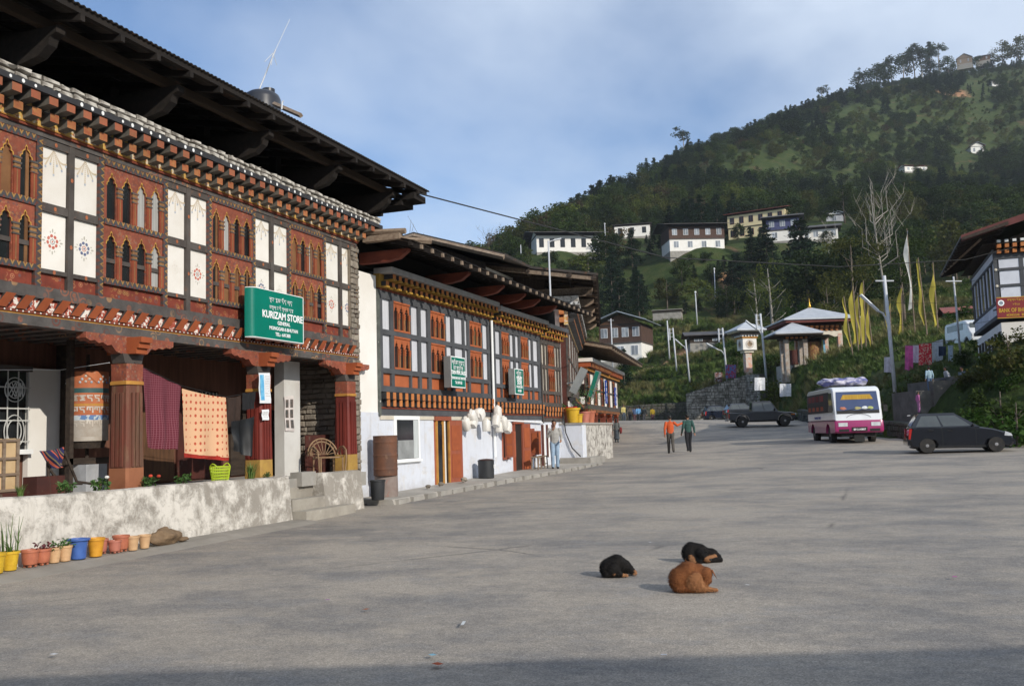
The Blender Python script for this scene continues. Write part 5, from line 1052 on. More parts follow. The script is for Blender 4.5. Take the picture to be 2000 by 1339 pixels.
    # stones by the doors
    for px, py, s, lb in ((826, 951, .07, 'small grey stone between shop window and open door'), (897, 941, .10, 'largest loose stone, propping the open shutter of the glazed door'), (852, 948, .08, 'stone at the foot of the left door shutter')): c = gx(px, py, -11.0); o = MB().ball((0, 0, 0), (s, s * 1.3, s * .7), 8, 6, jit=.6, seed=px).build('loose_stone', STONE, None, LOC((c.x + .15, c.y, .26 + (c.y - 20) * .012 + s * .4))); tag(o, lb, 'stone', 'loose stones by the doors')
street_goods()
# ------------------------------------------------------------------ houses behind and beyond the row
TIN = MATS['rusted_roof_sheet']
def back_house():
    frame(); Y = 35.0; ap, er, el = gy(808, 453, Y), gy(985, 494, Y), gy(700, 486, Y); H = thing('timber_house', 'dark timber gabled house rising behind the shop row roof', 'building', (ap.x + 2, Y + 6, 3))
    for a, b in ((ap, er), (el, ap)):
        v = [a, b, b + Vector((0, 13, 0)), a + Vector((0, 13, 0))]; MB().add([p for p in v] + [p - Vector((0, 0, .12)) for p in v], [(0, 1, 2, 3), (7, 6, 5, 4), (0, 4, 5, 1), (1, 5, 6, 2), (2, 6, 7, 3), (3, 7, 4, 0)]).build('roof_slope', TIN, H)
        d = (b - a); MB().tube([a + Vector((0, -.05, -.18)), b + Vector((0, -.05, -.18))], .11, 4).build('barge_board', RAWW, H)
    yw = Y + 1.3; xr = er.x - 1.4
    MB().prism([(el.x + 1, er.z - 1.3), (xr, er.z - 1.3), (xr, er.z - .05), (ap.x, ap.z - .25), (el.x + 1, el.z)], 'y', yw, yw + .2).build('gable_boards', DARKW, H); boxp('wall', WHITE, H, el.x + 1, xr, yw + .2, yw + 8, 1, er.z - .2)
    for k in range(6): x = xr - 1.1 * k; boxp('post', DARKW, H, x - .09, x + .09, yw - .06, yw - .002, er.z - 3, er.z - .6)
    for k in range(4): x = xr - 1.1 * k; boxp('plaster_panel', WHITE, H, x - 1.0, x - .1, yw - .04, yw - .003, er.z - 3, er.z - 1.35) if k in (0, 1) else boxp('window', GLASSD, H, x - 1.0, x - .1, yw - .05, yw - .003, er.z - 2.4, er.z - 1.5)
    boxp('beam', DARKW, H, el.x + 1, xr + .3, yw - .12, yw - .061, er.z - 1.38, er.z - 1.2)
back_house()
def upper_row(H, L, z0, z1, n, red, pan, xd=0):
    """light timber storey along y 0..L: posts, rails, alternating windows and panels"""
    zm = (z0 + z1) / 2; w = L / n
    for i in range(n):
        a, b = i * w + .1, (i + 1) * w - .1
        for za, zb in ((z0 + .1, zm - .06), (zm + .06, z1 - .1)):
            if i % 2 == 0: boxp('red_panel', red, H, xd - .05, xd + .0, a, b, za, zb); boxp('window', GLASSD, H, xd, xd + .012, a + w * .2, a + w * .36, za + .1, zb - .1); boxp('window', GLASSD, H, xd, xd + .012, a + w * .48, a + w * .64, za + .1, zb - .1)
            else: boxp('plaster_panel', pan, H, xd - .05, xd + .0, a, b, za, zb)
    for i in range(n + 1): boxp('post', GREYT, H, xd - .05, xd + .04, max(0, i * w - .1), min(L, i * w + .1), z0, z1)
    for z in (z0, zm - .06, z1 - .1): boxp('rail', GREYT, H, xd - .05, xd + .045, 0, L, z, z + .12)
def house3():
    p = at(1112, 800, 42); frame((p.x, p.y, 0), rad(14.4)); L = 15.5; H = thing('tall_timber_house', 'tall timber house with steep dark eaves and red panelled front beyond the shops', 'building', (-3, L / 2, .6))
    boxp('wall', DKRED, H, -9, -.06, 0, L, .3, 7.2); boxp('end_wall', WHITE, H, -9, -.3, -.04, -.002, .3, 7.5)
    upper_row(H, L, 3.6, 6.4, 9, ORANGE, PANEL); boxp('ground_front', WHITE, H, -.05, .02, 0, 4.5, .3, 3.0)
    for y in (1.2, 3.0): boxp('doorway', DKRED, H, .02, .04, y, y + .9, .4, 2.7)
    boxp('beam', GREYT, H, -.1, .10, 0, L, 3.2, 3.6); block_row(H, 0, L, 2.95, .5, .2, .22, .3, KH, 'h3l', .0)
    back = MATS['painted_cornice_backing']; boxp('cornice_backing', back, H, -.1, .08, -.1, L, 6.4, 7.35); block_row(H, 0, L, 6.5, .5, .22, .22, .35, KH, 'h3a'); block_row(H, 0, L, 6.85, .5, .22, .22, .5, KH, 'h3b')
    for z, d in ((6.5, .3), (6.85, .45)):
        for k in range(3): MB().box(0, .22, -d, 0, 0, .22).build('beam_block', KH[0], H, LOC((-.3 - k * .5, -.04, z)))
    boxp('cornice_cap', mat('black_white_cap', (.08, .08, .08), (.5, .5, .5), 7, .8, 0, lo=.5, hi=.52), H, -2.6, .62, -.62, L, 7.22, 7.36); boxp('stone_cap', PEEL2, H, -2.6, .6, -.6, L, 7.36, 7.62)
    ex, ez = 1.5, 8.35; rx, rz = -6.5, 9.55
    for (xa, za), (xb, zb) in (((ex, ez), (rx, rz)), ((rx, rz), (-13, 8.5))):
        v = [Vector((xa, -2.0, za)), Vector((xb, -2.0, zb)), Vector((xb, L + 1.5, zb)), Vector((xa, L + 1.5, za))]; MB().add(v + [q - Vector((0, 0, .1)) for q in v], [(0, 1, 2, 3), (7, 6, 5, 4), (0, 4, 5, 1), (1, 5, 6, 2), (2, 6, 7, 3), (3, 7, 4, 0)]).build('roof_slope', TIN, H)
    s = (rz - ez) / (ex - rx)
    for y in np.arange(-1.85, L + 1.4, 1.05): MB().prism([(ex - .1, ez - .3), (ex - .1, ez - .13), (-4, ez - .13 + s * (ex + 4)), (-4, ez - .32 + s * (ex + 4))], 'y', float(y) - .07, float(y) + .07).build('rafter', RAWW if int(y) % 2 else DARKW, H)
    for x in (ex - .15, ex - 1.2, -1.5, -4): boxp('purlin', DARKW, H, x - .08, x + .08, -2, L + 1.4, ez + s * (ex - x) - .27, ez + s * (ex - x) - .12)
    for y in (-.2, 3.5, 7, 10.5, 14): MB().prism([(-3, 7.64), (.9, 7.64), (1.2, 7.8), (1.25, 8.0), (-3, 8.0)], 'y', y - .1, y + .1).build('tie_beam', RAWW, H)
    MB().prism([(-.9, 7.64), (-.9, 8.6), (rx, 9.3), (-11, 8.6), (-11, 7.64)], 'y', -.03, .1).build('gable_boards', DARKW, H); boxp('gable_beam', DARKW, H, -11, 1.2, -.3, -.04, 7.66, 7.95)
    for k in range(6): boxp('gable_post', DARKW, H, -2 - 1.3 * k, -1.85 - 1.3 * k, -.1, -.031, 7.96, 8.65 + .1 * k)
    # tilted sign boxes on the front
    frame((p.x, p.y, 0), rad(14.4))
    for y, z, lab, ln in ((-1.6, 3.5, 'pale grey sign box tilted out beside the drainpipe', 1.15),):
        t = thing('sign_box', lab, 'sign', (.5, y, z)); MB().box(-.16, .16, -.3, .3, -ln / 2, ln / 2).build('box', TINBACK, t, LOC((.5, y, z + .3), 0, None, rx=0, ry=rad(28))); MB().tube([(0, y + .1, z + .2), (.5, y, z + .3)], .03, 5).build('bracket', GALV, t)
house3()
def house4():
    p = at(1127, 800, 58); frame((p.x, p.y, 0), rad(6.6)); L = 15.2; zb = .55; H = thing('end_house', 'orange and brown two storey house at the far end with white topped cornice', 'building', (-3, L / 2, zb))
    boxp('wall', DKRED, H, -8, -.06, 0, L, zb - .5, 5.9); boxp('ground_front', mat('orange_timber_front', (.40, .11, .05), (.25, .07, .04), 1.5, .7, .2, stretch=(1, 3, 1)), H, -.05, .02, .3, L - .3, zb - .4, 3.0)
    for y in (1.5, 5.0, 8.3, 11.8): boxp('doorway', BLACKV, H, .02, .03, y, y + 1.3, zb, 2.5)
    for y in (.5, 3.5, 7.2, 10.6, 14.2): boxp('column', RED, H, .4, .7, y, y + .3, zb - .3, 2.7); MB().prism([(y - .6, 3.0), (y - .4, 2.75), (y, 2.62), (y + .3, 2.62), (y + .7, 2.75), (y + .9, 3.0)], 'x', .42, .68).build('capital', DKORANGE, H)
    boxp('balcony_beam', GREYT, H, -.1, .75, 0, L, 3.0, 3.2); block_row(H, 0, L, 2.78, .6, .24, .22, .25, KH, 'h4', .5)
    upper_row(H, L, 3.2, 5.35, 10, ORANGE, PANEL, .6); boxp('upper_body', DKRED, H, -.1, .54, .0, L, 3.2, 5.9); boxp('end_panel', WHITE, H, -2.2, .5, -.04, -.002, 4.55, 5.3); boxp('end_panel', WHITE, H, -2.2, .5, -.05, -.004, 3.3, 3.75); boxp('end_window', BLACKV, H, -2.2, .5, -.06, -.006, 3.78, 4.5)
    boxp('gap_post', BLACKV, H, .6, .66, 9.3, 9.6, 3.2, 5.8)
    boxp('cornice', OCHRE, H, -.1, .8, -.3, 9.2, 5.36, 5.55); boxp('cornice', DKORANGE, H, -.1, 1.0, -.5, 9.2, 5.55, 5.85); block_row(H, -.3, 9.2, 5.5, .55, .25, .25, .45, KH, 'h4c', .6)
    boxp('cornice', OCHRE, H, -.1, .8, 9.7, L + .3, 5.36, 5.55); boxp('cornice', DKORANGE, H, -.1, 1.0, 9.7, L + .5, 5.55, 5.85)
    boxp('cornice_cap', WHITE, H, -3, 1.15, -.6, 9.25, 5.86, 6.08); boxp('cornice_cap', WHITE, H, -3, 1.15, 9.65, L + .6, 5.86, 6.08)
    ex, ez = 2.5, 6.75
    for (xa, za), (xb, zb_) in (((ex, ez), (-5, 8.4)), ((-5, 8.4), (-10, 7))):
        v = [Vector((xa, -1.2, za)), Vector((xb, -1.2, zb_)), Vector((xb, L + 1.6, zb_)), Vector((xa, L + 1.6, za))]; MB().add(v + [q - Vector((0, 0, .1)) for q in v], [(0, 1, 2, 3), (7, 6, 5, 4), (0, 4, 5, 1), (1, 5, 6, 2), (2, 6, 7, 3), (3, 7, 4, 0)]).build('roof_slope', TIN, H)
    for y in np.arange(-1.1, L + 1.5, 1.1): MB().prism([(ex - .05, ez - .28), (ex - .05, ez - .12), (-3, ez - .12 + .22 * (ex + 3)), (-3, ez - .3 + .22 * (ex + 3))], 'y', float(y) - .07, float(y) + .07).build('rafter', RAWW, H)
    BL = mat('blue_sign_paint', (.03, .08, .38), (.025, .07, .33), 2, .4, 0)
    for y, lab, n in ((7.6, 'blue upright sign with white letters on the end house near its dark post', 4), (12.6, 'smaller blue upright sign with white letters near the far corner', 3)):
        t = thing('blue_sign', lab, 'sign', (.9, y, 3.4), group='blue signs on the end house'); boxp('board', BL, t, .75, .82, y - .35, y + .35, 3.5, 5.1 if n == 4 else 4.8)
        for k in range(n): link('lettering', text_mesh('BHNE'[k], .36, SIGNW, .04), t, LOC((.825, y, 3.62 + (n - 1 - k) * .36)))
        for z in (3.7, 4.6): boxp('bracket', GALV, t, .6, .75, y - .03, y + .03, z, z + .05)
    t = thing('sign_box', 'grey and green sign box tilted on the end house corner', 'sign', (.9, .4, 3.9)); MB().box(-.14, .14, -.35, .35, -.85, .85).build('box', TINBACK, t, LOC((1.1, .2, 4.5), 0, ry=rad(20))); MB().box(-.12, .12, -.352, -.35, -.8, .8).build('face', GREEN, t, LOC((1.1, .2, 4.5), 0, ry=rad(20))); boxp('bracket', GALV, t, .6, 1.05, .15, .2, 4.4, 4.45)
house4()
# terrace block with pots in front of the tall house
frame()
def terrace_block():
    t = thing('terrace_block', 'pale blue and grey concrete terrace block after the last shop', 'wall', (-11.5, 38, .4)); zt = 1.93
    boxp('front_block', BLUEW, t, -14, -10.44, 36.55, 37.1, -.2, zt); boxp('grey_end', PEEL2, t, -14, -10.46, 37.102, 41.5, -.2, zt - .02); boxp('coping', CONC, t, -14, -10.4, 36.5, 41.5, zt, zt + .07); boxp('foot_ledge', CONC, t, -11.3, -10.05, 36.2, 38.5, -.2, .62)
    MB().tube([(-11.2, 36.5, 2.4), (-11.1, 36.48, 1.6), (-10.85, 36.46, 1.0), (-10.5, 36.4, .66)], .025, 6).build('hose', mat('dark_cable', (.03, .03, .03), None, 5, .6, 0), t)
    return zt + .07
tzz = terrace_block()
def on_terrace(px, Y): p = gy(px, 820, Y); return (p.x, p.y, tzz)
def potp(lab, loc, h, co, style='cup', pl=0, seed=1):
    t = thing('flower_pot', lab, 'pot', loc, 0, 'pots on the terrace block'); link('pot_body', cached(('pot', style, co), lambda: pot_mesh(style, co)), t, LOC(loc, 0, h)); rng = random.Random(seed)
    if pl:
        with Sub(t): mb = MB(); leaves(mb, (0, 0, h * .9 + pl * .5), pl * .5, 160, .09, rng, 0, 1.0); mb.build('foliage', LEAFM, t, kind='stuff')
potp('large terracotta pot by the drainpipe on the terrace block', on_terrace(1101, 37.4), .5, 'terracotta', 'cup', .35, 1)
potp('yellow pot standing on the terrace block edge', on_terrace(1119, 36.9), .62, 'yellow', 'cup')
potp('low yellow tub beside the yellow pot', on_terrace(1131, 37.0), .36, 'yellow', 'tub')
potp('terracotta pot with tall shrub at the terrace end', on_terrace(1152, 40.6), .55, 'terracotta', 'cup', 1.3, 3)
potp('terracotta pot with wispy shrub behind the yellow tub', on_terrace(1142, 39.3), .5, 'pink', 'cup', 1.5, 5)
qx, qy, _ = on_terrace(1116, 38.4)
o = boxp('wooden_box', RAWW, None, qx - .3, qx + .35, qy - .25, qy + .3, tzz, tzz + .34); tag(o, 'wooden box under the red crate on the terrace block', 'box')
t = thing('bottle_crate', 'red plastic bottle crate stacked on the terrace block', 'crate', (qx, qy, tzz + .341)); rc = mat('red_plastic_crate', (.5, .02, .02), (.42, .02, .02), 3, .45, 0)
for a in (0, .13, .26): boxp('crate_band', rc, t, qx - .2, qx + .22, qy - .17, qy + .17, tzz + .345 + a, tzz + .43 + a)
for a in (-.19, .2):
    for b in (-.16, .16): boxp('crate_corner', rc, t, qx + a - .015, qx + a + .02, qy + b - .015, qy + b + .02, tzz + .342, tzz + .70)
# ------------------------------------------------------------------ generic far house
WINW = mat('white_window_frame', (.74, .75, .76), (.66, .67, .68), 3, .6, 0, rnd=.1); TINB = mat('blue_grey_tin', (.30, .34, .38), (.24, .27, .31), 1.2, .45, .1, metal=.3); TING = mat('dark_tin', (.09, .085, .085), (.06, .055, .055), 1.2, .6, .1, metal=.2); TINR = mat('red_tin', (.25, .07, .05), (.18, .05, .04), 1, .6, .1)
def far_house(name, label, cat, px, py, dep, rz, w, d, storeys, sh, roofm, walls, wins, pitch=.3, over=1.2, ridge='y', gable=DARKW, winm=WINW, group=None, zoff=0, hip=False, n2=0):
    """frame: front face at x=0 looking +x, width w along y; walls = material per storey; wins = windows per storey"""
    g = at(px, py, dep); frame((g.x, g.y, g.z + zoff), rz); H = thing(name, label, cat, (-d / 2, 0, 0), 0, group); z = 0
    boxp('foundation', CONC, H, -d + .1, -.1, -w / 2 + .1, w / 2 - .1, -5, 0)
    for s in range(storeys):
        boxp('wall', walls[s], H, -d + (.0 if s else .1), 0 if s else -.1, -w / 2 + (0 if s else .1), w / 2 - (0 if s else .1), z, z + sh); n = wins[s]
        for k in range(n):
            y = -w / 2 + w * (k + .5) / n; ww = min(.62, w / n * .32); f = boxp('window', winm, H, 0 if s else -.1, .06 if s else -.04, y - ww, y + ww, z + sh * .28, z + sh * .8)
            for a, b in ((-ww + .06, -.04), (.04, ww - .06)): boxp('pane', mat('pale_pane', (.35, .38, .42), (.2, .22, .25), 1, .15, 0, rnd=.8) if winm is WINW else GLASSD, f, .05 if s else -.05, .075 if s else -.025, y + a, y + b, z + sh * .3, z + sh * .78)  # panes are pale by base colour, varied per piece
        for k in range(n2):
            x = -d * (k + .5) / n2; f = boxp('window', winm, H, x - .5, x + .5, -w / 2 - .05, -w / 2 + .05, z + sh * .28, z + sh * .8); boxp('pane', GLASSD, f, x - .42, x + .42, -w / 2 - .062, -w / 2 - .04, z + sh * .3, z + sh * .78)
        boxp('band', GREYT if s < storeys - 1 else DARKW, H, -d - .03, .09, -w / 2 - .03, w / 2 + .03, z + sh - .18, z + sh + .02); z += sh
    o = over
    if hip: v = [(o, -w / 2 - o, z + .3), (o, w / 2 + o, z + .3), (-d - o, w / 2 + o, z + .3), (-d - o, -w / 2 - o, z + .3), (-d / 2, -w / 2 + d / 2, z + .3 + (d / 2 + o) * pitch), (-d / 2, w / 2 - d / 2, z + .3 + (d / 2 + o) * pitch)]; MB().add(v, [(0, 1, 5, 4), (1, 2, 5), (2, 3, 4, 5), (3, 0, 4), (3, 2, 1, 0)]).build('roof', roofm, H)
    elif ridge == 'y':
        zr = z + .35 + (d / 2 + o) * pitch; e = z + .35
        for xa, xb in ((o, -d / 2), (-d - o, -d / 2)):
            v = [Vector((xa, -w / 2 - o, e)), Vector((xb, -w / 2 - o, zr)), Vector((xb, w / 2 + o, zr)), Vector((xa, w / 2 + o, e))]; MB().add(v + [q - Vector((0, 0, .12)) for q in v], [(0, 1, 2, 3), (7, 6, 5, 4), (0, 4, 5, 1), (1, 5, 6, 2), (2, 6, 7, 3), (3, 7, 4, 0)]).build('roof_slope', roofm, H)
        for y in (-w / 2, w / 2 - .12): MB().prism([(0, z), (-d / 2, zr - .25), (-d, z)], 'y', y, y + .12).build('gable', gable, H)
    else:
        zr = z + .35 + (w / 2 + o) * pitch; e = z + .35
        for ya, yb in ((w / 2 + o, 0), (-w / 2 - o, 0)):
            v = [Vector((o, ya, e)), Vector((o, yb, zr)), Vector((-d - o, yb, zr)), Vector((-d - o, ya, e))]; MB().add(v + [q - Vector((0, 0, .12)) for q in v], [(0, 1, 2, 3), (7, 6, 5, 4), (0, 4, 5, 1), (1, 5, 6, 2), (2, 6, 7, 3), (3, 7, 4, 0)]).build('roof_slope', roofm, H); boxp('barge_board', WINW, H, o, o + .08, min(ya, yb), max(ya, yb), e - .1, e) if False else MB().tube([v[0] + Vector((.05, 0, -.05)), v[1] + Vector((.05, 0, -.05))], .12, 4).build('barge_board', TINB, H)
        MB().prism([(-w / 2, z), (0, zr - .3), (w / 2, z)], 'x', -.15, 0).build('gable', gable, H)
    frame(); return H
TIMB = mat('brown_timber_storey', (.10, .06, .045), (.07, .04, .03), 1, .8, .2, stretch=(1, 4, 1)); YELW = mat('cream_yellow_wall', (.72, .62, .38), (.66, .56, .33), 1, .85, .1)
FACE = rad(-80)   # most houses on the slope look down towards the square
far_house('valley_house', 'two storey house with pale blue tin gables and white ground floor below the forest', 'house', 1213, 704, 165, rad(-92), 7.6, 8.5, 2, 3.2, TINB, [WHITE, TIMB], [3, 4], .35, 1.3, 'x', BROWNW, n2=2)
far_house('hillside_timber_house', 'long brown timber house with white windows on the wooded slope left of the yellow school', 'house', 1362, 480, 235, rad(-66), 14, 9, 2, 3.1, TING, [WHITE, TIMB], [4, 5], .22, 1.8, 'y', DARKW, zoff=-1.2)
far_house('yellow_school', 'long cream yellow two storey school block on the wooded slope', 'school', 1478, 464, 262, rad(-100), 16, 12, 2, 3.6, TINR, [YELW, YELW], [6, 6], .2, .9, 'y', YELW, mat('red_brown_frame', (.25, .06, .04), None, 3, .7, 0))
far_house('blue_window_house', 'small house with blue and white upper windows right of the yellow school', 'house', 1530, 470, 240, rad(-88), 8, 7, 2, 2.9, TING, [WHITE, mat('blue_timber', (.08, .09, .2), None, 2, .7, .1)], [2, 3], .25, 1.3, 'y', DARKW)
far_house('low_house', 'low dark roofed house with white windows right of the blue windowed house', 'house', 1603, 468, 250, rad(-85), 9, 6, 1, 3.0, TING, [WHITE], [4], .3, 1.1, 'y', DARKW)
far_house('small_white_house', 'tiny white gabled house above the low dark roofed house', 'house', 1630, 435, 300, rad(-95), 5, 6, 1, 2.6, TING, [mat('pale_grey_wall', (.55, .55, .57), None, 1, .8, 0)], [1], .4, .4, 'x', WHITE)
far_house('white_hall', 'long white two tier hall with dark overhanging roofs on the ridge at left', 'hall', 1110, 492, 250, rad(-62), 17, 9, 1, 4.6, TING, [WHITE], [6], .22, 2.2, 'y', WHITE, mat('dark_frame', (.05, .05, .055), None, 2, .7, 0), zoff=0)
far_house('ruined_wall_house', 'low broken white walled house among trees right of the white hall', 'house', 1235, 462, 290, rad(-80), 11, 5, 1, 3.6, TING, [WHITE], [3], .2, .5, 'y', WHITE, mat('dark_frame', (.05, .05, .055), None, 2, .7, 0))
far_house('red_roof_cottage', 'white cottage with red gable roof alone high on the dark slope', 'house', 1910, 300, 575, rad(-75), 8, 8, 1, 4.5, TINR, [WHITE], [2], .5, .8, 'x', WHITE)
far_house('white_hill_hut', 'small white hut near the top of the slope', 'house', 1950, 168, 740, rad(-80), 9, 6, 1, 4, TING, [WHITE], [2], .3, .6, 'y', WHITE)
far_house('ridge_barn', 'grey wooden barn standing on the skyline', 'house', 1884, 124, 868, rad(-95), 13, 9, 1, 5, TING, [RAWW], [2], .6, .4, 'x', RAWW)
far_house('ridge_hut', 'brown hut beside the skyline barn', 'house', 1920, 118, 872, rad(-95), 12, 8, 1, 4, TING, [BROWNW], [2], .4, .6, 'y', BROWNW)
far_house('half_hidden_house', 'long red roofed house half hidden among trees on the dark slope', 'house', 1790, 335, 520, rad(-60), 14, 6, 1, 3, TINR, [WHITE], [3], .3, .6, 'y', WHITE)
far_house('stone_shed', 'small grey stone shed on the terraced grass', 'shed', 1303, 628, 195, rad(-85), 6, 4, 1, 2.2, CONC, [CONC], [0], .05, .1, 'y', CONC)
far_house('market_roof', 'long low tin roofed shed behind the clock tower', 'shed', 1400, 668, 140, rad(-75), 8, 4, 1, .8, TING, [DARKW], [3], .25, .8, 'y', DARKW)
far_house('red_green_roof_house', 'small house with red and green roof beside the bank', 'house', 1875, 632, 110, rad(-85), 2.6, 4, 1, 1.0, TINR, [DARKW], [1], .35, .5, 'y', mat('green_tin', (.08, .12, .07), None, 2, .6, 0))
# ------------------------------------------------------------------ bank on the right
frame()
def bank():
    c = at(1953, 650, 46); z0 = 3.4; frame((c.x, c.y, z0)); H = thing('bank_building', 'white and slate timbered bank with dark overhanging roof above the grass bank', 'building', (4, 6, 0)); L, Wd = 10.2, 9
    SL = SLATE; zt = 6.45
    boxp('wall', WHITE, H, .1, Wd, .1, L, -3, 2.9); boxp('upper_body', mat('slate_infill', (.10, .09, .10), (.07, .065, .07), 2, .8, .1), H, .02, Wd, .02, L, 3.1, zt)
    wf = mat('white_blue_panel', (.66, .68, .74), (.58, .60, .66), 3, .8, .1)
    # side facing the square (-x)
    for k in range(7):
        y = .2 + k * 1.36; boxp('plaster_strip', wf, H, -.03, .02, y, y + .34, 3.95, 5.85); boxp('window', GLASSD if k % 2 else DARKW, H, -.01, .02, y + .42, y + 1.25, 4.0, 5.8)
        boxp('window', DARKW, H, .05, .1, y + .3, y + 1.0, .6, 2.5)
    for k in range(17): boxp('plaster_tile', wf, H, -.03, .02, .1 + k * .56, .58 + k * .56, 3.3, 3.8); boxp('plaster_tile', wf, H, -.03, .02, .1 + k * .56, .58 + k * .56, 6.0, 6.35)
    for z0_, z1_ in ((3.1, 3.28), (3.82, 3.95), (5.85, 5.98), (6.36, 6.5)): boxp('rail', SL, H, -.06, .02, -.06, L, z0_, z1_)
    # front facing the camera (-y)
    xs = [.18, 1.05, 1.25, 2.1, 3.4, 4.3, 4.5, 5.4, 6.7, 7.6]
    for x0, x1 in zip(xs[::2], xs[1::2]):
        for za, zb in ((3.95, 4.6), (4.75, 5.4), (5.55, 5.98)) : boxp('plaster_panel', wf, H, x0, x1, -.03, .02, za, zb)
        boxp('lower_panel', wf, H, x0, x1, -.03, .02, 3.3, 3.8)
    for x in (2.15, 5.45): boxp('window', BROWNW, H, x, x + 1.2, -.02, .02, 3.95, 5.9)
    for x in (-.06, 1.06, 2.1, 3.3, 4.3, 5.4): boxp('post', SL, H, x, x + .18, -.05, .02, 3.1, 6.4)
    for z0_, z1_ in ((3.1, 3.29), (3.81, 3.94), (4.61, 4.74), (5.41, 5.54), (5.99, 6.2)): boxp('rail', SL, H, -.06, Wd, -.07, .02, z0_, z1_)
    for z in (3.9, 4.68, 5.48): MB().ball((0, 0, 0), (.07, .03, .07), 8, 5).build('boss', CREAM, H, LOC((.02, -.08, z)))
    boxp('ground_window', SIGNW, H, 1.2, 6, .05, .1, .6, 2.7)
    block_row_y = [(.12 + k * .34) for k in range(18)]
    for x in block_row_y:
        for z, d in ((6.25, .25), (6.5, .4)): boxp('beam_block', KH[0], H, x, x + .18, -.02 - d, -.02, z, z + .18)
        boxp('white_block', SIGNW, H, x, x + .16, -.5, -.3, 6.75, 6.87)
    boxp('cornice', DARKW, H, -.5, Wd, -.42, L, 6.7, 6.74)
    ex = 1.55; ze = 7.05; sl = .28
    v = [(-ex, -ex, ze), (Wd / 2, -ex, ze + (Wd / 2 + ex) * sl), (Wd / 2, L + ex, ze + (Wd / 2 + ex) * sl), (-ex, L + ex, ze), (Wd + ex, -ex, ze), (Wd + ex, L + ex, ze)]
    for f in ((0, 1, 2, 3), (1, 4, 5, 2)):
        P = [Vector(v[i]) for i in f]; MB().add(P + [p - Vector((0, 0, .1)) for p in P], [(0, 1, 2, 3), (7, 6, 5, 4), (0, 4, 5, 1), (1, 5, 6, 2), (2, 6, 7, 3), (3, 7, 4, 0)]).build('roof_slope', TING, H)
    P = [Vector(v[0]), Vector(v[1])]; MB().add([P[0] + Vector((0, -.03, -.3)), P[1] + Vector((0, -.03, -.3)), P[1] + Vector((0, -.03, .02)), P[0] + Vector((0, -.03, .02))], [(0, 1, 2, 3)]).build('barge_board', mat('maroon_barge', (.16, .05, .045), None, 2, .7, .1), H)
    for y in np.arange(-1.7, L + 1.6, .9): MB().prism([(-ex + .03, ze - .25), (-ex + .03, ze - .11), (.5, ze - .11 + (ex + .5) * sl), (.5, ze - .27 + (ex + .5) * sl)], 'y', float(y) - .05, float(y) + .05).build('rafter', DARKW, H)
    MB().tube([(-ex, L, 6.9), (-.6, -.6, 6.95)], .07, 4).build('strut', RAWW, H)
    MB().prism([(.0, 6.74), (Wd / 2, ze + (Wd / 2) * sl), (Wd, 6.74)], 'y', -.05, .1).build('gable_boards', DARKW, H)
    # bank sign
    sx = at(1945.5, 582, 44.6); s2 = at(1948.5, 621, 44.6); frame((sx.x, sx.y, s2.z)); hh = sx.z - s2.z; t = thing('bank_sign', 'dark red bank sign with yellow letters and round emblem', 'sign', (0, 0, 0)); W_ = 1.75
    frame((sx.x, sx.y, s2.z), rad(-90 + 12)); MR = mat('dark_red_sign', (.20, .012, .015), (.17, .01, .013), 2, .5, 0); YL = mat('yellow_sign_paint', (.55, .33, .02), None, 3, .5, 0, rnd=0)
    boxp('board', MR, t, -.08, 0, 0, W_, 0, hh); boxp('frame_edge', YL, t, -.08, .004, 0, W_, hh, hh + .03); boxp('frame_edge', YL, t, -.08, .004, 0, W_, -.03, 0)
    link('script', script_mesh([3, 6, 0, 1, 5, 2, 4, 0, 3, 6, 2], .1, YL), t, LOC((.006, W_ * .6, hh * .92))); link('script', script_mesh([1, 5, 4, 2], .08, YL), t, LOC((.006, W_ * .5, hh * .68)))
    link('lettering', text_mesh('BANK OF BHUTAN', .26, YL, .02, .72), t, LOC((.006, W_ * .5, hh * .27))); link('lettering', text_mesh('MONGGAR   BRANCH', .16, YL, .02, .7), t, LOC((.006, W_ * .55, hh * .06)))
    MB().lathe([(.14, 0), (.14, .012)], 20, 0, ax='x').build('emblem', SIGNW, t, LOC((.002, .2, hh * .74))); MB().lathe([(.09, .014), (.09, .018)], 16, 0, ax='x').build('emblem_core', mat('grey_blue_print', (.25, .3, .36), None, 9, .6, 0), t, LOC((.002, .2, hh * .74)))
    for y in (.3, W_ - .3): boxp('bracket', DARKW, t, -1.3, -.08, y - .03, y + .03, hh * .5, hh * .56)
    frame()
bank()
# ------------------------------------------------------------------ prayer wheel pavilion
ROOFG = mat('pale_grey_sheet', (.46, .48, .51), (.38, .40, .43), 1.5, .5, .1, metal=.2); PINKC = mat('painted_pink_column', (.55, .30, .22), (.50, .44, .38), 3, .75, .1, lo=.45, hi=.55); GOLD = mat('gilded_metal', (.65, .38, .06), None, 3, .35, 0, metal=.8)
def hip_roof(par, cx, cy, w, d, z, h, th=.12, m=None):
    v = [(cx - w / 2, cy - d / 2, z), (cx + w / 2, cy - d / 2, z), (cx + w / 2, cy + d / 2, z), (cx - w / 2, cy + d / 2, z), (cx, cy, z + h)]; w2 = [(x, y, z - th) for x, y, z in v[:4]]
    MB().add(v + w2, [(0, 1, 4), (1, 2, 4), (2, 3, 4), (3, 0, 4), (0, 5, 6, 1), (1, 6, 7, 2), (2, 7, 8, 3), (3, 8, 5, 0), (8, 7, 6, 5)]).build('roof', m or ROOFG, par)
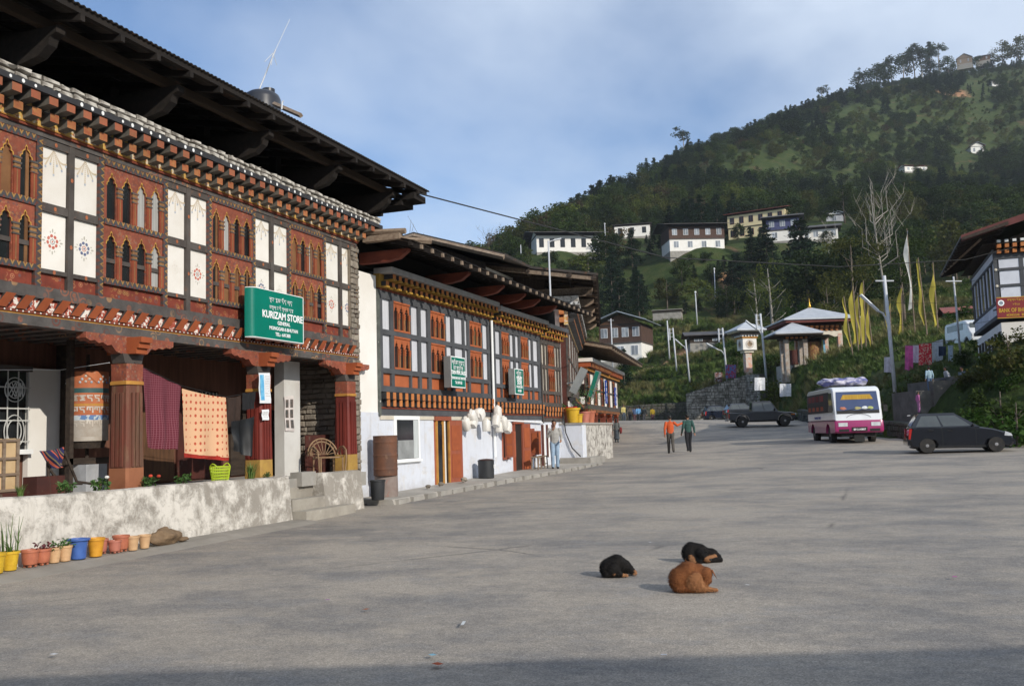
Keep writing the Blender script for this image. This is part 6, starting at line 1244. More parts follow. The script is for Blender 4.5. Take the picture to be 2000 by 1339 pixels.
def pavilion():
    c = at(1588, 713, 95); frame((c.x, c.y, c.z), rad(20)); H = thing('prayer_pavilion', 'open four column prayer wheel pavilion with pale hipped roof and gold finial', 'pavilion', (0, 0, 0)); s = 2.1
    boxp('plinth', CONC, H, -2.9, 2.9, -2.9, 2.9, -2, .12)
    for x in (-s, s):
        for y in (-s, s): boxp('column', PINKC, H, x - .22, x + .22, y - .22, y + .22, .12, 2.9); boxp('column_base', WHITE, H, x - .3, x + .3, y - .3, y + .3, .121, .5)
    for y in (-s, s): MB().prism([(-s - .2, 3.2), (-s - .2, 2.75), (-s + .5, 2.6), (-1, 2.85), (1, 2.85), (s - .5, 2.6), (s + .2, 2.75), (s + .2, 3.2)], 'y', y - .2, y + .2).build('beam', CREAM, H)
    for x in (-s, s): boxp('beam', CREAM, H, x - .19, x + .19, -s, s, 2.85, 3.19)
    for x in np.arange(-s - .1, s + .2, .5):
        for z, e in ((3.22, .1), (3.5, .35)): boxp('beam_block', KH[0], H, float(x) - .12, float(x) + .12, -s - .2 - e, -s, z, z + .22)
    boxp('frieze', BROWNW, H, -s - .2, s + .2, -s - .2, s + .2, 3.2, 3.8); boxp('eave', mat('maroon_eave', (.2, .06, .05), None, 2, .7, 0), H, -3.5, 3.5, -3.5, 3.5, 4.0, 4.22); hip_roof(H, 0, 0, 7.4, 7.4, 4.36, 1.5)
    MB().lathe([(.28, 5.75), (.14, 5.88), (.16, 6.0), (.07, 6.15), (.09, 6.28), (.03, 6.4), (.012, 6.8)], 12, 0).build('finial', GOLD, H, smooth=40)
    boxp('back_wall', DARKW, H, -1.2, 1.2, .6, 1.2, .12, 2.8); MB().lathe([(.75, .5), (.75, 2.3)], 20, 0, (0, -.2, 0)).build('prayer_drum', mat('dark_red_drum', (.14, .03, .03), (.3, .2, .06), 6, .6, 0), H); boxp('blue_banner', mat('sky_blue_cloth', (.2, .45, .6), None, 3, .9, 0), H, .75, .95, -1.2, -1.15, .5, 2.4)
    c2 = at(1552, 716, 91.5); frame((c2.x, c2.y, c2.z), rad(20)); P = thing('small_shrine', 'small open shrine with grey pyramid roof in front of the pavilion', 'shrine', (0, 0, 0))
    for x in (-.9, .9):
        for y in (-.7, .7): boxp('column', mat('grey_stone_column', (.4, .38, .34), (.3, .22, .17), 4, .8, .2), P, x - .2, x + .2, y - .2, y + .2, -1.5, 2.6)
    boxp('beam', DARKW, P, -1.3, 1.3, -1, 1, 2.6, 2.85); boxp('eave', DARKW, P, -2.3, 2.3, -2, 2, 2.9, 3.02); hip_roof(P, 0, 0, 4.7, 4.2, 3.15, 1.15); MB().lathe([(.4, .2), (.4, 1.6)], 14, 0).build('prayer_drum', DKRED, P)
    for k in range(5): boxp('beam_block', KH[0], P, -1 + k * .45, -.8 + k * .45, -1.3, -1.0, 2.62, 2.8)
pavilion()
def clock_tower():
    c = at(1462, 737, 105); frame((c.x, c.y, c.z), rad(30)); H = thing('clock_tower', 'slender clock tower with painted shaft and pale hipped roof above the stone wall', 'clock tower', (0, 0, 0))
    boxp('plinth', WHITE, H, -.6, .6, -.6, .6, -2, .25); boxp('shaft', PINKC, H, -.36, .36, -.36, .36, .25, 2.75); boxp('collar', CREAM, H, -.55, .55, -.55, .55, 2.75, 3.0); boxp('clock_box', WHITE, H, -.8, .8, -.8, .8, 3.02, 4.3)
    for k, (x, y, a) in enumerate(((0, -.8, -90), (-.8, 0, 180))):
        f = MB().lathe([(.5, 0), (.5, .03)], 24, 0, ax='x').build('clock_face', mat('pale_clock_face', (.6, .55, .5), None, 4, .6, 0), H, LOC((x, y, 3.66), rad(a))); 
        with Sub(f): boxp('hand', BLACKV, f, .032, .045, -.03, .03, 0, .38); boxp('hand', BLACKV, f, .033, .046, 0, .28, -.03, .03); MB().lathe([(.3, .031), (.3, .036)], 18, 0, ax='x').build('dial_print', mat('brown_dial', (.2, .14, .1), (.4, .3, .2), 8, .7, 0), f)
    boxp('frieze', OCHRE, H, -.9, .9, -.9, .9, 4.3, 4.5)
    for k in range(6): boxp('beam_block', SIGNW, H, -.95 + k * .34, -.78 + k * .34, -1.05, -.9, 4.5, 4.66); boxp('beam_block', SIGNW, H, -1.05, -.9, -.95 + k * .34, -.78 + k * .34, 4.5, 4.66)
    boxp('cornice', GREYT, H, -1.2, 1.2, -1.2, 1.2, 4.67, 4.95); boxp('eave', CREAM, H, -1.6, 1.6, -1.6, 1.6, 4.96, 5.1); hip_roof(H, 0, 0, 3.7, 3.7, 5.22, 1.0)
clock_tower()
frame()
# ------------------------------------------------------------------ stone walls
WSTONE = mat('pale_wall_stone', (.34, .32, .28), (.13, .12, .10), 1.7, .9, .5, rnd=0, lo=.42, hi=.58); DSTONE = mat('dark_wall_stone', (.10, .095, .085), (.055, .05, .045), 2, .95, .6, c3=(.05, .07, .03), lo3=.5, hi3=.65)
def stone_wall(name, label, pts, hs, size, m, th=.6, seed=1, body=DSTONE, ref=0):
    """wall along ground points; pts = list of (Vector base), hs = heights; stones joined into one part"""
    rng = random.Random(seed); t = thing(name, label, 'wall', pts[0]); mbB = MB(); mb = MB()
    for (a, b), (ha, hb) in zip(zip(pts[:-1], pts[1:]), zip(hs[:-1], hs[1:])):
        d = (b - a); d.z = 0; n = Vector((d.y, -d.x, 0)).normalized()
        if n.dot(CC - a) < 0: n = -n
        A = [a, b, b - n * th, a - n * th]; mbB.add([(p.x, p.y, p.z - .6) for p in A] + [(a.x, a.y, a.z + ha), (b.x, b.y, b.z + hb), (b.x - n.x * th, b.y - n.y * th, b.z + hb), (a.x - n.x * th, a.y - n.y * th, a.z + ha)], [(0, 1, 5, 4), (1, 2, 6, 5), (2, 3, 7, 6), (3, 0, 4, 7), (4, 5, 6, 7)])
        L = d.length; u = d.normalized(); z = -.3
        while z < max(ha, hb):
            h = size * rng.uniform(.6, 1.1); s = 0
            while s < L:
                l = size * rng.uniform(.6, 2.4); tt = s / L; top = ha + (hb - ha) * tt; base = a.z + (b.z - a.z) * tt
                if z + .1 <= top:
                    h0 = h; h = min(h, top - z); p0 = a + u * (s + .02); p1 = a + u * min(s + l - .02, L); q = rng.uniform(.03, .1)
                    mb.add([(p0.x, p0.y, base + z + .015), (p1.x, p1.y, base + z + .015), (p1.x, p1.y, base + z + h - .015), (p0.x, p0.y, base + z + h - .015)] + [(p.x + n.x * q, p.y + n.y * q, base + zz) for p, zz in ((p0 + u * .03, z + .04), (p1 - u * .03, z + .04), (p1 - u * .03, z + h - .04), (p0 + u * .03, z + h - .04))], [(4, 5, 6, 7), (0, 1, 5, 4), (1, 2, 6, 5), (2, 3, 7, 6), (3, 0, 4, 7)])
                    h = h0
                s += l
            z += h
    mbB.build('wall_core', body, t); mb.build('stones', m, t, kind='stuff'); return t
def gp(px, dep, dz=0):
    p = at(px, 820, dep); return Vector((p.x, p.y, rz_(p.x, p.y) + dz))
stone_wall('retaining_wall', 'tall pale rubble retaining wall below the clock tower', [gp(1342, 103.2), gp(1460, 101.5), gp(1488, 98)], [3.1, 4.9, 4.8], .34, WSTONE, seed=2)
stone_wall('low_retaining_wall', 'low dark mossy wall closing the far end of the square', [gp(1100, 114), gp(1190, 113), gp(1343, 112)], [1.8, 2.0, 2.4], .4, DSTONE, seed=3)
stone_wall('roadside_wall', 'low dark roadside wall below the grass bank behind the bus', [gp(1560, 78), gp(1600, 68), gp(1660, 56.5), gp(1740, 48.6), gp(1790, 43.5)], [.9, .9, .8, .8, .7], .3, DSTONE, seed=4)
def step_block():
    t = None
    B = [(1792, 1826, 806, 762, 46.5), (1826, 1866, 806, 742, 46.2), (1866, 1908, 800, 733, 46)]
    a = at(1850, 806, 46.5); t = thing('concrete_steps', 'stepped grey concrete and stone blocks climbing the bank behind the dark car', 'steps', a)
    for k, (p0, p1, y0, y1, dep) in enumerate(B):
        q = [at(p0, y0, dep), at(p1, y0, dep)]; zt = at((p0 + p1) / 2, y1, dep).z; u = (q[1] - q[0]); n = CF.copy(); n.z = 0; n.normalize(); P = [q[0], q[1], q[1] + n * 3, q[0] + n * 3]; MB().add([(p.x, p.y, q[0].z - 1) for p in P] + [(p.x, p.y, zt) for p in P], [(0, 1, 5, 4), (1, 2, 6, 5), (2, 3, 7, 6), (3, 0, 4, 7), (4, 5, 6, 7)]).build('step_block', mat('dark_concrete', (.16, .15, .135), (.10, .095, .085), 2, .9, .5), t)
step_block()
# ------------------------------------------------------------------ poles, lamps, flags
POLEM = mat('pale_pole_paint', (.55, .57, .60), (.45, .46, .48), 2, .6, .05); POLEG = mat('green_pole_paint', (.05, .12, .10), None, 2, .6, 0)
def pole(label, px, py, dep, topy, topx=None, r=.07, lamp=0, twin=0, black=0, globe=0, greenlow=0, arms=0, on=None):
    b = at(px, py, dep); g = tz(b.x, b.y) if not inside(np.array([b.x]), np.array([b.y]))[0] else rz_(b.x, b.y); tp = at(topx if topx else px - (py - topy) * .045, topy, dep); zt = tp.z
    t = thing('street_pole' if not lamp and not globe else 'street_lamp', label, 'lamp post' if lamp or globe else 'pole', (b.x, b.y, min(g, b.z))); base = min(g, b.z) - .5
    MB().tube([(b.x, b.y, base), (tp.x, tp.y, zt)], [r, r * .75], 8).build('post', POLEM, t, smooth=True)
    if black: MB().tube([(b.x, b.y, base + .2), (b.x + (tp.x - b.x) * .15, b.y + (tp.y - b.y) * .15, base + (zt - base) * .15)], r * 1.06, 8).build('black_foot', BLACKV, t)
    if greenlow: MB().tube([(b.x, b.y, base), (b.x + (tp.x - b.x) * .6, b.y + (tp.y - b.y) * .6, base + (zt - base) * .6)], r * 1.05, 8).build('painted_foot', POLEG, t)
    if twin:
        o = CR * (-.45); MB().tube([(tp.x + o.x, tp.y + o.y, zt - 1.6), (tp.x + o.x, tp.y + o.y, zt - .05)], r * .7, 6).build('twin_post', POLEM, t)
        for k in range(3): MB().tube([(tp.x + o.x * 1.3, tp.y + o.y * 1.3, zt - .2 - k * .5), (tp.x - o.x * .3, tp.y - o.y * .3, zt - .2 - k * .5)], .03, 5).build('crossarm', GALV, t)
    if lamp:
        side = lamp[0]; z = zt - lamp[2]; w = lamp[1]; d = CR * side; rise = lamp[3] if len(lamp) > 3 else .5
        f = (z - base) / (zt - base); bx, by = b.x + (tp.x - b.x) * f, b.y + (tp.y - b.y) * f
        MB().tube([(bx, by, z), (bx + d.x * w * .08, by + d.y * w * .08, z + rise * .5), (bx + d.x * w * .2, by + d.y * w * .2, z + rise * .85), (bx + d.x * w * .4, by + d.y * w * .4, z + rise)], r * .5, 6).build('lamp_arm', GALV, t)
        MB().tube([(bx + d.x * w * .38, by + d.y * w * .38, z + rise), (bx + d.x * w, by + d.y * w, z + rise * (1.6 if rise < .8 else 1.9))], [r * 1.1, r * 1.3], 6, flat=.6).build('lamp_head', WINW, t)
    if globe: MB().ball((tp.x, tp.y, zt + .15), .22, 10, 8).build('globe', WINW, t, smooth=True)
    for k in range(arms): MB().tube([tuple(Vector((tp.x, tp.y, zt - .3 - k * .45)) + CR * s) for s in (-.5, .5)], .04, 5).build('crossarm', GALV, t)
    return t
pole('tall near street lamp with drooping arm between bus and laundry', 1752, 800, 52, 538, 1727, .11, lamp=(-1, 1.45, 2.9, 1.0), black=1, arms=1)
pole('curved lamp post rising beside the shop row roof', 1077, 600, 40.5, 470, 1071, .05, lamp=(1, .55, .12, .12), greenlow=1)
pole('white pole by the bank with small box', 1877, 700, 60, 540, 1862, .07, arms=1)
pole('twin topped pole with lamp arm left of the pavilion', 1498, 716, 100, 612, 1485, .13, lamp=(-1, 1.7, 2.6, 1.0), twin=1)
pole('twin topped lamp post left of the clock tower', 1420, 735, 106, 640, 1411, .12, lamp=(-1, 2.0, 3.2, .8), twin=1)
pole('white lamp post on the grass terraces beside the twin pole', 1348, 752, 118, 663, 1339, .12, lamp=(-1, 1.4, 1.6, .9), black=1)
pole('twin topped white pole on the grass terraces', 1323, 735, 125, 640, 1314, .12, twin=1, black=1)
pole('white pole before the landslip scar', 1308, 698, 150, 626, 1303, .13, black=1)
pole('white pole in front of the pale blue gabled house', 1196, 690, 155, 622, 1193, .13, arms=1)
pole('globe lamp on the dark terrace edge', 1362, 632, 188, 572, 1358, .14, globe=1)
pole('globe lamp high among the shrubs', 1396, 560, 215, 526, 1395, .14, globe=1)
pole('globe lamp beside the white hall', 1182, 455, 262, 438, 1181, .15, globe=1)
pole('white pole among trees right of the leaning trunk', 1629, 585, 170, 524, 1626, .15, arms=1)
pole('short white post below the ridge hall', 1018, 508, 240, 478, 1017, .13)
YFLAG = mat('yellow_flag_cloth', (.36, .31, .05), (.26, .22, .04), 1.5, .9, .2, rnd=.35, stretch=(1, 1, .5)); WFLAG = mat('white_flag_cloth', (.6, .6, .58), None, 2, .9, .2)
def flag(label, px, pyb, pyt, pxt, dep, m, w=.55, hang=.85, seed=0):
    b = at(px, pyb, dep); tp = at(pxt, pyt, dep); t = thing('prayer_flag', label, 'prayer flag', (b.x, b.y, min(tz(b.x, b.y), b.z)), group='tall prayer flags'); rng = random.Random(seed)
    MB().tube([(b.x, b.y, min(tz(b.x, b.y), b.z) - .4), tuple(tp)], [.06, .035], 6).build('flag_pole', RAWW, t); d = CR * -1
    def f(u, v):
        s = .02 + hang * v; p = tp.lerp(b, s); ww = w * (min(1, v * 3 + .12)) * u; o = math.sin(v * 9 + seed + u * 2) * .12 * u + noise.noise(Vector((v * 4, u, seed))) * .1
        return tuple(p + d * (ww + o * .8) + CF * (o * .9) - Vector((0, 0, .25 * u * v)))
    MB().grid(f, 5, 24).build('flag_cloth', m, t, smooth=True)
for k, (px, pyb, pyt, pxt, lab) in enumerate([(1667, 690, 578, 1648, 'leftmost narrow yellow flag in the flag cluster'), (1678, 690, 545, 1664, 'tall yellow flag with the broadest cloth in the cluster'), (1684, 688, 572, 1675, 'thin yellow flag between two taller ones'), (1692, 690, 548, 1686, 'tall yellow flag with wavy tip beside the broad one'), (1706, 692, 588, 1694, 'short yellow flag right of the cluster'), (1741, 690, 580, 1738, 'pale yellow flag behind the lamp post'), (1764, 690, 560, 1760, 'lone yellow flag left of the white mast'), (1812, 655, 503, 1793, 'yellow flag right of the white mast'), (1833, 655, 512, 1822, 'yellow flag nearest the bank building')]):
    flag(lab, px, pyb, pyt, pxt, 82 if px < 1780 else 76, YFLAG, .42 if k in (1, 3) else .32, .82, k * 1.7)
flag('tallest white prayer flag on a high pale mast', 1791, 695, 446, 1771, 80, WFLAG, .28, .6, 3.3)
# ------------------------------------------------------------------ washing on the slope
def hang_at(name, label, px0, px1, py0, py1, dep, m, seed=0, cat='laundry', group='washing on the slope', skew=0):
    P = [at(px0, py0, dep), at(px1, py0 + skew, dep), at(px1, py1 + skew, dep), at(px0, py1, dep)]; o0 = P[0].copy(); mb = MB()
    mb.grid(lambda u, v: tuple(P[0].lerp(P[1], u).lerp(P[3].lerp(P[2], u), v) - o0 + CF * (math.sin(u * 9 + seed) * .06 * (.3 + v)) + Vector((0, 0, noise.noise(Vector((u * 3, seed, 0))) * .1 * v))), 10, 8)
    tag(mb.build(name, m, None, LOC(o0), smooth=True), label, cat, group)
def cm(n, c): return mat(n + '_laundry', c, None, 5, .95, .1, rnd=0)
hang_at('pink_sheet', 'bright pink cloth hanging on the slope by the lamp post', 1768, 1783, 675, 723, 62, cm('pink', (.8, .16, .46)), 1)
hang_at('red_blanket', 'red blanket with pale pattern on the slope line', 1795, 1819, 672, 713, 61, mat('red_patterned_laundry', (.7, .03, .05), (.75, .45, .38), 9, .95, .1, lo=.5, hi=.56), 2, skew=-2)
hang_at('lilac_shirt', 'small lilac shirt between the pink and red cloths', 1783, 1794, 674, 708, 62, cm('lilac', (.78, .7, .85)), 3)
hang_at('grey_sheet', 'pale grey blue sheet right of the red blanket', 1820, 1842, 668, 708, 61, cm('grey', (.62, .67, .75)), 4, skew=-6)
hang_at('blue_towel', 'pale blue towel at the end of the slope line', 1851, 1862, 674, 708, 60, cm('paleblue', (.58, .70, .85)), 5)
hang_at('dark_garments', 'dark garments on a turquoise hanger beside the grey sheet', 1833, 1848, 676, 695, 60, cm('navy', (.04, .06, .12)), 6)
hang_at('mauve_sheet', 'plain mauve sheet hanging left of the lamp post', 1727, 1743, 697, 727, 62, cm('mauve', (.75, .7, .8)), 7)
hang_at('white_shirt', 'white shirt hanging beside the retaining wall corner', 1474, 1494, 737, 762, 92, cm('white', (.82, .83, .86)), 8)
hang_at('white_trousers', 'white garment hanging above the pickup on the bank', 1523, 1545, 749, 774, 86, cm('white2', (.82, .83, .86)), 9)
hang_at('red_blue_washing', 'red and blue washing hung behind the retaining wall', 1417, 1438, 712, 738, 104, mat('redblue_laundry', (.25, .04, .08), (.08, .13, .3), 5, .9, 0, lo=.48, hi=.52), 10)
hang_at('brown_cloth', 'brown and grey cloths hung left of the twin lamp post', 1396, 1411, 727, 746, 106, mat('brown_laundry', (.14, .06, .05), (.3, .28, .3), 5, .9, 0, lo=.5, hi=.52), 11)
wire('washing_line', 'washing line running along the slope past the lamp post', [at(1726, 697, 62), at(1768, 674, 62), at(1819, 668, 61), at(1866, 664, 60)], .02, RAWW, 'line')
# overhead cables
wire('overhead_cable', 'long overhead cable sagging from the dark roof corner to the bank', [at(818, 378, 23.6), at(1300, 503, 36), at(1640, 521, 42), at(1885, 507, 45.5), at(2060, 462, 46)], .02, None, 'cable', .0, 12)
for k, (y0, y1) in enumerate(((560, 545), (590, 578), (610, 603), (632, 626))): wire('service_wire', ['thin service wire to the bank, topmost of four', 'second thin wire to the bank below the topmost', 'third thin wire to the bank', 'lowest thin wire to the bank above the laundry'][k], [at(1728, y0, 52), at(1865, (y0 + y1) / 2 + 4, 58), at(1960, y1 - 18 + k * 4, 46)], .01, None, 'cable', .1, 8, 'service wires to the bank')
# ------------------------------------------------------------------ vehicles (frame: x forward, y left, z up)
def paint(name, c, rough=.18):
    if name in MATS: return MATS[name]
    m = mat(name, c, tuple(x * .9 for x in c), 2, rough, 0, rnd=0, spec=.5); B = m.node_tree.nodes['Principled BSDF']; B.inputs['Coat Weight'].default_value = .6; B.inputs['Coat Roughness'].default_value = .04; return m
TYRE = mat('tyre_rubber', (.022, .022, .022), (.04, .036, .032), 6, .85, .2); RIM = mat('steel_rim', (.35, .35, .36), (.22, .2, .18), 5, .5, .1, metal=.6); CGLASS = mat('car_glass', (.05, .058, .06), (.07, .08, .08), 2, .06, 0, rnd=0, spec=.8); BLKP = mat('black_trim', (.02, .02, .02), None, 4, .6, .05); LAMPW = mat('headlamp_glass', (.6, .62, .64), None, 3, .15, 0, spec=.6); LAMPR = mat('tail_lamp_red', (.4, .02, .015), None, 3, .2, 0, spec=.6); LAMPO = mat('indicator_orange', (.5, .16, .02), None, 3, .2, 0)
def wheel(t, x, y, r, w, side):
    o = MB().lathe([(r * .62, -w / 2), (r * .95, -w / 2), (r, -w * .3), (r, w * .3), (r * .95, w / 2), (r * .62, w / 2)], 26, 0, ax='y').build('wheel', TYRE, t, LOC((x, y, r)), smooth=40)
    s = w / 2 * side; MB().lathe([(r * .64, s * .5), (r * .62, s * .96), (r * .5, s * .8), (r * .3, s * .95), (r * .12, s * 1.05), (.01, s * 1.05)], 22, 0, ax='y').build('rim', RIM, o, LOC((x, y, r)), smooth=40)
    for k in range(6): a = k * math.pi / 3; MB().ball((0, 0, 0), (r * .06, .01, r * .06), 6, 4).build('rim_hole', BLKP, o, LOC((x + r * .42 * math.cos(a), y + s * .92, r + r * .42 * math.sin(a))))
def arched_profile(pts, wheels, zb):
    """closed side outline: pts along the top from rear to front, then the sill with wheel arches back to the rear"""
    L = list(pts)
    for x, r in sorted(wheels, reverse=True):
        L += [(x + r * math.cos(a), zb + (r * 1.0) * math.sin(a)) for a in np.linspace(.0, math.pi, 11)]
    return L
def body_shell(t, prof, w, m, name='body', inset=.06):
    mb = MB(); n = len(prof); cx = sum(p[0] for p in prof) / n; cz = sum(p[1] for p in prof) / n; ys = [(-w, inset), (-w + .05, .012), (-w + .14, 0), (w - .14, 0), (w - .05, .012), (w, inset)]
    for y, i in ys:
        for x, z in prof: mb.v.append((x - math.copysign(min(abs(x - cx), i), x - cx), y, z - math.copysign(min(abs(z - cz), i * .7), z - cz)))
    for k in range(len(ys) - 1):
        for j in range(n): mb.f.append((k * n + j, k * n + (j + 1) % n, (k + 1) * n + (j + 1) % n, (k + 1) * n + j)); mb.m.append(0)
    mb.f += [tuple(range(n - 1, -1, -1)), tuple((len(ys) - 1) * n + j for j in range(n))]; mb.m += [0, 0]
    bm_ = mb.build(name, m, t, smooth=32); bmx = bmesh.new(); bmx.from_mesh(bm_.data); bmesh.ops.recalc_face_normals(bmx, faces=bmx.faces); bmx.to_mesh(bm_.data); bmx.free(); return bm_
def greenhouse(t, m, x0, x1, xt0, xt1, zb, zt, wb, wt, wins, front=True, rear=True, pillar=.06):
    def P(u, v, s): # u along length 0..1, v up
        xa, xb = x0 + (xt0 - x0) * v, x1 + (xt1 - x1) * v; return Vector((xa + (xb - xa) * u, s * (wb + (wt - wb) * v), zb + (zt - zb) * v))
    v = [P(0, 0, -1), P(1, 0, -1), P(1, 0, 1), P(0, 0, 1), P(.0, 1, -1), P(1, 1, -1), P(1, 1, 1), P(0, 1, 1)]; c = (v[4] + v[6]) / 2
    roof = [p + (p - c) * -.06 + Vector((0, 0, .05)) for p in v[4:]]
    mb = MB(); mb.add(v + roof, [(0, 1, 5, 4), (1, 2, 6, 5), (2, 3, 7, 6), (3, 0, 4, 7), (4, 5, 9, 8), (5, 6, 10, 9), (6, 7, 11, 10), (7, 4, 8, 11), (8, 9, 10, 11)]); mb.build('cabin', m, t, smooth=35)
    for s in (-1, 1):
        for (u0, u1, ut0, ut1) in wins:
            q = [P(u0, .08, s), P(u1, .08, s), P(ut1, .9, s), P(ut0, .9, s)]; n = Vector((0, s, .15)) * .008
            MB().add([p + n for p in q], [(0, 1, 2, 3)]).build('side_window', CGLASS, t)
    for ok, u, sx in ((front, 1, 1), (rear, 0, -1)):
        if ok:
            q = [P(u, .08, -.88), P(u, .08, .88), P(u, .92, .88), P(u, .92, -.88)]; n = Vector((sx * .01, 0, .006)); MB().add([p + n for p in q], [(0, 1, 2, 3)]).build('windscreen' if sx > 0 else 'rear_window', CGLASS, t)
def handle(t, x, y, z): boxp('door_handle', BLKP, t, x - .09, x + .09, y - .015, y + .015, z - .015, z + .015)
def hatchback(label, loc, rz, col, group=None, sc=1.0, plate=False):
    t = thing('hatchback_car', label, 'car', loc, rz, group, None)
    with Sub(t):
        k = sc; m = paint(*col); zb = .19; r = .335
        top = [(-1.70, zb + .05), (-1.745, .42), (-1.74, .62), (-1.69, .86), (-1.62, .93), (-.6, .945), (.45, .935), (.66, .92), (1.1, .85), (1.48, .73), (1.66, .62), (1.74, .50), (1.755, .34), (1.70, zb + .04)]
        prof = arched_profile(top, [(-1.14, .345), (1.16, .345)], zb); body_shell(t, prof, .735, m)
        greenhouse(t, m, -1.66, .66, -1.38, -.10, .925, 1.40, .70, .56, [(.07, .45, .10, .47), (.485, .90, .505, .93)])
        for x in (-1.14, 1.16):
            for s in (-1, 1): wheel(t, x, s * .665, .275, .16, s)
        for s in (-1, 1):
            MB().prism([(1.44, .58), (1.70, .56), (1.66, .655), (1.47, .735)], 'y', s * .54, s * .742).build('headlight', LAMPW, t); MB().prism([(-1.76, .52), (-1.70, .52), (-1.62, .9), (-1.72, .9)], 'y', s * .60, s * .742).build('tail_light', LAMPR, t)
            handle(t, -.35, s * .745, .80); handle(t, .42 - .62 + .5, s * .745, .78) if False else handle(t, -.98, s * .745, .82)
            MB().ball((0, 0, 0), (.05, .085, .055), 8, 6).build('mirror', BLKP, t, LOC((.42, s * .80, .99)), smooth=True)
            MB().prism([(-.62, .25), (-.605, .25), (-.605, .92), (-.62, .92)], 'y', s * .735, s * .741).build('door_gap', BLKP, t); MB().prism([(.50, .27), (.515, .27), (.515, .90), (.50, .90)], 'y', s * .735, s * .741).build('door_gap', BLKP, t)
            MB().prism([(-.80, zb), (.80, zb), (.80, zb + .06), (-.80, zb + .06)], 'y', s * .66, s * .742).build('sill_strip', BLKP, t)
        boxp('underbody', BLKP, t, -1.6, 1.6, -.6, .6, .17, .35); boxp('bumper', m, t, -1.80, -1.70, -.68, .68, .30, .50); boxp('bumper', m, t, 1.70, 1.80, -.68, .68, .26, .44); boxp('number_plate', LAMPR, t, -1.81, -1.80, -.22, .22, .52, .62)
        MB().prism([(-1.62, 1.41), (-1.38, 1.45), (-1.38, 1.43), (-1.62, 1.385)], 'y', -.5, .5).build('spoiler', m, t)
    return t
def lat(px, dep, py): p = at(px, py, dep); return Vector((p.x, p.y, rz_(p.x, p.y)))
BLK = ('black_car_paint', (.008, .009, .013)); NAVY = ('navy_car_paint', (.010, .014, .028)); PALEB = ('dark_grey_car_paint', (.03, .035, .045))
hatchback('black hatchback parked side on below the grass bank', lat(1872, 35, 882), rad(4), BLK)
hatchback('dark blue hatchback parked by the stone wall beyond the pickup', lat(1409, 92, 822), rad(24), NAVY)
hatchback('dark grey hatchback mostly hidden behind the black pickup', lat(1455, 84, 826), rad(24), PALEB)
def pickup():
    t = thing('pickup_truck', 'black double cab pickup parked side on with muddy wheels', 'truck', lat(1488, 69.5, 832), rad(13))
    with Sub(t):
        m = paint('black_pickup_paint', (.010, .010, .014), .35); zb = .42
        top = [(-2.42, .55), (-2.42, 1.05), (-.95, 1.06), (-.8, 1.06), (.95, 1.06), (1.15, 1.06), (2.1, .98), (2.32, .88), (2.36, .55)]; body_shell(t, arched_profile(top, [(-1.45, .46), (1.55, .46)], zb), .86, m)
        greenhouse(t, m, -.78, 1.12, -.70, .62, 1.05, 1.78, .82, .72, [(.06, .46, .06, .48), (.52, .92, .54, .94)])
        for x in (-1.45, 1.55):
            for s in (-1, 1): wheel(t, x, s * .76, .38, .22, s); MB().tube([(x + .48 * math.cos(a), s * .88, .42 + .48 * math.sin(a)) for a in np.linspace(0, math.pi, 13)], .035, 6).build('wheel_arch', mat('muddy_grey_trim', (.22, .2, .18), None, 4, .8, .1), t)
        for s in (-1, 1):
            boxp('side_rail', BLKP, t, -2.42, -.8, s * .86 - .03, s * .86 + .03, 1.05, 1.12); boxp('headlight', LAMPW, t, 2.2, 2.37, s * .62 - .14, s * .62 + .14, .72, .9); boxp('indicator', LAMPO, t, 2.0, 2.25, s * .85 - .02, s * .85 + .02, .78, .86); boxp('tail_light', LAMPR, t, -2.44, -2.38, s * .78 - .06, s * .78 + .06, .65, .95); handle(t, -.35, s * .87, .95); handle(t, .55, s * .87, .95); MB().ball((0, 0, 0), (.06, .1, .1), 8, 6).build('mirror', BLKP, t, LOC((.85, s * .98, 1.22)))
        boxp('bumper', RIM, t, -2.56, -2.44, -.8, .8, .45, .58); boxp('bumper', BLKP, t, 2.36, 2.5, -.8, .8, .42, .62); boxp('bed_floor', BLKP, t, -2.36, -.82, -.78, .78, .95, 1.0) if False else None; MB().ball((0, 0, 0), (.32, .28, .32), 14, 8).build('spare_wheel', TYRE, t, LOC((2.3, 0, .75))) if False else None
        boxp('underbody', BLKP, t, -2.2, 2.2, -.6, .6, .34, .55)
pickup()
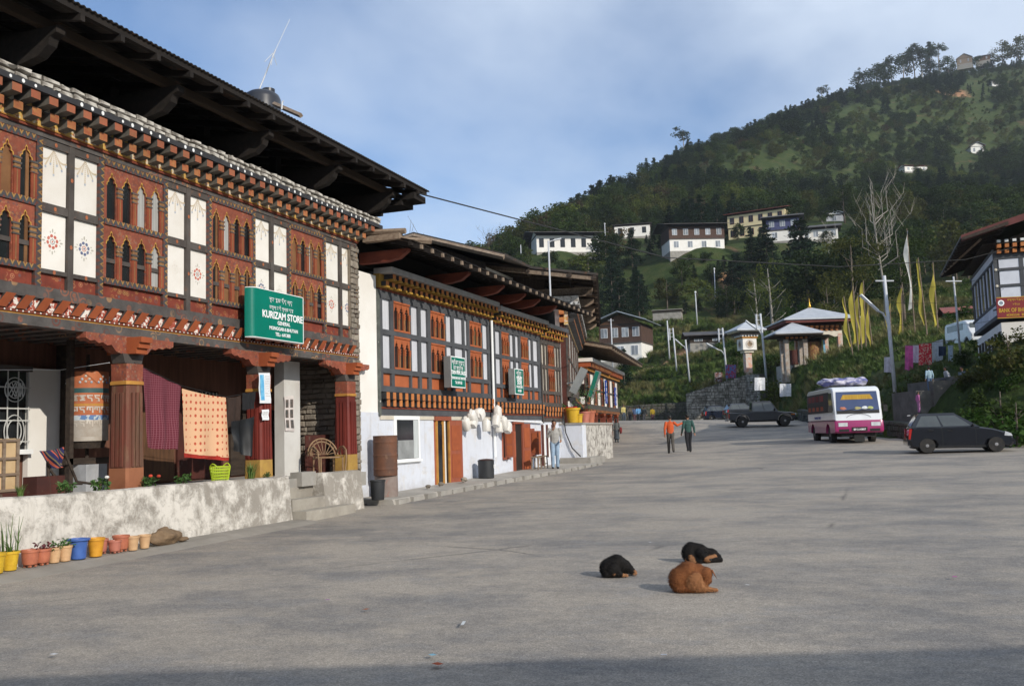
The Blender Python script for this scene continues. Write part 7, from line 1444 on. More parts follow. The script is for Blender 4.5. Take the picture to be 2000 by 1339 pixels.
def minibus():
    fl, rl = at(1632, 862, 43.2), at(1581, 846, 49.3); hd = fl - rl; rz = math.atan2(hd.y, hd.x); p = at(1680, 866, 43); c = Vector((p.x, p.y, rz_(p.x, p.y))) - Vector((math.cos(rz), math.sin(rz), 0)) * 3.2
    t = thing('minibus', 'white minibus with magenta lower body and luggage on its roof', 'bus', c, rz)
    with Sub(t):
        wm = paint('white_bus_paint', (.72, .74, .76), .3); mg = paint('magenta_bus_paint', (.30, .012, .11), .3); Wd = 1.06; L = 3.2
        top = [(-L, 1.05), (-L, 2.35), (-L + .1, 2.52), (-L + .35, 2.6), (2.55, 2.6), (2.85, 2.52), (2.98, 2.4), (3.16, 1.45), (3.22, 1.05)]; body_shell(t, top, Wd, wm, 'upper_body', .07)
        low = [(-L - .01, .5), (-L - .01, 1.049), (3.24, 1.049), (3.30, .85), (3.28, .55), (3.2, .48)]; body_shell(t, arched_profile(low, [(-1.95, .5), (1.75, .5)], .46), Wd + .012, mg, 'lower_body', .04)
        for x in (-1.95, 1.75):
            for s in (-1, 1): wheel(t, x, s * .88, .39, .24, s)
        boxp('underbody', BLKP, t, -2.9, 3.0, -.75, .75, .3, .6)
        cur = mat('bus_curtain_red', (.22, .04, .03), (.10, .05, .05), 2, .9, .1, rnd=.6)
        for s in (-1, 1):
            for k in range(5):
                x0 = -2.95 + k * 1.02; f = boxp('side_window', CGLASS, t, x0, x0 + .96, s * Wd - .01, s * Wd + .012, 1.5, 2.32); boxp('curtain', cur, f, x0 + .06, x0 + .9, s * (Wd + .013), s * (Wd + .016), 2.0, 2.28) if k < 4 else None; boxp('seat_strip', mat('seat_cover_orange', (.35, .10, .05), None, 4, .9, 0), f, x0 + .15, x0 + .8, s * (Wd + .013), s * (Wd + .016), 1.55, 1.75) if k < 4 else None  # plain orange strip low on the side windows
            MB().prism([(2.16, 1.5), (2.98, 1.5), (2.80, 2.32), (2.16, 2.32)], 'y', s * (Wd - .01), s * (Wd + .012)).build('cab_window', CGLASS, t); boxp('window_band', BLKP, t, -3.05, 2.2, s * Wd - .012, s * Wd + .006, 1.44, 2.38)
            MB().tube([(2.95, s * 1.08, 1.75), (3.15, s * 1.22, 1.72), (3.15, s * 1.22, 1.5)], .02, 5).build('mirror_arm', BLKP, t); boxp('mirror', BLKP, t, 3.1, 3.17, s * 1.22 - .09, s * 1.22 + .09, 1.42, 1.72)
        # windscreen follows the raked front
        def F(y, z): x = 2.98 + (3.16 - 2.98) * (2.4 - z) / (2.4 - 1.45); return Vector((x + .012, y, z))
        ws = MB().add([F(-.95, 1.48), F(.95, 1.48), F(.9, 2.36), F(-.9, 2.36)], [(0, 1, 2, 3)]).build('windscreen', mat('blue_tinted_glass', (.05, .07, .16), (.04, .06, .13), 1, .08, 0, rnd=0, spec=.7), t)
        o = Vector((.008, 0, 0)); MB().add([F(-.72, 2.0) + o, F(.72, 2.0) + o, F(.6, 2.22) + o, F(-.6, 2.22) + o], [(0, 1, 2, 3)]).build('valance', mat('yellow_fringe', (.50, .32, .05), (.32, .18, .03), 9, .9, 0, stretch=(1, 6, .2)), ws); MB().add([F(-.94, 1.36) + o, F(.94, 1.36) + o, F(.94, 1.5) + o, F(-.94, 1.5) + o], [(0, 1, 2, 3)]).build('wiper_panel', BLKP, t)
        for y, c_ in ((-.65, (.55, .2, .12)), (.0, (.5, .45, .2)), (.32, (.75, .78, .8)), (.55, (.5, .55, .2))): MB().ball((0, 0, 0), (.02, .14, .07), 8, 5, jit=.4, seed=y).build('dashboard_ornament', mat('ornament%d' % int(y * 100 + 70), c_, None, 6, .7, 0), ws, LOC(F(y, 1.6) + o))
        for a, b in ((-.1, .55), (-.7, -.1)): MB().tube([F(a, 1.47) + o * 2, F(b, 1.56) + o * 2], .012, 4).build('wiper', BLKP, t)
        for s in (-1, 1): boxp('headlight', LAMPW, t, 3.22, 3.31, s * .72 - .2, s * .72 + .2, .78, .95); boxp('fog_recess', BLKP, t, 3.22, 3.30, s * .68 - .22, s * .68 + .22, .55, .66)
        MB().tube([(3.215 + .0, .55 * math.cos(a), 1.12 + .22 * math.sin(a)) for a in np.linspace(.25, math.pi - .25, 13)], .008, 4).build('crest_line', BLKP, t); boxp('plate', BLKP, t, 3.3, 3.31, -.34, .34, .56, .74); link('lettering', text_mesh('BP-2-A0857', .11, SIGNW, .02), t, LOC((3.315, 0, .6))); boxp('mud_flap', BLKP, t, 3.0, 3.05, -.2, .25, .08, .5)
        link('lettering', text_mesh('TRANSPORT SERVICE', .17, mat('blue_lettering', (.08, .12, .4), None, 3, .5, 0), .02), t, LOC((-.6, -Wd - .008, 1.16), rad(-90))); 
        for y in (-.7, .7): MB().tube([(-2.6, y, 2.72), (1.2, y, 2.72)], .02, 5).build('roof_rack_rail', BLKP, t)
        for x in (-2.6, -1.3, 0, 1.2): MB().tube([(x, -.7, 2.58), (x, -.7, 2.72), (x, .7, 2.72), (x, .7, 2.58)], .018, 5).build('roof_rack_hoop', BLKP, t)
    frame()
    q = c + Vector((math.cos(rz), math.sin(rz), 0)) * .6; mb = MB()
    for k in range(4): mb.ball((math.sin(k) * .1, -.75 + k * .5, .0), (.5, .42, .2), 14, 9, jit=.45, seed=k + 2)
    o = mb.build('roof_luggage', mat('blue_striped_bundle', (.12, .13, .3), (.5, .48, .55), 3, .9, .3, stretch=(1, .5, 3), lo=.46, hi=.54), None, LOC((q.x, q.y, c.z + 2.9), rz), smooth=True); tag(o, 'blue and white wrapped luggage bundle on the minibus roof', 'luggage'); rm = o.modifiers.new('r', 'REMESH'); rm.mode = 'VOXEL'; rm.voxel_size = .05; rm.use_smooth_shade = True
minibus()
def white_van():
    p = at(1893, 664, 66); t = thing('white_van', 'white van parked beside the bank half hidden by the fence', 'van', (p.x, p.y, p.z - .55), rad(-70))
    with Sub(t):
        m = paint('white_van_paint', (.6, .62, .64)); body_shell(t, arched_profile([(-1.9, .4), (-1.95, 1.2), (-1.85, 1.75), (-1.6, 1.85), (1.0, 1.85), (1.35, 1.7), (1.75, 1.05), (1.95, .9), (1.98, .4)], [(-1.2, .36), (1.3, .36)], .3), .8, m)
        for s in (-1, 1):
            boxp('side_window', CGLASS, t, -1.5, .9, s * .8 - .005, s * .8 + .01, 1.2, 1.65)
            for x in (-1.2, 1.3): wheel(t, x, s * .72, .3, .18, s)
        boxp('windscreen', CGLASS, t, 1.55, 1.62, -.65, .65, 1.12, 1.6)
        for s in (-1, 1): boxp('headlight', LAMPW, t, 1.93, 1.99, s * .6 - .15, s * .6 + .15, .7, .85)
white_van()
frame()
# ------------------------------------------------------------------ people and dogs: overlapping tapered limbs fused into one skin
def fuse(name, segs, voxel, mats, labels, smooth=2):
    """segs = (p0, r0, p1, r1, label); fused surface whose faces take the colour of the nearest limb"""
    mb = MB()
    for p0, r0, p1, r1, lab in segs:
        p0, p1 = Vector(p0), Vector(p1); d = p1 - p0; rm_ = max(max(r) if isinstance(r, tuple) else r for r in (r0, r1)); n = max(2, int(d.length / rm_ * 2.5)) if d.length > 1e-4 else 1
        def R(r): return r if isinstance(r, tuple) else (r, r, r)
        a, b = R(r0), R(r1)
        if d.length > 1e-4:
            for i in range(n + 1): t = i / n; mb.ball(p0.lerp(p1, t), tuple(a[k] + (b[k] - a[k]) * t for k in range(3)), 10, 7)
        else: mb.ball(p0, a, 14, 10)
    me = mb.mesh('tmp', [mats[0]]); o = bpy.data.objects.new('tmp', me); COL.objects.link(o); m = o.modifiers.new('r', 'REMESH'); m.mode = 'VOXEL'; m.voxel_size = voxel; s = o.modifiers.new('s', 'SMOOTH'); s.factor = .5; s.iterations = smooth
    dg = bpy.context.evaluated_depsgraph_get(); dg.update(); out = bpy.data.meshes.new_from_object(o.evaluated_get(dg)); bpy.data.objects.remove(o); bpy.data.meshes.remove(me)
    out.name = name; out.materials.clear()
    for a in mats: out.materials.append(a)
    n = len(out.polygons); C = np.zeros(n * 3); out.polygons.foreach_get('center', C); C = C.reshape(-1, 3); best = np.full(n, 1e9); idx = np.zeros(n, int)
    for p0, r0, p1, r1, lab in segs:
        a = np.array(p0, float); b = np.array(p1, float); ab = b - a; L = ab @ ab; t = np.clip(((C - a) @ ab) / L, 0, 1) if L > 1e-8 else np.zeros(n); ra = np.mean(r0) if isinstance(r0, tuple) else r0; rb = np.mean(r1) if isinstance(r1, tuple) else r1
        d = np.linalg.norm(C - a - t[:, None] * ab, axis=1) / (ra + (rb - ra) * t); k = d < best; best[k] = d[k]; idx[k] = labels.index(lab)
    out.polygons.foreach_set('material_index', idx.tolist()); out.polygons.foreach_set('use_smooth', [True] * n); out.update(); return out
SKIN = mat('brown_skin', (.30, .16, .10), (.26, .135, .085), 4, .55, .05, rnd=0); HAIR = mat('black_hair', (.012, .011, .010), (.02, .018, .016), 12, .5, .2, rnd=0, stretch=(3, 3, .5))
def cloth(n, c): return mat(n + '_garment', c, tuple(x * .8 for x in c), 8, .9, .15, rnd=0)
def arm_chain(sh, el, wr, sleeve, long, up=1):
    sh, el, wr = Vector(sh), Vector(el), Vector(wr); d = (wr - el).normalized(); S = [(sh, .072, el, .060, sleeve), (el, .058, wr.lerp(el, .1), .044, sleeve if long else 'skin'), (wr, .030, wr + d * .07, (.026, .04, .035), 'skin')]
    side = d.cross(Vector((1, 0, .2))).normalized(); nrm = d.cross(side).normalized()
    for k in range(4): b = wr + d * .075 + side * (.027 * (k - 1.5) / 1.5); l = (.062, .075, .07, .055)[k]; m = b + d * l * .55 + nrm * .006; S += [(b, .0105, m, .0095, 'skin'), (m, .0095, m + d * l * .45 + nrm * .018, .008, 'skin')]
    th = wr + d * .03 + side * -.034; S += [(th, .013, th + d * .035 + side * -.02, .010, 'skin')]
    return S
def person(label, px, py, dep, h, face, top, bottom, pose='stand', skirt=None, long=True, stride=0., arms=None, hairlong=False, shoe=(.03, .03, .03), group=None, sit=0, loc=None, lean=0, voxel=.016, child=False):
    """face = heading in radians in the world (0 = +x); body modelled facing +x, 1.68 m, then scaled"""
    p = Vector(loc) if loc is not None else at(px, py, dep); g = Vector((p.x, p.y, p.z)) if loc is not None else Vector((p.x, p.y, rz_(p.x, p.y) if inside(np.array([p.x]), np.array([p.y]))[0] else p.z))
    t = thing('person', label, 'person', g, face, group, h / 1.68); S = []; hz = .90; st = stride
    if sit: hz = .12 if sit == 1 else .45
    lx = lambda s: st * s * .22
    for s in (-1, 1):
        hip = (0, s * .085, hz)
        if sit == 1: kn, an = (.38, s * .18, .14), (.18, s * .05, .07)
        elif sit == 2: kn, an = (.42, s * .1, hz + .02), (.45, s * .1, .09)
        else: kn, an = (lx(s) * .55 + .03, s * .085, .48), (lx(s) * 1.0 - (.06 if st else 0), s * .085, .085 + (.05 if lx(s) < -.05 else 0))
        S += [(hip, .104, kn, .078, 'bottom'), (kn, .076, an, .064, 'bottom'), (Vector(an) + Vector((-.03, 0, -.045)), .043, Vector(an) + Vector((.13, s * .015, -.055)), .034, 'shoe')]
    lo = Vector((lean, 0, 0)); S += [((0, 0, hz + .02), (.105, .155, .1), (0, 0, hz + .16), (.10, .14, .1), 'bottom' if not skirt else 'bottom'), (Vector((0, 0, hz + .06)), (.125, .17, .1), lo * .5 + Vector((0, 0, hz + .36)), (.13, .18, .1), 'top'), (lo * .5 + Vector((0, 0, hz + .36)), (.115, .165, .1), lo + Vector((-.01, 0, hz + .50)), (.085, .155, .06), 'top'), (lo + Vector((0, 0, hz + .53)), .055, lo + Vector((.015, 0, hz + .63)), .048, 'skin')]
    hc = lo + Vector((.025, 0, hz + .72)); S += [(hc, (.092, .075, .105), hc + Vector((.012, 0, -.045)), (.072, .062, .07), 'skin'), (hc + Vector((.09, 0, -.015)), .012, hc + Vector((.105, 0, -.03)), .014, 'skin')]
    for s in (-1, 1): S += [(hc + Vector((0, s * .078, -.01)), (.012, .01, .028), hc + Vector((-.005, s * .08, -.015)), (.012, .01, .026), 'skin')]
    for k, s in enumerate((-1, 1)):
        sh = lo + Vector((-.01, s * .185, hz + .49)); a = (arms or {}).get(s)
        if a is None: el, wr = sh + Vector((-.05 - st * s * .1, s * .06, -.28)), sh + Vector((.03 - st * s * .28, s * .07, -.52))
        else: el, wr = sh + Vector(a[0]), sh + Vector(a[1])
        S += arm_chain(sh, el, wr, 'top', long)
    if skirt:
        for k in range(7): z = hz + .1 - k * (hz - skirt) / 6; S.append(((lx(0), 0, z), (.12 + .015 * k, .155 + .012 * k, .08), (0, 0, z - .02), (.12 + .015 * k, .155 + .012 * k, .08), 'bottom'))
    labels = ['skin', 'top', 'bottom', 'shoe']; mats = [SKIN, top, bottom, cloth('shoe%d' % int(shoe[0] * 99), shoe)]
    me = fuse('body', S, voxel, mats, labels)
    with Sub(t):
        link('body', me, t); mb = MB(); hr = hc + Vector((-.018, 0, .03)); mb.ball(hr, (.098, .088, .098), 14, 10, jit=.12, seed=px); mb.v = [(x - (.03 if x > hc.x + .05 and z < hc.z + .055 else 0), y, max(z, hc.z - (.05 if not hairlong else .18)) if x < hc.x + .04 else max(z, hc.z + .045)) for x, y, z in mb.v]
        if hairlong: mb.ball(hc + Vector((-.07, 0, -.08)), (.06, .08, .14), 10, 8)
        mb.build('hair', HAIR, t, smooth=True)
        for s in (-1, 1): MB().ball((0, 0, 0), (.006, .014, .007), 6, 4).build('eye', HAIR, t, LOC(hc + Vector((.088, s * .032, .005))))
        MB().ball((0, 0, 0), (.006, .024, .006), 6, 4).build('mouth', mat('lip', (.2, .07, .06), None, 4, .5, 0), t, LOC(hc + Vector((.082, 0, -.06))))
    return t
AWAY = math.atan2(CF.y, CF.x); TOW = AWAY + math.pi; RT = math.atan2(CR.y, CR.x); LFT = RT + math.pi
mp_ = gx(1085, 917, -10.25); 
person('man in grey hooded top and pale jeans leaning by the last shop, hand at mouth', 0, 0, 0, 1.68, rad(-70), cloth('grey_hoodie', (.36, .35, .33)), cloth('pale_jeans', (.28, .38, .50)), loc=(gx(1085, 917, -10.35).x, gx(1085, 917, -10.35).y, .2 + (gx(1085, 917, -10.35).y - 20) * .012), arms={-1: ((.10, -.05, -.24), (.22, .12, -.02)), 1: ((-.02, .07, -.27), (.16, .03, -.38))})
person('man in orange shirt walking away with arm out to his companion', 1311, 884, 43, 1.66, AWAY - .05, cloth('orange_shirt', (.55, .10, .03)), cloth('grey_brown_trousers', (.09, .08, .07)), stride=.8, arms={-1: ((.16, -.16, -.12), (.22, -.42, -.02)), 1: ((-.04, .07, -.28), (-.02, .07, -.53))})
person('man in dark green jacket and black trousers walking away beside the orange shirt', 1346, 883, 43.2, 1.67, AWAY + .08, cloth('dark_green_jacket', (.035, .085, .075)), cloth('black_trousers', (.02, .02, .024)), stride=-.6)
w_ = person('woman in long dark skirt and grey top walking away with red shoulder bag', 1205, 865, 64, 1.56, AWAY - .2, cloth('grey_green_top', (.12, .13, .13)), cloth('slate_skirt', (.06, .075, .09)), skirt=.22, hairlong=True, voxel=.02)
q = WM[w_.name]; o = MB().ball((0, 0, 0), (.10, .16, .22), 12, 9, jit=.2).build('shoulder_bag', cloth('red_bag', (.18, .03, .03)), None, LOC(q @ Vector((-.05, -.32, .88))), smooth=True); tag(o, 'dark red bag hanging from the walking woman\'s shoulder', 'bag')
person('child in dark clothes sitting on the ground near the terrace end', 1181, 860, 66, 1.25, RT + 2.8, cloth('dark_child_top', (.05, .055, .05)), cloth('dark_child_trousers', (.03, .03, .035)), sit=1, voxel=.02)
person('dark clothed figure half hidden behind the terrace block', 1163, 857, 60, 1.5, AWAY, cloth('black_coat', (.018, .018, .02)), cloth('black_skirt', (.02, .02, .022)), skirt=.25, voxel=.022)
person('person in maroon top near the end house', 1197, 836, 82, 1.55, TOW, cloth('maroon_top', (.12, .02, .03)), cloth('dark_grey_trousers', (.05, .05, .055)), voxel=.022)
person('person in yellow top and grey trousers strolling alone', 1219, 831, 92, 1.62, TOW + .4, cloth('pale_yellow_top', (.5, .42, .16)), cloth('blue_grey_trousers', (.07, .09, .12)), stride=.5, voxel=.024)
for k, (px, dep, tc_, lab) in enumerate([(1231, 100, (.12, .10, .08), 'man in brown jacket at the left of the walking group'), (1240, 101, (.08, .11, .2), 'man in dark blue shirt in the walking group'), (1247.5, 99, (.12, .28, .5), 'man in bright blue shirt in the walking group'), (1258.5, 101, (.02, .025, .03), 'man in black at the right of the walking group'), (1275, 103, (.32, .22, .02), 'man in mustard yellow shirt apart from the group')]):
    person(lab, px, 826, dep, 1.66, AWAY + .1 * (k - 2), cloth('group%d' % k, tc_), cloth('gtrous%d' % (k % 3), [(.06, .06, .07), (.10, .05, .06), (.04, .04, .05)][k % 3]), stride=(.6, -.5, .7, -.6, .3)[k], group='people walking at the far end of the square', voxel=.026)
person('child in pale blue top standing on the concrete steps', 0, 0, 0, 1.2, AWAY, cloth('sky_child_top', (.3, .42, .5)), cloth('blue_child_trousers', (.10, .16, .26)), loc=at(1817, 764, 46.8), voxel=.02)
person('small girl in pink standing below the concrete steps', 0, 0, 0, 1.0, RT, cloth('pink_child_dress', (.5, .16, .36)), cloth('pink_child_trousers', (.45, .2, .38)), loc=at(1795, 806, 45.3), hairlong=True, voxel=.02)
person('boy in white shirt bending over the top of the concrete steps', 0, 0, 0, 1.3, LFT, cloth('white_child_shirt', (.55, .56, .58)), cloth('dark_child_shorts', (.06, .06, .08)), loc=at(1855, 745, 47) - Vector((0, 0, .25)), sit=2, lean=.22, voxel=.02)
person('person in grey blue jacket sitting on the wall top', 0, 0, 0, 1.5, LFT + .4, cloth('grey_blue_jacket', (.16, .19, .23)), cloth('grey_trousers2', (.18, .18, .19)), loc=at(1880, 741, 46.4) - Vector((0, 0, .5)), sit=2, voxel=.02)
# ------------------------------------------------------------------ dogs asleep on the road
def fur(name, c1, c2): return mat(name, c1, c2, 9, .85, .5, rnd=0, stretch=(1, 1, 1), bscale=60, bdist=.008)
BLF = fur('black_fur', (.007, .006, .006), (.012, .010, .009)); TANF = fur('tan_fur', (.34, .17, .08), (.26, .12, .055)); BRF = fur('red_brown_fur', (.23, .085, .028), (.16, .055, .02)); BRL = fur('light_brown_fur', (.30, .14, .06), (.24, .10, .04)); NOSE = mat('dog_nose', (.01, .01, .01), None, 4, .3, 0)
def dog(label, px, py, segs, mats, labels, face, sc=1.0, ears=(), eary=TANF, nose=None):
    g = gnd(px, py); t = thing('dog', label, 'dog', g, face, 'dogs lying on the road', sc)
    with Sub(t):
        link_last = link('body', fuse('body', segs, .009, mats, labels, 9), t)
        bm_ = t.children[0].data if t.children else None; me = link_last.data; C = np.zeros(len(me.polygons) * 3); me.polygons.foreach_get('center', C); Nn = np.zeros(len(me.polygons) * 3); me.polygons.foreach_get('normal', Nn); MI = np.zeros(len(me.polygons), int); me.polygons.foreach_get('material_index', MI); C = C.reshape(-1, 3); Nn = Nn.reshape(-1, 3); rg = random.Random(px); mb = MB()
        for _ in range(9000):
            i = rg.randrange(len(C)); c = Vector(C[i]); n = Vector(Nn[i])
            if c.z < .012: continue
            d = (n * .55 + Vector((rg.uniform(-.3, .3), .6 + rg.uniform(-.3, .3), -.35))).normalized(); l = rg.uniform(.018, .034); s_ = d.cross(n)
            if s_.length < .01: continue
            s_ = s_  .normalized() * .0022; c = c + Vector((rg.uniform(-.005, .005), rg.uniform(-.005, .005), rg.uniform(-.005, .005))); mb.add([c - s_, c + s_, c + d * l], [(0, 1, 2)], int(MI[i]))
        mb.build('coat_hair', mats, t, kind='stuff')
        for b, tip, w in ears:
            b, tip = Vector(b), Vector(tip); s = (tip - b).cross(Vector((0, 0, 1))).normalized() * w; n = s.cross(tip - b).normalized() * .012; MB().add([b - s, b + s, tip, b + n], [(0, 1, 3), (1, 2, 3), (2, 0, 3), (0, 2, 1)]).build('ear', eary, t, smooth=True)
        if nose: MB().ball((0, 0, 0), (.018, .02, .015), 8, 6).build('nose', NOSE, t, LOC(nose))
CAMF = AWAY  # local x points away from the camera, y to the left, z up
# curled red-brown dog: rump left, spine arched at the back, head folded down on the right
R_ = [((.02, .13, .14), (.14, .13, .14), (.03, .03, .18), (.15, .14, .16), 'coat'), ((.03, .02, .17), (.14, .13, .15), (.04, -.08, .19), (.11, .11, .12), 'coat'), ((-.09, -.02, .12), (.075, .10, .12), (-.10, -.07, .06), (.06, .07, .06), 'light'), ((-.10, -.07, .05), .045, (-.10, -.20, .03), .028, 'light'), ((-.10, -.20, .03), .027, (-.11, -.26, .025), .022, 'light'), ((.05, -.09, .20), .085, (-.01, -.17, .20), .075, 'coat'), ((-.01, -.17, .20), (.07, .065, .075), (-.05, -.18, .13), .045, 'coat'), ((-.05, -.18, .13), .04, (-.07, -.13, .08), .03, 'coat'), ((.04, -.14, .10), .05, (.0, -.17, .03), .03, 'coat'), ((-.02, .12, .05), (.11, .10, .06), (-.04, .0, .05), (.10, .1, .06), 'coat')]
dog('red-brown dog curled up tightly with its head tucked in', 1352, 1154, R_, [BRF, BRL], ['coat', 'light'], CAMF, .86, [((-.03, -.23, .24), (-.06, -.285, .13), .034), ((.0, -.10, .27), (.0, -.10, .345), .026), ((.02, .05, .32), (.02, .06, .375), .024)], BRF)
# black and tan dog, back to the camera on the left
L_d = [((.0, .08, .11), (.13, .12, .115), (.02, -.02, .14), (.13, .12, .13), 'coat'), ((.02, -.02, .14), (.13, .12, .13), (.03, -.12, .11), (.09, .09, .09), 'coat'), ((.02, -.17, .09), (.06, .055, .06), (-.01, -.235, .04), .032, 'coat'), ((-.01, -.24, .045), .03, (-.03, -.25, .03), .022, 'tan'), ((-.11, .03, .10), (.05, .07, .08), (-.12, -.04, .04), .04, 'coat'), ((-.125, .05, .085), .022, (-.13, .02, .06), .03, 'tan'), ((-.12, -.08, .025), .024, (-.13, -.13, .02), .02, 'tan'), ((-.06, .10, .04), (.08, .08, .05), (-.08, .0, .04), (.07, .08, .045), 'coat')]
dog('black and tan dog curled with its back turned, apart from the other two', 1203, 1124, L_d, [BLF, TANF], ['coat', 'tan'], CAMF, .86, [((.03, -.19, .13), (.01, -.22, .10), .022)], BLF)
# black and tan dog behind, head resting on paws
B_d = [((.02, .12, .12), (.10, .10, .12), (.0, .08, .06), (.09, .10, .07), 'coat'), ((.02, .10, .17), (.08, .085, .09), (.02, -.02, .14), (.085, .09, .09), 'coat'), ((.02, -.02, .12), (.085, .09, .09), (.03, -.15, .08), (.08, .10, .08), 'coat'), ((.03, -.15, .09), (.08, .10, .08), (.02, -.23, .05), (.06, .06, .05), 'coat'), ((-.05, .0, .12), .06, (-.10, -.04, .09), .052, 'coat'), ((-.11, -.05, .075), .036, (-.15, -.09, .05), .026, 'tan'), ((-.09, -.10, .06), .03, (-.06, -.19, .08), .024, 'tan'), ((-.07, .12, .08), .03, (-.10, .09, .02), .026, 'tan'), ((-.10, -.10, .03), .028, (-.06, -.25, .03), .04, 'coat'), ((-.06, .10, .03), .04, (-.12, .0, .025), .028, 'coat')]
dog('black and tan dog lying with its head down behind the red-brown dog', 1367, 1097, B_d, [BLF, TANF], ['coat', 'tan'], CAMF, .92, [((-.06, .04, .16), (-.09, .05, .11), .025), ((-.09, -.07, .14), (-.13, -.09, .12), .02)], BLF, (-.165, -.10, .05))
# ------------------------------------------------------------------ trees
frame()
def leafmat(n, c):
    m = mat(n + '_foliage', c, tuple(x * .55 for x in c), .5, .8, 0, rnd=.55, spec=.12); t = m.node_tree; N, L = t.nodes, t.links; B = N['Principled BSDF']; O = N['Material Output']; src = B.inputs['Base Color'].links[0].from_socket
    tr = N.new('ShaderNodeBsdfTranslucent'); L.new(_mix(N, L, src, (1.3, 1.4, .8), 1., 'MULTIPLY'), tr.inputs[0]); mx = N.new('ShaderNodeMixShader'); mx.inputs[0].default_value = .32; L.new(B.outputs[0], mx.inputs[1]); L.new(tr.outputs[0], mx.inputs[2]); L.new(mx.outputs[0], O.inputs['Surface']); return m
LM = {'dark': leafmat('dark_green', (.032, .052, .018)), 'mid': leafmat('mid_green', (.05, .078, .02)), 'olive': leafmat('olive', (.08, .085, .025)), 'lime': leafmat('yellow_green', (.11, .135, .03)), 'pine': leafmat('pine', (.018, .036, .02)), 'brown': leafmat('dry_brown', (.09, .065, .035)), 'bush': leafmat('shrub', (.042, .085, .018))}
BARK = mat('grey_bark', (.16, .13, .10), (.09, .07, .055), 2, .9, .4, stretch=(4, 4, .6)); PALEB_ = mat('pale_bark', (.34, .31, .27), (.22, .2, .17), 2, .85, .3, stretch=(4, 4, .6))
def crown(kind, seed, H, R, leaf, n, z0=.28):
    """leaf faces spread through a crown; heights in metres from the tree foot"""
    rng = random.Random(seed); mb = MB()
    if kind == 'broad':
        for c in range(22):
            a = rng.random() * 6.28; t = rng.random(); zz = H * (z0 + (1 - z0) * (.08 + .86 * t)); w = R * math.sqrt(max(.05, 1 - ((t - .42) / .62) ** 2)) * rng.uniform(.35, .85); r = R * rng.uniform(.2, .42)
            leaves(mb, (w * math.cos(a), w * math.sin(a), zz), r, n // 22, leaf, rng, 0, .75, .7, .1)
    elif kind == 'pine':
        for k in range(13):
            t = k / 12; zz = H * (.2 + .8 * t); w = R * (1 - t) ** .75 + R * .08
            for b in range(6 if t < .8 else 3):
                a = rng.random() * 6.28; q = w * rng.uniform(.55, 1.05); m_ = max(3, n // 70)
                for s in (.35, .68, 1.0): leaves(mb, (q * s * math.cos(a), q * s * math.sin(a), zz - q * s * .18 + rng.uniform(-.2, .2)), R * .19 * (1.25 - .5 * t), m_, leaf, rng, 0, .45, .45, .05)
    elif kind == 'tuft':   # long bare stem, umbrella top
        for c in range(10): a = rng.random() * 6.28; w = R * rng.uniform(.1, .7); leaves(mb, (w * math.cos(a), w * math.sin(a), H * rng.uniform(.62, .95)), R * rng.uniform(.25, .42), n // 10, leaf, rng, 0, .7, .6, .1)
    elif kind == 'poplar':
        for c in range(60):
            a = rng.random() * 6.28; t = rng.random(); w = R * (.25 + .75 * math.sin(min(1, t * 1.25) * 2.6)) * rng.uniform(.2, 1); leaves(mb, (w * math.cos(a), w * math.sin(a), H * (.22 + .76 * t)), R * .2, max(2, n // 60), leaf, rng, 0, 1.6, .6, -.3)
    else:
        for c in range(9): a = rng.random() * 6.28; w = R * rng.uniform(.0, .65); leaves(mb, (w * math.cos(a), w * math.sin(a), H * rng.uniform(.18, .7)), R * rng.uniform(.3, .5), n // 9, leaf, rng, 0, .7, .65, .0)
    return mb
def trunk(seed, H, r, kind, nb=7):
    rng = random.Random(seed); mb = MB(); P = [(0, 0, -.6)]; x = y = 0
    for k in range(1, 7): x += rng.uniform(-.03, .03) * H * .3; y += rng.uniform(-.03, .03) * H * .3; P.append((x, y, H * .93 * k / 6))
    mb.tube(P, [r * (1.25 if k == 0 else 1 - .85 * k / 6) for k in range(7)], 7)
    for b in range(nb):
        t = rng.uniform(.3, .85); z = H * .93 * t; i = min(int(t * 6), 5); f = t * 6 - i; p = Vector(P[i]).lerp(Vector(P[i + 1]), f); a = rng.random() * 6.28; l = H * (.30 if kind != 'pine' else .2) * (1.1 - t); d = Vector((math.cos(a), math.sin(a), .75 if kind != 'pine' else .1)); mb.tube([p, p + d * l * .5, p + d * l + Vector((0, 0, l * .15))], [r * .4 * (1 - t * .6), r * .25 * (1 - t * .5), r * .06], 5)
    return mb
TP = {}
def proto(kind, col, v, H, R, leaf, n, z0=.28):
    key = (kind, col, v)
    if key not in TP: TP[key] = (crown(kind, v * 13 + hash(kind) % 7 * 0 + len(kind), H, R, leaf, n, z0).mesh('crown', [LM[col]]), trunk(v * 5 + 1, H, H * .018 + .04, kind).mesh('trunk', [PALEB_ if kind in ('poplar', 'tuft') else BARK], True), H)
    return TP[key]
FIRST = {}
def tree(label, loc, spec, h, rz=0, name='tree', group=None, squash=1.):
    cm_, tm_, H = proto(*spec); s = h / H; t = thing(name, label, 'tree' if h > 2.5 else 'shrub', loc, rz, group, (s * squash, s * squash, s)); link('trunk', tm_, t, LOC(loc, rz, (s * squash, s * squash, s))); c = link('crown', cm_, t, LOC(loc, rz, (s * squash, s * squash, s))); FIRST.setdefault(spec[:3], c); return t
B1, B2, B3 = ('broad', 'dark', 1, 10, 4.6, .55, 1500), ('broad', 'mid', 2, 10, 4.4, .55, 1500), ('broad', 'olive', 3, 9, 4.2, .5, 1300)
B4, B5 = ('broad', 'lime', 4, 8, 3.6, .45, 1200), ('broad', 'brown', 5, 8, 3.8, .45, 800)
P1, P2 = ('pine', 'pine', 1, 14, 3.6, .5, 1500), ('pine', 'pine', 2, 13, 4.2, .55, 1500)
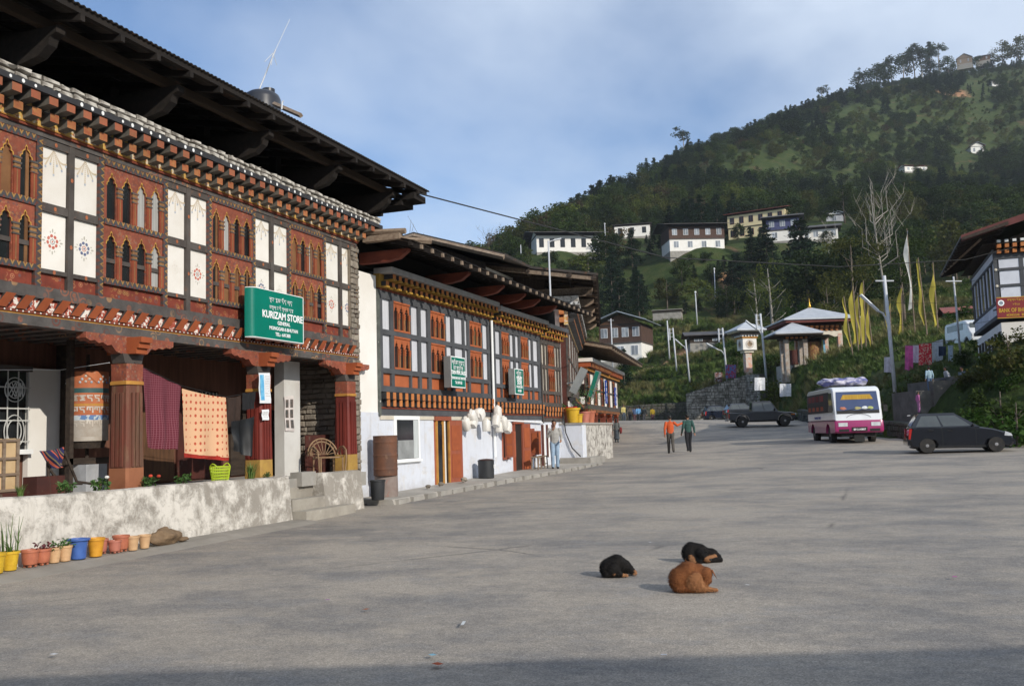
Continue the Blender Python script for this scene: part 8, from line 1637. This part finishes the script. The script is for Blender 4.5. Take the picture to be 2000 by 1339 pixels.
T1, PO = ('tuft', 'dark', 1, 14, 4.2, .55, 900), ('poplar', 'lime', 1, 13, 3.4, .28, 1100)
S1, S2, S3 = ('bush', 'bush', 1, 2.4, 1.8, .26, 420), ('bush', 'mid', 2, 2.2, 1.7, .25, 400), ('bush', 'olive', 3, 2.0, 1.7, .25, 360)
FB = ('broad', 'bush', 7, 6, 2.6, .22, 2200)
def tpx(label, px, py, dep, hpx, spec, squash=1., name='tree', group=None):
    p = at(px, py, dep); g = tz(p.x, p.y); h = hpx * dep / FPX + max(0, p.z - g) * .9; return tree(label, (p.x, p.y, min(g, p.z) if dep < 500 else g), spec, h, random.random() * 6.28, name, group, squash)
for a in [('tall pine on the skyline, middle of the three by the white hall', 1128, 442, 372, 62, P1, .9, 'pine_tree'), ('broadest tall pine on the skyline above the white hall', 1158, 440, 385, 78, P2, 1.1, 'pine_tree'), ('smallest pine of three on the skyline above the white hall', 1104, 446, 362, 46, P1, .8, 'pine_tree'), ('lone round topped tree standing out on the ridge line', 1337, 312, 632, 66, T1, 1.15), ('solitary small tree on the upper ridge line', 1606, 206, 796, 42, T1, 1.2),
          ('small leaning tree at the left of the ridge top grove', 1676, 180, 838, 48, T1, .7), ('low dark tree beside the leaning ridge tree', 1689, 172, 842, 30, B1, 1.5), ('spreading dark tree in the ridge top grove', 1712, 160, 850, 34, B1, 1.5), ('round dark tree left of the tall ridge grove', 1741, 150, 856, 40, B1, 1.1), ('short umbrella tree in the ridge top grove', 1765, 145, 860, 48, T1, 1.1), ('tall dark tree in the middle of the ridge top grove', 1786, 142, 864, 54, B1, .9), ('tall umbrella tree of the ridge top grove', 1800, 140, 866, 58, T1, 1.0), ('narrow dark tree in the ridge top grove', 1817, 136, 868, 56, P1, 1.1), ('tallest rounded tree at the right of the ridge grove', 1834, 134, 870, 60, T1, 1.1), ('low bushy tree right of the ridge grove', 1851, 130, 872, 20, B2, 1.4), ('tree beside the skyline barn', 1900, 124, 874, 14, B1, 1.5), ('loose olive tree right of the skyline huts', 1958, 122, 880, 40, B3, 1.2), ('tall loose olive tree at the skyline end', 1990, 116, 884, 50, B3, 1.1),
          ('dense dark pine below the blue windowed house', 1500, 560, 222, 120, P1, 1.2, 'pine_tree'), ('large dark spreading pine right of the blue windowed house', 1570, 580, 205, 150, P2, 1.35, 'pine_tree'), ('dark pine with bare lower trunk in the slope wood', 1580, 618, 180, 110, P1, 1.1, 'pine_tree'), ('dark pine left of the pale poplars', 1440, 585, 214, 90, P2, 1.2, 'pine_tree'), ('tall dark pine beneath the yellow school', 1470, 540, 228, 95, P1, 1.0, 'pine_tree'),
          ('pale green sparse poplar, taller of the pair', 1512, 690, 140, 180, PO, 1.15, 'poplar_tree'), ('pale green sparse poplar, shorter of the pair', 1483, 680, 146, 150, PO, 1.1, 'poplar_tree'), ('round dark bushy tree left of the pavilion roof', 1562, 680, 106, 90, FB, .95), ('young pine standing beside the end house', 1222, 792, 124, 108, P1, .8, 'pine_tree'), ('round green bush on the lower terrace', 1297, 756, 126, 32, S1, 1.0, 'shrub'), ('dark shrub tree beside the clock tower', 1442, 735, 107, 60, FB, .7), ('yellow green bushy tree above the retaining wall end', 1510, 760, 94, 38, ('bush', 'lime', 6, 2.2, 1.7, .16, 700), 1.0, 'shrub'), ('golden brown round tree below the white hall', 1208, 515, 246, 72, B5, 1.1), ('yellow green shrubby tree behind the tall timber house', 1150, 545, 238, 50, B4, 1.6), ('bright green bush right of the terrace wall', 1330, 790, 116, 22, S1, 1.3, 'shrub'),
          ('large olive tree crown around the bare pale branches, left half', 1672, 640, 125, 190, ('broad', 'olive', 8, 12, 4.6, .3, 2600), 1.0), ('large olive tree crown right of the bare pale branches', 1765, 620, 128, 160, ('broad', 'mid', 9, 11, 4.3, .3, 2400), 1.0), ('leafy tree on the slope just below the timber house', 1332, 552, 222, 46, B2, 1.2), ('bright young tree below the timber house garden', 1362, 592, 212, 52, B4, 1.2), ('dark round tree right below the timber house', 1392, 560, 222, 44, B1, 1.2), ('olive tree on the slope left of the globe lamp', 1303, 590, 213, 50, B3, 1.2), ('mid green tree above the dark terrace edge', 1420, 606, 207, 50, B2, 1.1), ('small bushy tree by the timber house terrace', 1345, 524, 228, 28, B2, 1.3), ('small dark tree by the timber house corner', 1380, 520, 229, 28, B1, 1.3), ('low olive tree under the white hall', 1130, 530, 240, 34, B3, 1.5), ('low dark tree under the white hall corner', 1075, 520, 242, 30, B1, 1.5), ('olive shrub tree between flags and wooded slope', 1620, 640, 118, 90, ('broad', 'olive', 10, 7, 3.2, .25, 1600), 1.1)]:
    tpx(*a)
def bare_tree(label, px, py, dep, hpx, seed, pale=True, nb=10, name='bare_tree', spread=.45):
    p = at(px, py, dep); g = min(tz(p.x, p.y), p.z); h = hpx * dep / FPX + (p.z - g); rng = random.Random(seed); t = thing(name, label, 'tree', (p.x, p.y, g)); m = PALEB_ if pale else BARK
    with Sub(t):
        tr = [(0, 0, -.5), (.01 * h, 0, h * .25), (-.01 * h, .01 * h, h * .5), (-.03 * h, .0, h * .75), (-.035 * h, 0, h)]; MB().tube(tr, [h * .010, h * .0085, h * .0065, h * .004, h * .0012], 7).build('trunk', m, t, smooth=True); mb = MB()
        for b in range(nb):
            z = h * rng.uniform(.38, .8); a = rng.random() * 6.28; l = h * rng.uniform(.2, .42); d = Vector((math.cos(a) * spread, math.sin(a) * spread, 1)).normalized(); q = Vector((-.02 * h, 0, z)); e = q + d * l + Vector((math.cos(a), math.sin(a), 0)) * l * .12; mb.tube([q, q + Vector((math.cos(a), math.sin(a), .6)) * l * .3, q + d * l * .65, e], [h * .0036, h * .003, h * .002, h * .0006], 5)
            for s in range(9): f = rng.uniform(.2, .98); q2 = q.lerp(e, f); a2 = rng.random() * 6.28; d2 = Vector((math.cos(a2) * .5, math.sin(a2) * .5, .9)); mb.tube([q2, q2 + d2 * l * rng.uniform(.15, .35)], [h * .0014, h * .0005], 3)
        mb.build('branches', m, t)
bare_tree('tall pale leafless tree rising above the flags', 1730, 645, 124, 295, 4, nb=14, spread=.5)
bare_tree('leaning bare pale tree behind the flag cluster', 1645, 560, 180, 130, 8, nb=6)
bare_tree('grey leafless tree behind the shop row roof', 760, 520, 120, 78, 3, False, 16, spread=.7)
bare_tree('fine twigged leafless tree beyond the dark gable', 958, 540, 260, 95, 6, False, 16, spread=.7)
# forest: the nearest and largest as things, the rest as one mass
rng = random.Random(21); PTS = []
def zone(f, px):
    return f, px
def spec_for(n1, n2, f):
    if n1 > .22: return P1 if n2 > 0 else P2
    if n1 > .02: return B1 if n2 > -.15 else B2
    if n1 > -.2: return B2 if n2 > .1 else (B3 if n2 > -.2 else B1)
    return B3 if n2 > .12 else (B4 if n2 > -.05 else (B5 if n2 < -.3 else B2))
pads = [(at(*a), 9 if a[2] < 300 else 12) for a in PADS]
cand = []
for _ in range(26000):
    a = rng.uniform(rad(-6), rad(34)); f = math.sqrt(rng.uniform(150 ** 2, 960 ** 2)); p = Vector((f * math.sin(a - YAW), f * math.cos(a - YAW))); cand.append((p.x, p.y))
cx = np.array([c[0] for c in cand]); cy = np.array([c[1] for c in cand]); cf = -cx * math.sin(YAW) + cy * math.cos(YAW); cl = cx * math.cos(YAW) + cy * math.sin(YAW); cpx = 1000 + FPX * cl / cf; cz = terr(cx, cy)
cpy = (HZ - ROLL * (cpx - 1000)) - (cz - CAMH) / cf * FPX
cell = {}; placed = []
for i in range(len(cand)):
    f, px, py = cf[i], cpx[i], cpy[i]
    if px < 930 or px > 2200: continue
    if f < 200 and px < 1575: continue
    if f < 185 and px > 1780: continue
    if any((cx[i] - q.x) ** 2 + (cy[i] - q.y) ** 2 < r * r for q, r in pads): continue
    # keep the view of the hillside houses free just below them
    if any(abs(px - a[0]) < (70 if a[2] < 300 else 22) and 0 < a[2] - f < a[2] * .03 for a in PADS): continue
    n1 = noise.noise(Vector((cx[i] / 60, cy[i] / 60, 2))); n2 = noise.noise(Vector((cx[i] / 14, cy[i] / 14, 5)))
    scrub = f > 420 and n1 < .05
    sp_ = (5.0 if scrub else 6.6) if f < 420 else (5.6 if scrub else 7.2); k = (int(cx[i] / sp_), int(cy[i] / sp_))
    if k in cell: continue
    if noise.noise(Vector((cx[i] / 35, cy[i] / 35, 11))) < -.38 and rng.random() < .8: continue
    low = any(abs(px - a[0]) < (75 if a[2] < 300 else 24) and 0 < a[2] - f < a[2] * .16 for a in PADS)
    cell[k] = 1; h = rng.uniform(6.5, 12.5) * (1.15 if n1 > .22 else 1) * (.62 if scrub else 1) * (.38 if low else 1) * (.7 if f > 700 else 1); placed.append((f, cx[i], cy[i], cz[i], spec_for(n1, n2, f), h, px, py))
placed.sort(key=lambda q: q[0]); near = [q for q in placed if q[6] < 2040][:230]; ids = set(id(q) for q in near); rest = [q for q in placed if id(q) not in ids]
LABT = {'pine': 'dark conifer in the wood on the hillside', 'dark': 'dark green broadleaf tree in the hillside wood', 'mid': 'mid green broadleaf tree in the hillside wood', 'olive': 'olive green loose tree in the hillside wood', 'lime': 'fresh yellow green tree in the hillside wood', 'brown': 'dry brown leaved tree in the hillside wood'}
for f, x, y, z, sp_, h, px, py in near: tree(LABT[sp_[1]], (x, y, z - .2), sp_, h, rng.random() * 6.28, 'pine_tree' if sp_[0] == 'pine' else 'broadleaf_tree', 'trees of the hillside wood')
def scatter(name, pts, protos, label, cat):
    """one object whose points carry copies of existing plant meshes"""
    me = bpy.data.meshes.new(name); me.from_pydata([p[0] for p in pts], [], [])
    for an, ty, vals in (('rz', 'FLOAT', [p[1] for p in pts]), ('sc', 'FLOAT', [p[2] for p in pts]), ('ix', 'INT', [p[3] for p in pts])): me.attributes.new(an, ty, 'POINT').data.foreach_set('value', vals)
    o = bpy.data.objects.new(name, me); COL.objects.link(o); WM[o.name] = Matrix(); tag(o, label, cat, kind='stuff'); ng = bpy.data.node_groups.new(name + '_nodes', 'GeometryNodeTree'); ng.interface.new_socket('Geometry', in_out='INPUT', socket_type='NodeSocketGeometry'); ng.interface.new_socket('Geometry', in_out='OUTPUT', socket_type='NodeSocketGeometry')
    N, L = ng.nodes, ng.links; gi, go, jn = N.new('NodeGroupInput'), N.new('NodeGroupOutput'), N.new('GeometryNodeJoinGeometry')
    def attr(n, ty): a = N.new('GeometryNodeInputNamedAttribute'); a.data_type = ty; a.inputs[0].default_value = n; return a.outputs[0]
    rzv, scv, ixv = attr('rz', 'FLOAT'), attr('sc', 'FLOAT'), attr('ix', 'INT'); cxyz = N.new('ShaderNodeCombineXYZ'); L.new(rzv, cxyz.inputs[2])
    for k, po in enumerate(protos):
        cmp_ = N.new('FunctionNodeCompare'); cmp_.data_type = 'INT'; cmp_.operation = 'EQUAL'; L.new(ixv, cmp_.inputs[2]); cmp_.inputs[3].default_value = k
        ip = N.new('GeometryNodeInstanceOnPoints'); oi = N.new('GeometryNodeObjectInfo'); oi.inputs['Object'].default_value = po; oi.transform_space = 'ORIGINAL'; oi.inputs['As Instance'].default_value = True
        L.new(gi.outputs[0], ip.inputs['Points']); L.new(cmp_.outputs[0], ip.inputs['Selection']); L.new(oi.outputs['Geometry'], ip.inputs['Instance']); L.new(cxyz.outputs[0], ip.inputs['Rotation']); L.new(scv, ip.inputs['Scale']); L.new(ip.outputs[0], jn.inputs[0])
    L.new(jn.outputs[0], go.inputs[0]); md = o.modifiers.new('scatter', 'NODES'); md.node_group = ng; return o
specs = [B1, B2, B3, B4, B5, P1, P2]; pro = []
for s in specs:
    if s[:3] not in FIRST: tree(LABT[s[1]], (300, 420, tz(300, 420)), s, 9)
    pro.append(FIRST[s[:3]])
scatter('forest', [((x, y, z - .3), rng.random() * 6.28, h / sp_[3], specs.index(sp_)) for f, x, y, z, sp_, h, px, py in rest], pro, 'dense far forest covering the upper hillside', 'forest')
# shrubs and grass on the slopes near the square
GT = MB(); blades(GT, (0, 0, 0), 46, .42, .34, random.Random(2), .011); gtm = GT.mesh('blades', [mat('slope_grass', (.12, .17, .04), (.075, .12, .03), 1, .8, 0, rnd=.5)])
GT2 = MB(); blades(GT2, (0, 0, 0), 40, .5, .4, random.Random(3), .010); gtm2 = GT2.mesh('blades', [mat('dry_slope_grass', (.22, .20, .085), (.15, .15, .05), 1, .8, 0, rnd=.5)])
def tuft(label, px, dep, me): p = stand(px, dep); t = thing('grass_tuft', label, 'grass', p); return link('blades', me, t, LOC(p))
g1 = tuft('green grass tuft at the foot of the roadside wall', 1700, 55, gtm); g2 = tuft('dry grass tuft beside the roadside wall end', 1600, 72, gtm2)
sb1 = tpx('leafy shrub on the bank right of the dark car', 1985, 830, 36.5, 60, S1, 1., 'shrub'); sb2 = tpx('dark green shrub above the dark car bonnet', 1955, 800, 38, 55, S2, 1., 'shrub'); sb3 = tpx('olive shrub on the bank below the bank sign', 1970, 690, 43, 50, S3, 1., 'shrub')
gp_, sp2 = [], []
for _ in range(30000):
    a = rng.uniform(rad(2), rad(36)); f = math.sqrt(rng.uniform(30 ** 2, 205 ** 2)); x, y = f * math.sin(a - YAW), f * math.cos(a - YAW); gp_.append((x, y))
gx_ = np.array([p[0] for p in gp_]); gy_ = np.array([p[1] for p in gp_]); ok = ~inside(gx_, gy_) & (edge_dist(gx_, gy_) > .25); gx_, gy_ = gx_[ok], gy_[ok]; gz_ = terr(gx_, gy_); gf = -gx_ * math.sin(YAW) + gy_ * math.cos(YAW); gpx = 1000 + FPX * (gx_ * math.cos(YAW) + gy_ * math.sin(YAW)) / gf
bk_ = at(1953, 650, 46); G, Sh = [], []
def blocked(x, y, f, px):
    if bk_.x - .5 < x < bk_.x + 9.5 and bk_.y - .5 < y < bk_.y + 13: return True
    for (c, r) in ((at(1588, 713, 95), 3.6), (at(1552, 716, 91.5), 1.8), (at(1213, 704, 165), 6), (at(1462, 737, 105), .9), (at(1850, 770, 47.5), 2.6)):
        if (x - c.x) ** 2 + (y - c.y) ** 2 < r * r: return True
    return False
SCARS = [(at(*a[:3]), a[3]) for a in ((1318, 683, 150, 6.5), (1290, 700, 142, 3.5), (1340, 668, 158, 4))]
for x, y, z, f, px in zip(gx_, gy_, gz_, gf, gpx):
    if blocked(x, y, f, px) or any((x - c.x) ** 2 + (y - c.y) ** 2 < r * r * .7 for c, r in SCARS): continue
    nn = noise.noise(Vector((x / 7, y / 7, 3))); sz = rng.uniform(.6, 1.25) * (1 if f < 70 else 1.4 + f / 160)
    steep = px > 1880 and f < 46
    if (nn > .18 or (steep and rng.random() < .45)) and rng.random() < (.16 if f < 60 else .07) * (2.2 if steep else 1) and not (1560 < px < 1870 and 45 < f < 100 and rng.random() < .8) and not (px < 1500 and f > 116 and rng.random() < .75): Sh.append(((x, y, z - .1), rng.random() * 6.28, rng.uniform(.25, .62) if f < 60 else rng.uniform(.4, 1.0), rng.choice([0, 0, 1, 1, 2])))
    else: G.append(((x, y, z - .03), rng.random() * 6.28, sz * (.75 if steep else 1), 1 if (nn < -.12 and f > 60) or rng.random() < .08 else 0))
scatter('slope_grass', G, [g1, g2], 'rough grass covering the banks and terraces', 'grass'); scatter('slope_shrubs', Sh, [FIRST[S1[:3]], FIRST[S2[:3]], FIRST[S3[:3]]], 'low shrubs scattered over the banks', 'shrubs')
# ------------------------------------------------------------------ unseen house added behind the viewpoint to shade the near road
def shade_house():
    o = Vector((-math.sin(YAW), math.cos(YAW), 0)); r_ = Vector((math.cos(YAW), math.sin(YAW), 0)); c = r_ * 9.5 - o * 5.0; frame((c.x, c.y, 0), YAW); H = thing('added_shade_house', 'unseen white tin-roofed house added behind the viewpoint to shade the road', 'house', (0, 0, 0)); w = 24
    boxp('wall', WHITE, H, -w / 2, w / 2, -3.6, 2.4, -.2, 5.4)
    for s in (-1, 1): v = [Vector((-w / 2 - 1, s * 4.0 - .6, 5.5)), Vector((w / 2 + 1, s * 4.0 - .6, 5.5)), Vector((w / 2 + 1, -.6, 6.9)), Vector((-w / 2 - 1, -.6, 6.9))]; MB().add(v + [q - Vector((0, 0, .1)) for q in v], [(0, 1, 2, 3), (7, 6, 5, 4), (0, 4, 5, 1), (1, 5, 6, 2), (2, 6, 7, 3), (3, 7, 4, 0)]).build('roof_slope', TING, H)  # roof of the added unseen house, shades the near road
    for k in range(7): boxp('window', GLASSD, H, -10 + k * 3.2, -8.8 + k * 3.2, 2.38, 2.45, 3.4, 4.6)  # windows of the added unseen house
    boxp('added_house_ridge_cap', TING, H, -w / 2 - 1, w / 2 + 1, -.8, -.4, 6.85, 7.0); frame()
shade_house()
# litter on the road
rng = random.Random(5)
for k, (px, py, c_, lab) in enumerate([(640, 1177, (.35, .08, .35), 'purple scrap of wrapper on the road'), (715, 1196, (.35, .12, .05), 'reddish leaf scrap on the road'), (905, 1224, (.6, .62, .62), 'white straw lying on the road'), (1460, 1148, (.65, .65, .64), 'white paper scrap right of the dogs'), (1865, 1132, (.45, .1, .3), 'pink wrapper near the right side of the road'), (855, 1305, (.4, .08, .03), 'red brown scrap in the road shadow'), (1297, 1287, (.5, .52, .55), 'small pale scrap in the road shadow'), (105, 1285, (.6, .6, .6), 'white scrap in the shadow below the pots'), (1655, 993, (.5, .45, .35), 'pale scrap in the middle of the square'), (1270, 1063, (.65, .65, .65), 'white scrap behind the dogs'), (845, 1287, (.2, .4, .5), 'bluish scrap at the shadow edge'), (1530, 868, (.55, .5, .42), 'pale stone before the minibus')]):
    g = gnd(px, py); s = .03 + .012 * (k % 3); a = rng.random() * 6.28; mb = MB(); mb.grid(lambda u, v: ((u - .5) * s * (3 if 'straw' in lab else 1.4), (v - .5) * s * (.5 if 'straw' in lab else 1), .008 + .012 * noise.noise(Vector((u * 3 + k, v * 3, 1))) + .008), 3, 3); tag(mb.build('road_litter', mat('litter%d' % k, c_, None, 20, .8, 0, rnd=0), None, LOC((g.x, g.y, g.z + .02), a)), lab, 'litter', 'scraps of litter on the road')
# ------------------------------------------------------------------ thin valley haze
m = bpy.data.materials.new('thin_haze'); m.use_nodes = True; N = m.node_tree.nodes; N.remove(N['Principled BSDF']); pv_ = N.new('ShaderNodeVolumePrincipled'); pv_.inputs['Color'].default_value = (.86, .92, 1, 1); pv_.inputs['Density'].default_value = .00014; pv_.inputs['Anisotropy'].default_value = .2; m.node_tree.links.new(pv_.outputs[0], N['Material Output'].inputs['Volume'])
MB().box(-4100, 4100, -4100, 4100, -16, 420).build('haze', m, kind='stuff')
